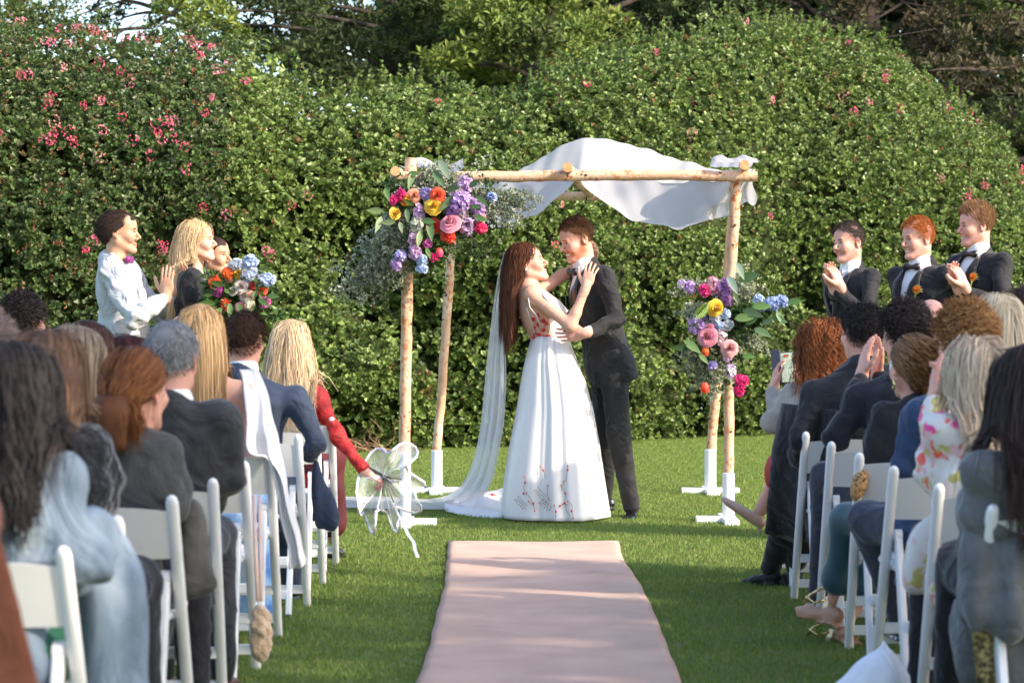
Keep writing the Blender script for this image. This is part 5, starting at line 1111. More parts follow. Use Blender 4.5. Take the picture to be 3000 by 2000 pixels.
ribbon([(a + A(.02, .1, 0), e + A(.015, .08, 0)) for a, e in veil_rows[:10]], 90, 30, .018, 21, M_VEIL, 'veil_underlayer', br.t)
br.hair((.045, .016, .01), (.13, .05, .028), 'long', fine=True, n=2400, length=.42, width=.0048, seg=12, back=.85, ff=(-.012, 1.0, .0, .082), low=-.06, wave=.006, thick=.016, mess=.4, shell=1.03, ymax=.0, kcut=lambda R: (R[:, 1] < .0) | (R[:, 2] > .07), vols=[((0, -.045, .02), (0, -.095, -.12), .066, .05), ((0, -.095, -.12), (0, -.11, -.22), .05, .038)], tipc=(.2, .075, .035))
b = MB(); b.ball(br.hl(-.0, 0, 0) * 0 + br.hl(.083, -.005, -.034), .006, 5); b.build('earring', mat('pearl', (.8, .78, .72), .25), br.t)
b = MB(); w0 = br.side['R']['wr']; b.tube([w0 + frame(A(0, 1, 0), A(.3, .1, .95)) @ A(math.cos(a) * .03, math.sin(a) * .026, -.02) for a in np.linspace(0, 2 * PI, 16)], .0022, 5); b.build('bracelet', M_SHINY, br.t)
# ------------------------------------------------------------------ standing wedding party
def standing(label, hx, hy, d, yaw, hyaw, sc, skin, fem=False, hp=0, hr=0, sw=.185, lean=0, group=None, h=None):
    """hx, hy: photo position of the middle of the head"""
    head = P(hx, hy, d); f = yawv(yaw); neck = head - A(0, 0, .165 * sc) - yawv(hyaw) * .02 - f * .0; pel = neck - A(0, 0, .53 * sc) - f * lean
    H = Human(label, pel, neck, head, yaw=yaw, hyaw=hyaw, hp=hp, hr=hr, sc=sc, sw=sw, skin=skin, fem=fem, group=group)
    L = pel[2]; r = H.r; kn = pel * A(1, 1, 0) + A(0, 0, L * .53)
    H.legs(kn + r * .09 + f * .02, pel * A(1, 1, 0) + r * .1 + A(0, 0, .09), kn - r * .09 + f * .02, pel * A(1, 1, 0) - r * .1 + A(0, 0, .09), toe=f); return H
def clap(H, c, dirn=(0, 0, 1), sep=.03, out=None, curl=.12, n=None, eh=.35):
    """both hands pressed together round point c, fingers along dirn, n points from the left palm to the right palm"""
    c = A(*c); dn = nrm(A(*dirn)); n = H.r if n is None else nrm(A(*n)); cc = H.sc
    for k, sg in (('R', 1), ('L', -1)):
        w_ = c - dn * .09 * cc + n * sg * (sep + .006); H.arm(k, w_, hint=A(0, 0, -1) + H.r * sg * eh, hd=dn + n * sg * -.06, pn=-n * sg, curl=curl)
    return H
M_TUXG = M_TUX
SUITC = fabric((.018, .018, .021), rough=.8, sheen=.12)
# man in the white shirt
s1 = standing('clapping man in a white dress shirt and purple bow tie, hair slicked back', 352, 680, 14.5, -3, -4, .99, 'tan', hp=-3, sw=.18, lean=-.05)
s1.browc = A(.04, .02, .015)
clap(s1, P(492, 805, 14.35) , (.12, .0, 1), sep=.018, n=(.45, -1, 0), curl=.12)
s1.arm('R', P(487, 868, 14.27), el=P(395, 925, 14.15), hd=(.05, .05, 1), pn=(.3, .9, .1), curl=.08, spread=.05); s1.arm('L', P(520, 850, 14.5), el=P(470, 920, 14.75), hd=(.45, -.05, .9), pn=(-.5, -.8, .1), curl=.3, spread=.1); s1.hands = s1.hands[2:]
s1.build_skin(smile=1, vh=.0042, vha=.004, vb=.028)
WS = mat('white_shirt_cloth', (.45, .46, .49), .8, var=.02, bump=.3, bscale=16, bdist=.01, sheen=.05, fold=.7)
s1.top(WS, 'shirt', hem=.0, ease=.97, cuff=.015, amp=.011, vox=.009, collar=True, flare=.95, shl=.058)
s1.bowtie(fabric((.2, .02, .16), rough=.5, bump=.1), off=(0, .078, .0)); s1.trousers(fabric((.012, .012, .014), rough=.7)); s1.shoes(M_BLACK_LEATHER)
s1.hair((.016, .01, .008), (.05, .03, .022), 'short', fine=True, n=2600, length=.045, comb=(0, -.8, -.5), width=.0035, ff=(.012, 1.0, .0, .068), low=-.085, mess=.12, thick=.003, seg=5, shell=.955)
b = MB(); b.box(P(530, 838, 14.5), (.018, .02, .014)); b.build('wrist_watch', M_DARK, s1.t)
# two bridesmaids
s2 = standing('smiling woman with long wavy blonde hair and a black blazer, beside the man in white', 577, 708, 14.6, 0, -8, .95, 'fair', True, hp=4, sw=.16, lean=-.02)
s2.arm('R', P(640, 960, 14.45), el=P(560, 930, 14.4), curl=.5, hand=False); s2.arm('L', P(720, 900, 14.9), el=P(640, 960, 15.0), curl=.5, hand=False)
s2.build_skin(smile=2); s2.top(fabric((.018, .018, .02), rough=.9), 'blazer', hem=.12, ease=1.05, vcut=(.5, .06)); s2.trousers(fabric((.014, .014, .016)))
s2.hair((.42, .26, .12), (.75, .55, .32), 'long', fine=True, n=1900, length=.42, width=.0048, seg=10, wave=.011, thick=.02, mess=.5, kcut=lambda R: (R[:, 1] < -.005) | (R[:, 2] > .075), ymax=.03, back=.92, ff=(-.01, 1.0, .0, .08), vols=[((0, -.06, .0), (0, -.09, -.14), .072, .05)], tipc=(.8, .62, .4))
s3 = standing('smiling brunette woman with pulled back hair holding the bouquet', 628, 752, 14.95, -10, -26, .95, 'tan', True, hp=3, sw=.155)
s3.arm('R', P(690, 915, 14.45), el=P(640, 975, 14.75), hd=(.8, .1, .5), pn=(.2, 1, 0), curl=.9); s3.arm('L', P(712, 930, 14.5), el=P(660, 985, 14.8), hd=(.7, -.4, .5), pn=(0, -1, .2), curl=.9)
s3.build_skin(smile=2, bare=('arms',)); s3.top(fabric((.12, .03, .035), rough=.6), 'dress', hem=.1, sleeves=False, ease=.95, collar=False); 
F = SDF(); F.loft(s3.pel, s3.M, [-.85, -.4, 0, .15], [.26, .22, .18, .15], [.24, .19, .14, .12], None, None, .03); F.build('skirt', fabric((.12, .03, .035), rough=.6), s3.t, .018, lambda x, y, z: .01 * np.sin(40 * x) + .01 * np.sin(34 * y))
s3.hair((.03, .014, .01), (.09, .045, .03), 'short', fine=True, n=2000, length=.08, comb=(0, -1.0, -.1), width=.0035, ff=(.03, 1.0, .0, .05), low=-.06, mess=.08, thick=.006, seg=5, vols=[((0, -.09, -.01), (0, -.1, -.02), .035, .035)])
# bouquet
bq = thing('bouquet', 'hand held bouquet of white peonies, yellow and orange roses and blue delphinium', 'bouquet', P(710, 940, 14.3))
def Z8(x, y, d=14.2): return P(250 + x / 3.485, 600 + y / 3.485, d)
S8 = 14.2 / FPX / 3.485
spray(bq, [Z8(1580, 1060, 14.3), Z8(1600, 930, 14.3), Z8(1640, 830, 14.3)], .085, 700, GRN, 31, .05, .013, 'greenery', stems=20)
spray(bq, [Z8(1400, 980, 14.3), Z8(1350, 960, 14.25)], .07, 260, GRN, 32, .05, .012, 'greenery')
fl(bq, Z8, S8, [('r', 1565, 690, 64, YEL), ('g', 1450, 700, 34, (CORAL, ORG)), ('g', 1325, 790, 42, (CORAL, ORG)), ('b', 1690, 590, 58, (PBL, PBL)), ('b', 1680, 700, 60, (PBL, WHT)), ('b', 1850, 770, 62, (PBL, PBL)), ('b', 1540, 610, 48, (PBL, WHT)), ('r', 1590, 830, 84, (.75, .65, .62)), ('r', 1500, 870, 54, (.74, .7, .6)), ('r', 1760, 790, 56, (.8, .68, .7)), ('r', 1620, 930, 58, (.78, .6, .55)), ('r', 1800, 870, 56, CORAL), ('r', 1710, 820, 40, RED), ('r', 1700, 930, 52, (.85, .5, .36)), ('r', 1590, 1040, 56, (.8, .3, .34)), ('g', 1350, 870, 40, ((.4, .05, .3), (.55, .08, .35))), ('g', 1430, 1020, 28, (CORAL,)), ('g', 1830, 1000, 32, ((.6, .12, .4),)), ('s', 1680, 1020, 46, ((.75, .7, .4), WHT)), ('r', 1460, 770, 44, PEACH)], 14.18, 300)
for x, y, L_, a in ((1330, 1010, .1, 2.9), (1400, 1050, .1, -2.4), (1480, 1000, .08, -1.6), (1760, 960, .08, -.4), (1850, 940, .08, .2), (1400, 830, .08, 2.6), (1300, 920, .06, 3.0), (1560, 1000, .08, -1.2)): bigleaf(bq, Z8(x, y, 14.15), L_, a)
b = MB(); b.tube([Z8(1560, 1000, 14.32), Z8(1500, 1190, 14.36), Z8(1470, 1300, 14.4)], .022, 8); b.build('stem_bundle', M_STEM, bq)
# groomsmen
def groomsman(label, hx, hy, d, yaw, hyaw, sc, hc, tie='bow', bout=None, hp=0, hr=0, skin='pink', smile=1, beard=0, clapc=None, hd=(-.3, 0, 1), sw=.205, hairkw={}):
    H = standing(label, hx, hy, d, yaw, hyaw, sc, skin, hp=hp, hr=hr, sw=sw); H.browc = A(hc[0]) * 1.3
    if clapc is not None: clap(H, clapc, hd, sep=.02, curl=.3, n=(.6, -.6, .1), eh=.55)
    else:
        for k, sg in (('R', 1), ('L', -1)): H.arm(k, H.pel + H.f * .14 + H.r * sg * .05 + A(0, 0, .06), hint=-H.f + H.r * sg * .6, hd=-H.r * sg * .8 + A(0, 0, -.4), pn=-H.f, curl=.5)
    H.build_skin(smile=smile, beard=beard, vh=.0042, vha=.004, vb=.028)
    H.top(SUITC, 'suit_jacket', hem=.14, vcut=(.38, .075), cuff=.05, vox=.0095, amp=.005); H.shirt(); H.lapels(fabric((.016, .016, .019), rough=.6, sheen=.3), zb=.38)
    if tie == 'bow': H.bowtie(off=(0, .082, -.002))
    else:
        b = MB(); b.hull([H.surf(x, z * H.T, -.004 + o) for x, z in ((-.016, .93), (.016, .93), (-.022, .6), (.022, .6), (-.01, .96), (.01, .96)) for o in (0, .012)]); b.build('necktie', fabric((.18, .15, .17), rough=.5), H.t)
        b = MB(); b.ball(H.surf(0, .955 * H.T, .012), A(.017, .014, .017), 5); b.build('tie_knot', fabric((.18, .15, .17), rough=.5), H.t)
    b = MB()
    for i in range(2): b.ball(H.surf(0, H.T * (.58 + .13 * i), -.008), .0045, 4)
    b.build('shirt_studs', M_SATIN, H.t) if tie == 'bow' else None
    H.trousers(SUITC); H.shoes(M_BLACK_LEATHER)
    H.hair(hc[0], hc[1], 'short', **{**dict(fine=True, n=2200, length=.024, comb=(0, .35, .05), width=.0032, ff=(.01, 1.0, .0, .07), low=-.075, mess=.12, thick=.006, seg=4), **hairkw})
    if bout:
        t = thing('boutonniere', bout, 'boutonniere', H.surf(-.1, .74 * H.T, .02)); c = H.surf(-.105, .745 * H.T, .03)
        rose(t, c, .027, (.85, .3, .02), (.8, .12, .01), n=H.f + A(0, -.3, .2), name='ranunculus'); b = MB(); b.tube([c - A(0, 0, .01), c + A(-.01, -.005, -.075)], .006, 5); b.build('stem', M_STEM, t)
        for q, (dx, dz) in enumerate(((.03, .02), (.04, -.01), (.02, .035), (.035, .005))): bigleaf(t, c + A(0, .005, 0), .045, math.atan2(dz, dx), (.3, .32, .14), W=.3)
    return H
groomsman('clapping groomsman with short dark greying hair and a long grey tie', 2487, 712, 14.6, 208, 212, .93, ((.05, .035, .028), (.14, .11, .1)), tie='long', hp=-4, hr=4, clapc=P(2438, 800, 14.3), hd=(-.35, -.1, 1), beard=((.2, .12, .09), .35), hairkw=dict(ff=(.0, 1.0, .0, .08)))
groomsman('red haired groomsman with an orange boutonniere, between the two clapping groomsmen', 2690, 700, 14.6, 215, 206, .96, ((.3, .085, .02), (.5, .17, .05)), bout='orange ranunculus boutonniere on the red haired groomsman', hp=-6, smile=2)
groomsman('tall clapping groomsman at the far right with an orange boutonniere', 2860, 662, 14.6, 210, 192, .97, ((.16, .08, .04), (.34, .19, .1)), bout='orange ranunculus boutonniere on the tallest groomsman', hp=-4, smile=2, clapc=P(2800, 800, 14.3), hd=(-.4, -.1, 1), hairkw=dict(length=.035, comb=(0, .2, .3)))
# ------------------------------------------------------------------ folding chairs
M_CHAIR = mat('white_resin', (.78, .78, .79), .38, spec=.5, var=.03, vscale=5); M_PAD = mat('seat_pad', (.72, .71, .7), .55)
def chair_proto():
    t = thing('folding_chair', 'x', 'chair', (0, 0, 0))
    def bar(pts, w_, d_, n=10):
        b = MB(); b.tube(pts, w_, n, sq=d_ / w_, ref=(0, 1, .01) if 0 else (0, 1, 0)); return b
    for x in (-1, 1):
        top = A(x * .213, .0, .765); ft = A(x * .213, .41, .0); d_ = nrm(ft - top); pts = [top - d_ * .017, top - d_ * .01, top + d_ * .006, lerp(top, ft, .5), ft]
        b = MB(); b.tube(pts, [.007, .014, .0185, .0185, .0175], 12, sq=.8, ref=(0, 1, 0)); autosmooth(b.build('side_rail', M_CHAIR, t, local=True), 60)
        top = A(x * .178, .12, .535); ft = A(x * .178, -.06, .0); pts = [top + A(0, .004, .022), top + A(0, .003, .014), top, lerp(top, ft, .5), ft]
        b = MB(); b.box(lerp(top, ft, .5), (.012, .024, .27), frame(A(0, 1, .3), top - ft), bev=.004); ob = b.build('rear_leg', M_CHAIR, t, False, True)
        b = MB(); M = frame(A(0, 1, .3), top - ft); b.tube([top - A(.012, 0, 0), top + A(.012, 0, 0)], .024, 14); autosmooth(b.build('leg_cap', M_CHAIR, ob), 50)
        b = MB(); b.tube([(x * .215, .19, .42), (x * .165, .19, .42)], .008, 8); b.build('hinge_bolt', M_CHAIR, t, local=True)
    def backp(z0, z1, name, th=.016):
        V = []
        for i in range(13):
            a = i / 12 * 2 - 1
            for z, o in ((z0, -1), (z1, -1), (z1, 1), (z0, 1)):
                yy = .41 * (1 - z / .765) + .028 * (1 - a * a) * -1 + o * th / 2 + .0; V.append((a * .2, yy, z + (.012 * (1 - a * a) if z == z1 else 0)))
        b = MB(); F = [(i * 4 + k, i * 4 + (k + 1) % 4, (i + 1) * 4 + (k + 1) % 4, (i + 1) * 4 + k) for i in range(12) for k in range(4)] + [(3, 2, 1, 0), (48, 49, 50, 51)]; b.add(V, F); o = b.build(name, M_CHAIR, t, True, True); autosmooth(o, 40)
    backp(.595, .735, 'back_panel')
    b = MB(); b.box((0, .28, .425), (.19, .195, .014), bev=.008); b.build('seat_frame', M_CHAIR, t, False, True)
    b = MB(); b.box((0, .28, .446), (.165, .17, .012), bev=.01); b.build('seat_pad', M_PAD, t, False, True)
    for y, z, w_ in ((.3, .2, .2), (.37, .08, .2), (-.04, .1, .17), (-.005, .24, .17)):
        b = MB(); b.box((0, y, z), (w_, .009, .019), bev=.003); b.build('stretcher', M_CHAIR, t, False, True)
    return t
def copy_tree(o, parent=None):
    c = o.copy(); COL.objects.link(c); c.parent = parent
    for ch in list(o.children): copy_tree(ch, c)
    return c
proto = chair_proto(); _first = [True]
def chair(x, t, label, rz=0):
    o = proto if _first[0] else copy_tree(proto); _first[0] = False
    o.location = (x, t, 0); o.rotation_euler = (0, 0, math.radians(rz)); o['label'] = label; o['group'] = 'white folding chairs set out in rows'; return o
LT = [5.6, 6.45, 7.2, 7.95, 8.9, 9.85, 10.95, 11.9, 12.85]; RT = [6.85, 7.7, 8.62, 9.46, 10.3, 11.2, 12.1, 12.95]
LN = ['the guest in the denim jacket', 'the guest in the black fur coat', 'the woman with the auburn ponytail', 'the grey haired man', 'the white shawl and cream fur bag', 'the woman in the blue dress', 'the man in the navy suit', 'an empty place behind the red jacket', 'the woman in the red jacket']
LX = [-.98, -.995, -.956, -.93, -.93, -.93, -.915, -.91, -.905]
for i, t in enumerate(LT): chair(LX[i] - .213, t, 'white folding chair at the left aisle, behind %s' % LN[i] if i not in (4, 7) else ('white folding chair at the aisle with a cream fur bag hanging from it' if i == 4 else 'empty white folding chair at the left aisle behind the front row'), rz=(-2, 1, -1, 2, 0, 1, -1, 0, 1)[i])
LI = ['dark haired stranger', 'blurred brown haired woman', 'grey blonde woman in glasses', 'dark auburn haired woman', 'dark long haired woman', 'bald man', 'row of the navy suit', 'row with the empty aisle chair', 'front row']
for i, t in enumerate(LT): chair(LX[i] - .213 - .49, t + .02, 'inner white folding chair left of %s' % LN[i].replace('an empty place behind the red jacket', 'the empty aisle chair').replace('the white shawl and cream fur bag', 'the chair with the fur bag'), rz=(1, -1, 2, 0, -1, 1, 0, 2, -1)[i])
RN = ['the dark haired guest in the grey coat', 'the floral blouse', 'the man in the blue suit', 'the woman with the gold earring', 'the clapping man with dark curls', 'the man in the dark coat', 'the woman filming with a phone', 'nobody at the front']
for i, t in enumerate(RT[:7]): chair(1.285 + .213, t, 'white folding chair at the right aisle, behind %s' % RN[i], rz=(2, -1, 1, -2, 0, 1, -1)[i])
for i, t in enumerate(RT[:7]): chair(1.285 + .213 + .49, t + .02, 'inner white folding chair right of %s' % RN[i], rz=(0, 1, -1, 2, 0, -1, 1)[i])
# ------------------------------------------------------------------ seated guests
def seated(label, hx, hy, t, sc=1.0, yaw=90, hyaw=None, hp=0, hr=0, fem=False, skin='pink', sw=.185, px_=None, cross=0, group=None, knee=.46, footx=0):
    """hx, hy: photo position of the head centre; t: depth of the chair back"""
    d = t + .13; head = P(hx, hy, d) - A(0, 0, .042); f = yawv(yaw); neck = head - A(0, 0, .16 * sc) - yawv(hyaw or yaw) * .015; x0 = neck[0] if px_ is None else px_
    pel = A(x0 + (.05 if x0 > 0 else -.05), t + .2, .53); H = Human(label, pel, neck, head, yaw=yaw, hyaw=hyaw, hp=hp, hr=hr, sc=sc, sw=sw, skin=skin, fem=fem, group=group)
    r = nrm(H.r * A(1, 1, 0)); H.gr = r
    for k, sg in (('R', 1), ('L', -1)):
        kn = pel + f * knee * sc + r * sg * .085 + A(0, 0, .02); an = A(kn[0], kn[1] + .03, .09) + r * (sg * .02 + footx); H.leg[k].update(kn=kn, an=an, toe=f)
    return H
def lap(H, k, up=.1, fw=.26, side=.02, hand=True):
    sg = 1 if k == 'R' else -1; w_ = H.pel + H.f * fw + H.gr * sg * side + A(0, 0, up); H.arm(k, w_, hint=-H.f * .6 + H.gr * sg * 1.0 + A(0, 0, -.3), hand=hand, hd=H.f * .7 - H.gr * sg * .6, curl=.4); return H
def both(H, **kw): lap(H, 'R', **kw); lap(H, 'L', **kw); return H
def finish(H, topm, botm, shoe=None, skirt=0, sk=1.0, **kw):
    smile = kw.pop('smile', 0); bare = kw.pop('bare', ()); H.build_skin(smile=smile, bare=bare, vh=.011, vha=.0068, vb=.03, ad=.05)
    nm = kw.pop('name', 'jacket'); kw.setdefault('vox', .015); kw.setdefault('amp', .007)
    if topm is not None: H.top(topm, nm, **kw)
    if skirt:
        F = SDF(); kn = (H.leg['R']['kn'] + H.leg['L']['kn']) / 2; F.ell(H.pel, A(.18, .15, .12), H.M, .05); F.cap(H.leg['R']['hip'], H.leg['R']['kn'], .1 * sk, .08 * sk, .06); F.cap(H.leg['L']['hip'], H.leg['L']['kn'], .1 * sk, .08 * sk, .06)
        F.cap(H.leg['R']['kn'], lerp(H.leg['R']['kn'], H.leg['R']['an'], skirt), .075 * sk, .085 * sk, .05); F.cap(H.leg['L']['kn'], lerp(H.leg['L']['kn'], H.leg['L']['an'], skirt), .075 * sk, .085 * sk, .05); F.build('skirt', botm, H.t, .021, lambda x, y, z: .006 * sn(x, y, z, 24))
    else: H.trousers(botm, vox=.022)
    H.shoes(shoe or M_BLACK_LEATHER, vox=.012)
BLK = fabric((.02, .02, .024)); CHAR = fabric((.035, .037, .042), var=.2); NAVY = fabric((.035, .05, .085)); NAVY2 = fabric((.03, .055, .12)); DGREY = fabric((.055, .055, .055), var=.2)
def hang(par, name, m, pts, rr, fl=.5, vox=.012, amp=.012, fr=55, k=.05):
    F = SDF()
    for (a, b_), (r0, r1) in zip(zip(pts[:-1], pts[1:]), zip(rr[:-1], rr[1:])):
        n_ = 5
        for i in range(n_): q = (i + .5) / n_; c_ = lerp(a, b_, q); r_ = lerp(r0, r1, q); F.ell(c_, A(r_, r_ * fl, np.linalg.norm(b_ - a) / n_ * 1.1), None, k)
    return F.build(name, m, par, vox, lambda x, y, z: amp * sn(x, y, z * .35, 26) + amp * .6 * np.sin(fr * x + 2 * sn(x, y, z, 5)))
# red jacket woman, front row left
h = seated('blonde woman in a red lace jacket reaching out to hold a clear umbrella', 855, 985, 12.85, 1.0, yaw=80, hyaw=78, fem=True, skin='pink', sw=.165, px_=-1.08)
h.side['R']['sh'] = P(935, 1165, 12.95); h.arm('R', P(1075, 1385, 12.75), el=P(985, 1275, 12.85), hd=(.85, -.1, -.5), pn=(-.5, .1, -.85), curl=.95); lap(h, 'L')
M_RED = mat('red_lace', ramp=[(.35, (.3, .008, .008)), (.6, (.6, .02, .015)), (.75, (.72, .05, .035))], rscale=26, rough=.6, bump=.8, bscale=120, bdist=.004, fold=.6)
finish(h, M_RED, mat('burgundy_cloth', (.09, .008, .012), .7), skirt=.75, name='lace_jacket', amp=.006)
h.hair((.36, .23, .12), (.78, .6, .38), 'long', n=2200, length=.4, width=.006, seg=11, wave=.009, thick=.025, mess=.9, back=.25, vols=[((0, -.05, .0), (0, -.08, -.2), .08, .065)], tipc=(.8, .65, .45))
# clear umbrella in her hand
UM = sheer('clear_plastic', (.9, .92, .95), .2, .15, gloss=1); M_RIM = mat('white_piping', (.82, .82, .86), .4)
um = thing('umbrella', 'half folded clear plastic umbrella with white piping held over the grass', 'umbrella', P(1130, 1400, 12.75))
def Z9(x, y, d): return P(1000 + x / 3.92, 1250 + y / 3.92, d)
RIM = [(270, 385), (330, 300), (400, 235), (495, 225), (515, 315), (540, 320), (590, 260), (660, 200), (730, 183), (800, 190), (850, 215), (895, 290), (875, 350), (800, 410), (700, 440), (760, 520), (850, 575), (985, 630), (1005, 705), (900, 715), (800, 735), (860, 850), (930, 900), (930, 970), (860, 1000), (760, 985), (640, 905), (560, 890), (650, 960), (690, 1060), (680, 1170), (640, 1255), (600, 1190), (545, 1080), (535, 960), (450, 935), (370, 950), (390, 1050), (400, 1180), (380, 1270), (330, 1200), (290, 1080), (240, 900), (232, 1055), (215, 1050), (185, 900), (165, 760), (180, 600), (215, 510)]
hub = Z9(480, 575, 12.75); n = len(RIM); rim = [Z9(x, y, 12.75 + .16 * math.sin(i * .8) + .05 * math.sin(i * 2.1)) for i, (x, y) in enumerate(RIM)]; rim = A(rim); rim = .25 * np.roll(rim, 1, 0) + .5 * rim + .25 * np.roll(rim, -1, 0)
V = []; m_ = 9
for i in range(n):
    for j in range(m_): v = j / (m_ - 1); p = lerp(hub, rim[i], v); V.append(p + A(0, .05 * math.sin(v * PI) * math.sin(i * 1.3) + .02 * math.sin(v * 9 + i), .012 * math.sin(v * 7 + i * .9)))
F = [(i * m_ + j, ((i + 1) % n) * m_ + j, ((i + 1) % n) * m_ + j + 1, i * m_ + j + 1) for i in range(n) for j in range(m_ - 1)]
b = MB(); b.add(V, F); b.build('canopy', UM, um)
b = MB(); b.tube(np.concatenate([rim, rim[:1]]), .0065, 6); b.build('piping', M_RIM, um)
for i in (1, 7, 13, 19, 26, 32, 38, 44): b = MB(); b.tube([V[i * m_ + j] for j in range(m_)], .002, 4); b.build('seam', M_RIM, um)
for (x, y, dy) in ((700, 700, .05), (600, 865, -.05), (600, 740, .1), (560, 640, -.1), (690, 600, 0), (470, 760, .05), (640, 560, .12)): b = MB(); b.tube([hub + A(0, 0, .0), Z9(x, y, 12.75 + dy)], .003, 5); b.build('rib', M_DARK, um)
b = MB(); b.tube([hub + A(-.11, 0, .06), hub, hub + A(.05, 0, -.03)], .012, 8); b.build('shaft', M_DARK, um)
b = MB(); pts = [Z9(720, 1130, 12.7), Z9(770, 1240, 12.7), Z9(830, 1320, 12.68), Z9(850, 1420, 12.66), Z9(880, 1500, 12.66)]; W_ = []
for i, p in enumerate(pts): W_ += [p - A(.009, 0, 0), p + A(.009, .01 * math.sin(i * 2), 0)]
b.grid(W_, 5, 2); b.build('closing_strap', M_RIM, um)
# navy suit man
h = seated('brown haired man in a navy suit one place behind the red jacket', 716, 972, 10.95, 1.0, yaw=82, hyaw=76, sw=.195, px_=-1.12); h.side['R']['sh'] = P(868, 1168, 11.05); h.arm('R', P(905, 1330, 11.45), el=P(922, 1300, 11.05), hand=False); lap(h, 'L')
finish(h, NAVY, NAVY, hem=.16, flare=1.08); h.hair((.045, .022, .014), (.13, .07, .045), 'short', n=2000, length=.035, width=.0045, comb=(.3, -.3, -.2), low=-.085, mess=.5, seg=4)
b = MB(); 
F = SDF(); F.cap(h.neck - h.u * .01, h.neck + h.u * .035, .074, .069, .01); F.build('shirt_collar', M_WHITE_CLOTH, h.t, .008)
F = SDF(); [F.ell(lerp(P(925, 1380, 11.2), P(962, 1525, 11.2), q), A(.025 + .03 * q, .02, .05), None, .03) for q in np.linspace(0, 1, 6)]; F.build('coat_tail', NAVY, h.t, .009, lambda x, y, z: .006 * sn(x, y, z, 25) + .005 * np.sin(90 * x))
# blue dress woman with shawl
h = seated('woman with long straight light brown hair, bare back, blue dress and white shawl', 590, 955, 9.85, 1.0, yaw=84, hyaw=80, fem=True, skin='fair', sw=.165, px_=-1.17); both(h, hand=False)
M_BLUE = mat('blue_print', ramp=[(.35, (.55, .68, .82)), (.5, (.3, .5, .75)), (.65, (.06, .2, .55))], rscale=7, rough=.6, sheen=.2)
h.build_skin(bare=('torso', 'arms'), vh=.008, vb=.014)
F = SDF(); F.loft(h.pel, h.M, A(-.15, .1, .4, .6, .72) * h.T, A(.2, .19, .165, .16, .16), A(.16, .15, .13, .13, .13), None, None, .02); O_, M_ = h.pel, h.M
F.wedge(lambda x, y, z: -(((x - O_[0]) * M_[0, 1] + (y - O_[1]) * M_[1, 1] + (z - O_[2]) * M_[2, 1])) - .02 - np.clip((.42 * h.T * 1.0 - ((z - O_[2]))) * 1.5, -0.05, 1) ); F.build('dress', M_BLUE, h.t, .012, lambda x, y, z: .005 * sn(x, y, z, 20))
h.t['label'] = 'woman with long straight light brown hair, bare back and blue dress'
F = SDF(); F.ell(h.pel, A(.2, .19, .14), h.M, .05); [F.cap(h.leg[k]['hip'], h.leg[k]['kn'], .1, .08, .06) for k in 'RL']; [F.cap(h.leg[k]['kn'], h.leg[k]['an'], .08, .09, .06) for k in 'RL']; F.build('skirt', M_BLUE, h.t, .016)
h.hair((.2, .12, .06), (.5, .34, .18), 'long', n=2200, length=.36, width=.0055, seg=10, thick=.018, mess=.3, back=.3, vols=[((0, -.05, .0), (.01, -.08, -.17), .075, .055)], tipc=(.5, .3, .14))
# shawl over her shoulder and chair
sh = thing('shawl', 'long cream white shawl hanging from the shoulder down over the chair rail', 'shawl', P(780, 1400, 9.9)); M_SHAWL = mat('cream_wool', (.72, .69, .67), .95, bump=.6, bscale=60, bdist=.008, sheen=.4)
def drape(par, name, L, R, m_, nu=46, nv=14, amp=.018, fr=8, th=.008, seed=0):
    tt = np.linspace(0, 1, len(L)); V = []; L, R = A(L), A(R); f = lambda Q, u: A([np.interp(u, tt, Q[:, k]) for k in range(3)])
    for i in range(nu):
        u = i / (nu - 1); a, e = f(L, u), f(R, u)
        for j in range(nv):
            v = j / (nv - 1); p = lerp(a, e, v); V.append(p + A(.004 * math.sin(u * 30 + v * 5), -amp * math.sin(v * fr + 2 * math.sin(u * 2.6 + seed)) - .02 * math.sin(v * PI), .003 * math.sin(u * 50 + seed)))
    V = A(V).reshape(nu, nv, 3)
    for _ in range(3): V[1:-1] = V[:-2] * .25 + V[1:-1] * .5 + V[2:] * .25
    b = MB(); b.grid(V.reshape(-1, 3), nu, nv); o = b.build(name, m_, par); o.modifiers.new('s', 'SOLIDIFY').thickness = th; return o
dz = [P(700, 1082, 10.02), P(718, 1150, 9.86), P(722, 1250, 9.8), P(725, 1330, 9.79), P(795, 1330, 9.78), P(820, 1480, 9.78), P(845, 1600, 9.78), P(850, 1665, 9.78)]; ez = [P(760, 1082, 10.12), P(790, 1170, 9.95), P(810, 1270, 9.82), P(826, 1330, 9.8), P(842, 1430, 9.78), P(872, 1540, 9.78), P(895, 1630, 9.78), P(895, 1655, 9.78)]
drape(sh, 'shawl_cloth', dz, ez, M_SHAWL, amp=.022, fr=9)
# cream fur bag
bgt = thing('handbag', 'cream fluffy bag hanging on a long strap from the aisle chair', 'bag', P(766, 1850, 8.5)); M_FUR = mat('cream_fur', (.68, .48, .3), 1, bump=1, bscale=45, bdist=.02, sheen=.5, var=.25, vscale=30)
F = SDF(); F.ell(P(768, 1855, 8.5), A(.032, .04, .095), None, .02); F.cap(P(757, 1790, 8.5), P(762, 1900, 8.5), .018, .026, .03); F.build('pouch', M_FUR, bgt, .007, lambda x, y, z: .006 * sn(x, y, z, 120) + .005 * sn(x, y, z, 60, 3))
b = MB(); b.tube([P(744, 1450, 8.72), P(748, 1600, 8.6), P(756, 1760, 8.5)], .007, 6, sq=.4); b.tube([P(760, 1450, 8.76), P(762, 1600, 8.62), P(766, 1760, 8.5)], .006, 6, sq=.4); b.build('strap', mat('pink_strap', (.62, .45, .38), .6), bgt)
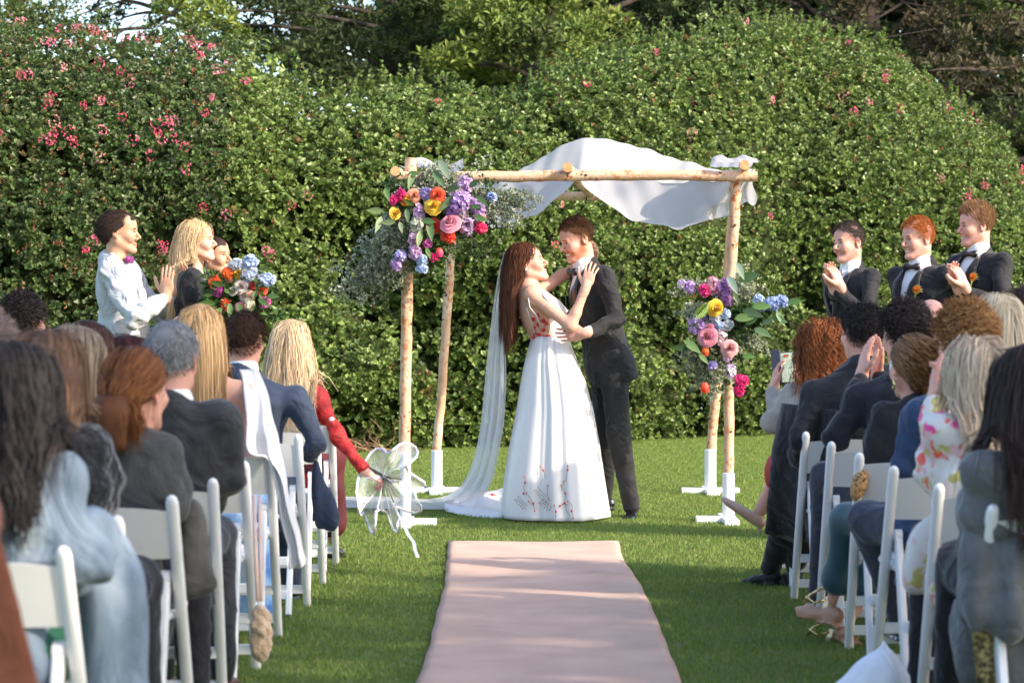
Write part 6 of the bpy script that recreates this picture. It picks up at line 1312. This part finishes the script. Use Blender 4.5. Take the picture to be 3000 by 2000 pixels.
# grey haired man
h = seated('grey haired man with a small bald spot in a dark checked suit', 505, 1018, 7.95, 1.0, yaw=84, hyaw=82, sw=.2, px_=-1.08); h.side['R']['sh'] = P(650, 1222, 8.05); h.arm('R', h.pel + A(.12, .25, .1), el=P(676, 1390, 8.1), hand=False); lap(h, 'L')
M_CHECK = fabric((.035, .036, .04), var=.25, vscale=22); h.paint.append((h.hl(0, -.095, .09), .04, A(.6, .36, .3), 0)); finish(h, M_CHECK, M_CHECK, hem=.15, ease=1.0, shoe=mat('oxblood_leather', (.09, .02, .015), .3)); h.leg
h.hair((.12, .12, .125), (.42, .42, .43), 'short', n=2600, length=.018, width=.0035, comb=(0, -.2, -.4), low=-.085, mess=.5, seg=3, shell=1.01, thick=.004, kcut=lambda R: ~(((R[:, 0]) ** 2 + (R[:, 1] + .085) ** 2 + (R[:, 2] - .085) ** 2) < .0009))
F = SDF(); F.cap(h.neck - h.u * .015, h.neck + h.u * .028, .074, .069, .01); F.build('shirt_collar', M_WHITE_CLOTH, h.t, .008)
# ponytail woman
h = seated('woman with an auburn ponytail in a black coat, in front of the fur coat', 400, 1105, 7.2, 1.0, yaw=78, hyaw=64, fem=True, sw=.17, px_=-1.12); h.side['R']['sh'] = P(472, 1330, 7.3); h.arm('R', h.pel + A(.15, .25, .05), el=P(502, 1470, 7.35), hand=False); lap(h, 'L')
finish(h, DGREY, BLK, hem=.2, flare=1.1, name='coat', ease=1.05)
hang(h.t, 'coat_hem', DGREY, [P(520, 1480, 7.42), P(550, 1600, 7.42), P(590, 1740, 7.42)], [.05, .05, .045], fl=.6, vox=.01)
h.hair((.07, .026, .015), (.26, .1, .035), 'long', n=1700, length=.3, width=.006, seg=9, back=.6, gather=(0, -.125, -.03), wave=.01, thick=.012, mess=.25, tipc=(.45, .17, .05), vols=[((0, -.1, -.02), (0, -.14, -.05), .05, .04), ((0, -.14, -.06), (-.02, -.16, -.16), .045, .03), ((0.03, -.14, -.06), (.04, -.15, -.14), .035, .025)])
# fur coat woman
h = seated('woman with a brown bob in a black fur coat, nearest but one on the left', 150, 1065, 6.45, 1.0, yaw=76, hyaw=66, fem=True, sw=.18, px_=-1.18); both(h, hand=False); h.side['R']['sh'] = P(242, 1310, 6.55); h.arm('R', h.pel + A(.12, .25, .1), el=P(285, 1460, 6.58), hand=False)
M_BFUR = mat('black_fur', (.012, .012, .016), .9, bump=1, bscale=35, bdist=.03, sheen=.5); finish(h, M_BFUR, BLK, name='fur_coat', ease=1.08, hem=.2, amp=.012, flare=1.15)
h.hair((.07, .035, .025), (.24, .14, .09), 'long', n=1800, length=.2, width=.006, seg=8, thick=.02, mess=.4, vols=[((-.02, -.03, .0), (-.02, -.04, -.08), .085, .075), ((.02, -.03, .0), (.02, -.04, -.08), .085, .075)], tipc=(.36, .2, .11))
# denim woman
h = seated('dark haired woman in a pale denim jacket, nearest on the left', 45, 1120, 5.6, 1.02, yaw=80, hyaw=70, fem=True, sw=.2, px_=-1.14); h.side['R']['sh'] = P(165, 1400, 5.7); h.arm('R', h.pel + A(.12, .25, .1), el=P(258, 1640, 5.68), hand=False); lap(h, 'L', hand=False)
M_DENIM = mat('washed_denim', ramp=[(.3, (.07, .1, .15)), (.5, (.18, .24, .31)), (.7, (.35, .41, .47))], rscale=7, rough=.9, bump=.5, bscale=200, bdist=.002, stretch=(1, 1, .45), fold=.8); finish(h, M_DENIM, mat('green_cloth', (.01, .09, .05), .8), name='denim_jacket', ease=1.08, hem=.2, amp=.012, flare=1.0, skirt=.5)
hang(h.t, 'jacket_skirt', M_DENIM, [P(225, 1500, 5.95), P(250, 1700, 5.95), P(272, 1900, 5.95), P(277, 2120, 5.95)], [.09, .105, .1, .1], fl=.7)
h.hair((.012, .01, .011), (.03, .025, .026), 'long', n=2000, length=.27, width=.006, seg=10, wave=.012, thick=.03, mess=.6, vols=[((0, -.04, .0), (.02, -.06, -.12), .082, .06)])
# clapping hands of hidden guests come with their owners further in
h = seated('woman with a dark auburn bob between the white shirt and the grey haired man', 380, 1050, 9.3, 1.0, yaw=84, hyaw=70, fem=True, px_=-1.45); both(h, hand=False); finish(h, BLK, BLK); h.hair((.035, .012, .012), (.1, .035, .03), 'long', n=1700, length=.22, width=.0055, seg=8, thick=.02, mess=.3, vols=[((0, -.03, .0), (0, -.05, -.07), .09, .08)])
h = seated('short dark curly haired man at the far left', 70, 925, 11.5, 1.05, yaw=70, hyaw=60, px_=-2.2); both(h, hand=False); finish(h, CHAR, BLK); h.hair((.02, .014, .012), (.06, .045, .04), 'short', n=2400, length=.03, width=.006, curl=.007, seg=6, comb=(0, 0, 0), mess=.8, thick=.014, low=-.09, shell=1.03)
h = seated('grey blonde woman wearing glasses turned to the right', 222, 1035, 7.75, 1.0, yaw=60, hyaw=28, fem=True, px_=-1.5); lap(h, 'L', hand=False); h.arm('R', P(270, 1180, 8.1), hd=(.2, .5, .8), pn=(-1, .2, 0), curl=.2); finish(h, CHAR, BLK, smile=1)
h.hair((.16, .12, .09), (.42, .34, .25), 'long', n=1700, length=.25, width=.0055, seg=8, thick=.02, mess=.3, back=.1, vols=[((0, -.04, .0), (0, -.05, -.13), .082, .06)], tipc=(.4, .22, .1))
b = MB(); e1, e2 = h.hl(.033, .098, .0), h.hl(-.033, .098, .0)
for e_ in (e1, e2): b.tube([e_ + h.HM @ A(math.cos(a) * .024, 0, math.sin(a) * .018) for a in np.linspace(0, 2 * PI, 16)], .002, 5)
b.tube([h.hl(.057, .09, .004), h.hl(.078, -.01, .006)], .002, 5); b.build('glasses', M_DARK, h.t)
h = seated('long dark haired woman whose cheek and ear show behind the glasses wearer', 262, 1010, 9.0, 1.0, yaw=70, hyaw=50, fem=True, px_=-1.55); both(h, hand=False); finish(h, CHAR, BLK); h.hair((.025, .012, .01), (.08, .035, .028), 'long', n=1500, length=.38, width=.006, seg=9, thick=.015, mess=.3, back=.6, vols=[((0, -.05, 0), (0, -.1, -.2), .07, .045)])
h = seated('balding man partly hidden behind the straight haired woman', 540, 970, 11.9, .98, yaw=84, hyaw=80, px_=-1.6); both(h, hand=False); finish(h, CHAR, BLK); h.hair((.2, .17, .15), (.4, .36, .33), 'short', n=900, length=.015, width=.004, low=-.08, seg=3, shell=1.0, cap=False, kcut=lambda R: R[:, 2] < .03)
h = seated('guest with pinkish brown hair cut off by the left edge', -40, 1000, 7.9, 1.05, yaw=85, px_=-1.75); both(h, hand=False); finish(h, CHAR, BLK); h.hair((.12, .08, .07), (.3, .22, .19), 'short', n=1200, length=.03, width=.005, low=-.08, seg=4)
h = seated('guest in a rust coloured coat at the bottom left corner', -430, 1000, 4.2, 1.0, yaw=85, px_=-1.18); h.side['R']['sh'] = h.side['R']['sh'] + A(.02, 0, 0); h.arm('R', h.pel + A(.1, .25, .05), el=A(-.93, 4.2, .86), hand=False); lap(h, 'L', hand=False); M_RUST = fabric((.2, .065, .035)); finish(h, M_RUST, M_RUST, hem=.2, flare=1.2)
drape(h.t, 'coat_side', [P(-260, 1600, 4.2), P(-230, 1800, 4.2), P(-200, 2150, 4.2)], [P(-10, 1560, 4.15), P(45, 1760, 4.15), P(125, 2080, 4.15)], M_RUST, nu=20, nv=10, amp=.015, fr=4)
# right hand side ----------------------------------------------------
h = seated('woman with big curly auburn hair in a beige trench coat filming with her phone', 2405, 1005, 12.1, 1.0, yaw=108, hyaw=112, fem=True, sw=.17, px_=1.5); h.side['L']['sh'] = P(2330, 1150, 12.3)
h.arm('L', P(2268, 1135, 12.45), el=P(2262, 1240, 12.35), hd=(.1, .15, 1), pn=(1, .1, 0), curl=.35); h.arm('R', P(2370, 1105, 12.6), el=P(2400, 1190, 12.5), hd=(-.9, -.05, .4), pn=(-.1, -1, .2), curl=.9)
M_TRENCH = fabric((.36, .32, .28), var=.15); h.leg['L'].update(kn=P(2300, 1375, 12.6), an=P(2228, 1495, 12.7), toe=nrm(A(-.75, .1, .55))); h.build_skin(bare=('legs',), vh=.008, vha=.005, vb=.016, feet=False)
h.top(M_TRENCH, 'trench_coat', hem=.15, ease=1.05, cuff=.03); F = SDF(); F.ell(h.pel, A(.2, .17, .13), h.M, .05); F.cap(h.leg['L']['hip'], h.leg['L']['kn'], .12, .1, .08); F.cap(h.leg['R']['hip'], h.leg['R']['kn'], .12, .1, .08); F.cap(h.leg['L']['kn'], lerp(h.leg['L']['kn'], h.leg['L']['an'], .3), .06, .055, .05); F.build('skirt', mat('red_skirt', (.4, .01, .015), .6), h.t, .015)
M_NUDEL = mat('nude_leather', (.48, .3, .22), .3, coat=.3); h.shoes(M_NUDEL, heel=.05)
h.hair((.07, .02, .01), (.32, .1, .03), 'long', n=1500, length=.2, width=.005, seg=14, fine=True, curl=.011, thick=.05, mess=1.0, back=.0, shell=1.15, vols=[((0, -.03, .0), (-.01, -.04, -.07), .105, .1)], tipc=(.45, .15, .04))
ph = thing('smartphone', 'smartphone in a dark folio case held up to film the couple', 'phone', P(2290, 1085, 12.5)); Mp = frame(A(.25, 1, 0), A(-.08, 0, 1)); b = MB(); b.box(P(2303, 1076, 12.55), (.038, .005, .078), Mp, bev=.004); b.build('phone_body', M_DARK, ph, False)
scr = bpy.data.materials.new('phone_screen'); scr.use_nodes = True; nn_ = scr.node_tree.nodes; bb = nn_['Principled BSDF']; tn = nn_.new('ShaderNodeTexNoise'); tn.inputs['Scale'].default_value = 30; cr = nn_.new('ShaderNodeValToRGB'); e = cr.color_ramp.elements; e[0].position = .4; e[0].color = (.08, .16, .05, 1); e[1].position = .65; e[1].color = (.6, .62, .6, 1); scr.node_tree.links.new(tn.outputs[0], cr.inputs[0]); scr.node_tree.links.new(cr.outputs[0], bb.inputs['Base Color']); scr.node_tree.links.new(cr.outputs[0], bb.inputs['Emission Color']); bb.inputs['Emission Strength'].default_value = .35; bb.inputs['Roughness'].default_value = .15
b = MB(); b.box(P(2303, 1076, 12.543), (.034, .001, .072), Mp); b.build('screen', scr, ph, False); b = MB(); b.box(P(2302, 1042, 12.54), (.012, .001, .005), Mp); b.build('record_badge', mat('red_badge', (.7, .05, .03), .4), ph, False)
b = MB(); b.box(P(2275, 1073, 12.5), (.004, .038, .08), frame(A(.55, -1, 0), A(-.08, 0, 1)), bev=.002); b.build('case_flap', mat('slate_case', (.07, .07, .1), .6), ph, False)
# man in dark coat
h = seated('man with wavy dark hair and a long black wool coat, nearest the phone', 2522, 950, 11.2, 1.0, yaw=100, hyaw=112, sw=.2, px_=1.5); h.side['L']['sh'] = P(2395, 1155, 11.3); h.arm('L', P(2330, 1400, 11.6), el=P(2345, 1290, 11.25), hand=False); lap(h, 'R', hand=False)
h.leg['L'].update(kn=P(2330, 1420, 11.75), an=P(2258, 1660, 12.2), toe=nrm(A(-.6, .7, -.1))); h.leg['R'].update(kn=P(2400, 1430, 11.7), an=P(2330, 1660, 12.1)); finish(h, BLK, BLK, name='wool_coat', hem=.25, ease=1.06, flare=1.15, thighs=.7, shoe=fabric((.01, .01, .012), rough=.6))
drape(h.t, 'coat_skirt', [P(2290, 1180, 11.45), P(2262, 1300, 11.5), P(2250, 1430, 11.6), P(2240, 1560, 11.8)], [P(2450, 1200, 11.15), P(2430, 1350, 11.2), P(2400, 1500, 11.4), P(2330, 1590, 11.8)], BLK, nu=30, nv=12, amp=.02, fr=7)
h.hair((.016, .012, .012), (.06, .05, .048), 'short', n=2400, length=.035, width=.005, curl=.004, seg=6, comb=(.1, -.3, -.1), mess=.6, thick=.01, low=-.08, shell=1.01)
# clapping man dark curls
h = seated('clapping man with thick dark curls in a black suit', 2650, 955, 10.3, 1.0, yaw=100, hyaw=118, hp=-4, sw=.2, px_=1.62); h.side['L']['sh'] = P(2515, 1172, 10.45); h.arm('L', P(2525, 1100, 10.75), el=P(2445, 1290, 10.48), hd=(.15, .1, 1), pn=(1, .3, 0), curl=.15); h.arm('R', P(2570, 1100, 10.8), el=P(2680, 1230, 10.6), hd=(.05, .1, 1), pn=(-1, -.3, 0), curl=.15)
h.leg['L'].update(kn=P(2420, 1400, 10.85), an=A(1.32, 10.95, .09)); finish(h, fabric((.016, .016, .024)), fabric((.045, .045, .06)), hem=.16); h.hair((.022, .014, .013), (.075, .055, .05), 'short', n=2800, length=.035, width=.005, curl=.008, seg=7, comb=(0, 0, .1), mess=.8, thick=.02, low=-.08, shell=1.08)
F = SDF(); F.cap(h.neck - h.u * .015, h.neck + h.u * .035, .072, .067, .01); F.build('shirt_collar', M_WHITE_CLOTH, h.t, .008)
# bun woman
h = seated('woman with a low brown bun and a gold earring in a black coat', 2672, 1045, 9.46, .98, yaw=96, hyaw=108, fem=True, sw=.175, px_=1.48); h.side['L']['sh'] = P(2588, 1222, 9.55); both(h, hand=False); h.arm('L', h.pel + A(-.1, .25, .1), el=P(2555, 1350, 9.58), hand=False)
h.leg['L'].update(kn=A(1.3, 9.95, .5), an=A(1.26, 10.05, .16), toe=nrm(A(-.5, .6, .1))); h.leg['R'].update(an=A(1.32, 9.98, .1)); finish(h, BLK, mat('teal_velvet', (.015, .06, .075), .6, sheen=.5), name='coat', hem=.2, flare=1.1, skirt=.72, sk=.72, shoe=mat('pink_skin_sandal', (.45, .24, .14), .45), amp=.006)
h.hair((.05, .025, .015), (.25, .12, .05), 'short', n=1700, length=.1, width=.006, comb=(0, -1, -.35), low=-.05, mess=.1, thick=.014, seg=7, vols=[((-.02, -.1, -.05), (.03, -.1, -.05), .045, .045)], tipc=(.5, .24, .08))
b = MB(); e_ = h.hl(-.082, -.012, -.05); b.tube([e_ + A(0, math.sin(a) * .012, math.cos(a) * .017 - .01) for a in np.linspace(0, 2 * PI, 14)], .0055, 7); b.build('gold_earring', M_SHINY, h.t)
# gold block heels on her feet
for (x, y) in ((2430, 1770), (2440, 1865)):
    d_ = 10.15; b = MB(); b.box(P(x, y, d_), (.018, .02, .028), frame(A(-.4, 1, 0), A(.35, 0, 1)), bev=.003); b.build('block_heel', mat('gold_leather%d' % x, (.62, .5, .32), .35, metal=.6), h.t, False)
    b = MB(); b.tube([P(x - 75, y - 5, d_), P(x - 55, y - 30, d_ - .03), P(x - 25, y - 48, d_ - .03), P(x - 5, y - 50, d_)], .006, 6); b.tube([P(x - 70, y - 25, d_ - .03), P(x - 45, y - 5, d_ - .04), P(x - 10, y - 15, d_ - .03)], .005, 6); b.build('sandal_strap', M_SHINY, h.t)
F = SDF(); F.ell(P(2518, 1415, 9.5), A(.03, .03, .07), frame(A(0, 1, 0), A(.3, 0, 1)), .01); lp = thing('handbag', 'small leopard print bag tucked beside the bun woman\'s chair', 'bag', P(2518, 1415, 9.5)); F.build('pouch', mat('leopard_print', ramp=[(.42, (.5, .27, .1)), (.5, (.5, .27, .1)), (.52, (.05, .025, .01)), (.6, (.05, .025, .01)), (.62, (.55, .33, .14))], rscale=60, detail=1, rough=.7), lp, .006)
# blue suit man with strawberry curls
h = seated('man with strawberry blond curls in a blue suit', 2825, 972, 8.62, 1.0, yaw=98, hyaw=108, sw=.2, px_=1.5); h.side['L']['sh'] = P(2690, 1215, 8.72); h.arm('L', h.pel + A(-.08, .3, .1), el=P(2655, 1360, 8.74), hand=False); lap(h, 'R', hand=False)
h.leg['L'].update(kn=P(2540, 1520, 9.15), an=P(2640, 1800, 9.25)); finish(h, NAVY2, fabric((.05, .055, .075)), hem=.18, thighs=.35, flare=1.1); h.hair((.2, .08, .025), (.5, .27, .11), 'short', n=3000, length=.035, width=.006, curl=.009, seg=7, comb=(0, 0, .1), mess=.8, thick=.022, low=-.06, shell=1.08)
F = SDF(); F.cap(h.neck - h.u * .015, h.neck + h.u * .035, .072, .067, .01); F.build('shirt_collar', mat('pale_blue_cotton', (.5, .6, .75), .8), h.t, .008)
# floral blouse woman
h = seated('clapping woman with pale blonde hair in a floral blouse', 2862, 1075, 7.7, 1.0, yaw=98, hyaw=104, fem=True, sw=.18, px_=1.46); h.side['L']['sh'] = P(2768, 1275, 7.8); h.arm('L', P(2738, 1175, 8.2), el=P(2728, 1400, 7.9), hd=(.0, .1, 1), pn=(1, .1, 0), curl=.2); h.arm('R', P(2790, 1180, 8.2), el=P(2880, 1330, 8.1), hd=(-.25, .1, 1), pn=(-1, .1, 0), curl=.3)
def floral():
    m = bpy.data.materials.new('floral_silk'); m.use_nodes = True; N = m.node_tree.nodes; L = m.node_tree.links; b = N['Principled BSDF']; b.inputs['Roughness'].default_value = .5; tc = N.new('ShaderNodeTexCoord'); prev = None
    for sc_, th, c_, off in ((13, .27, (.75, .04, .25), 0), (15, .22, (.8, .08, .04), 3.3), (11, .28, (.7, .45, .45), 7.1), (16, .2, (.5, .45, .12), 5.7)):
        mp = N.new('ShaderNodeMapping'); mp.inputs['Location'].default_value = (off,) * 3; L.new(tc.outputs['Object'], mp.inputs[0]); v = N.new('ShaderNodeTexNoise'); v.inputs['Scale'].default_value = sc_; v.inputs['Detail'].default_value = 2; L.new(mp.outputs[0], v.inputs['Vector'])
        r = N.new('ShaderNodeMapRange'); r.inputs[1].default_value = .58; r.inputs[2].default_value = .63; L.new(v.outputs[0], r.inputs[0]); x = N.new('ShaderNodeMix'); x.data_type = 'RGBA'; L.new(r.outputs[0], x.inputs['Factor']); x.inputs['B'].default_value = (*c_, 1)
        if prev is None: x.inputs['A'].default_value = (.68, .64, .6, 1)
        else: L.new(prev, x.inputs['A'])
        prev = x.outputs['Result']
    L.new(prev, b.inputs['Base Color']); return m
M_FLORAL = floral(); finish(h, M_FLORAL, BLK, name='floral_blouse', hem=.2, ease=1.08, amp=.012, flare=1.15)
hang(h.t, 'blouse_hem', M_FLORAL, [P(2730, 1530, 8.05), P(2715, 1640, 8.05), P(2700, 1740, 8.05)], [.045, .06, .045], fl=.7, vox=.01, amp=.014)
h.hair((.42, .3, .2), (.75, .6, .45), 'long', n=2200, length=.2, width=.006, seg=9, wave=.012, thick=.03, mess=.9, vols=[((0, -.03, .0), (0, -.05, -.08), .09, .075)], tipc=(.75, .6, .45))
# grey coat woman nearest
h = seated('dark haired woman in a grey wool coat, nearest on the right', 3010, 1110, 6.85, 1.08, yaw=98, hyaw=110, fem=True, sw=.2, px_=1.42); h.side['L']['sh'] = P(2905, 1385, 6.9); h.arm('L', h.pel + A(-.08, .3, .05), el=P(2868, 1590, 6.95), hand=False); lap(h, 'R', hand=False)
M_GREY = fabric((.11, .115, .12), var=.18, sheen=.4); finish(h, M_GREY, fabric((.012, .012, .014)), name='wool_coat', hem=.2, ease=1.12, amp=.012, flare=1.15)
hang(h.t, 'coat_side', M_GREY, [P(2945, 1480, 6.95), P(2950, 1620, 6.92), P(2975, 1760, 6.9), P(3000, 1840, 6.9)], [.07, .1, .095, .07], fl=.7, vox=.012, amp=.016)
h.hair((.014, .01, .01), (.05, .035, .03), 'long', n=1900, length=.36, width=.007, seg=11, wave=.009, thick=.022, mess=.8, vols=[((0, -.04, .01), (0, -.09, -.2), .09, .075), ((0, -.09, -.2), (0, -.14, -.33), .065, .045)], tipc=(.08, .04, .03))
h = seated('pale haired guest mostly hidden between the curly heads', 2920, 930, 9.46, 1.0, yaw=95, hyaw=110, fem=True, px_=1.9); both(h, hand=False); finish(h, CHAR, BLK); h.hair((.5, .38, .24), (.8, .68, .5), 'long', n=1400, length=.2, width=.006, seg=7, thick=.02, mess=.3, vols=[((0, -.03, .0), (0, -.05, -.08), .08, .07)])
h = seated('dark curly haired guest at the right edge', 3005, 920, 10.3, 1.0, yaw=95, px_=2.08); both(h, hand=False); finish(h, BLK, BLK); h.hair((.02, .012, .012), (.08, .05, .05), 'short', n=1800, length=.05, width=.005, curl=.008, seg=6, mess=.8, thick=.02, low=-.08, shell=1.1)
h = seated('bald pink scalped guest beside the thick dark curls', 2725, 930, 11.2, 1.0, yaw=95, px_=1.98); both(h, hand=False); finish(h, BLK, BLK); h.hair((.2, .17, .15), (.4, .36, .33), 'short', n=800, length=.015, width=.004, low=-.08, seg=3, cap=False, kcut=lambda R: R[:, 2] < .02)
# white cloth bag on the grass
wb = thing('cloth_bag', 'crumpled white cloth bag on the grass beside the right aisle chairs', 'bag', A(1.15, 7.75, 0)); F = SDF(); c = P(2570, 1990, 7.7); F.ell(A(1.1, 7.7, .14), A(.1, .09, .11), None, .05); F.cap(A(1.12, 7.7, .2), P(2592, 1885, 7.7), .06, .015, .06); F.cap(A(1.0, 7.7, .12), A(1.1, 7.7, .22), .05, .04, .06); F.build('bag_body', mat('white_nylon', (.72, .74, .8), .5, bump=.3, bscale=12, bdist=.02), wb, .008, lambda x, y, z: .007 * sn(x, y, z, 38) + .006 * np.abs(sn(x, y, z, 60, 2)))
b = MB(); b.tube([P(2585, 1900, 7.62), P(2625, 1960, 7.6), P(2635, 2060, 7.62)], .006, 6); b.build('handle', M_RIM, wb)
gb = thing('evening_bag', 'gold sequined evening bag hanging low beside the grey coat', 'bag', P(2905, 1900, 6.95)); F = SDF(); F.box(P(2905, 1900, 6.95), (.05, .02, .1), frame(A(0, 1, 0), A(-.1, 0, 1)), .015); F.build('pouch', mat('gold_sequins', ramp=[(.4, (.05, .04, .015)), (.6, (.35, .28, .12))], rscale=90, rough=.35, metal=.6, bump=.8, bscale=160), gb, .006)
b = MB(); b.tube([P(2885, 1815, 6.95), P(2900, 1770, 6.95), P(2930, 1740, 6.95), P(2960, 1800, 6.95)], .006, 6); b.build('chain', M_SHINY, gb)
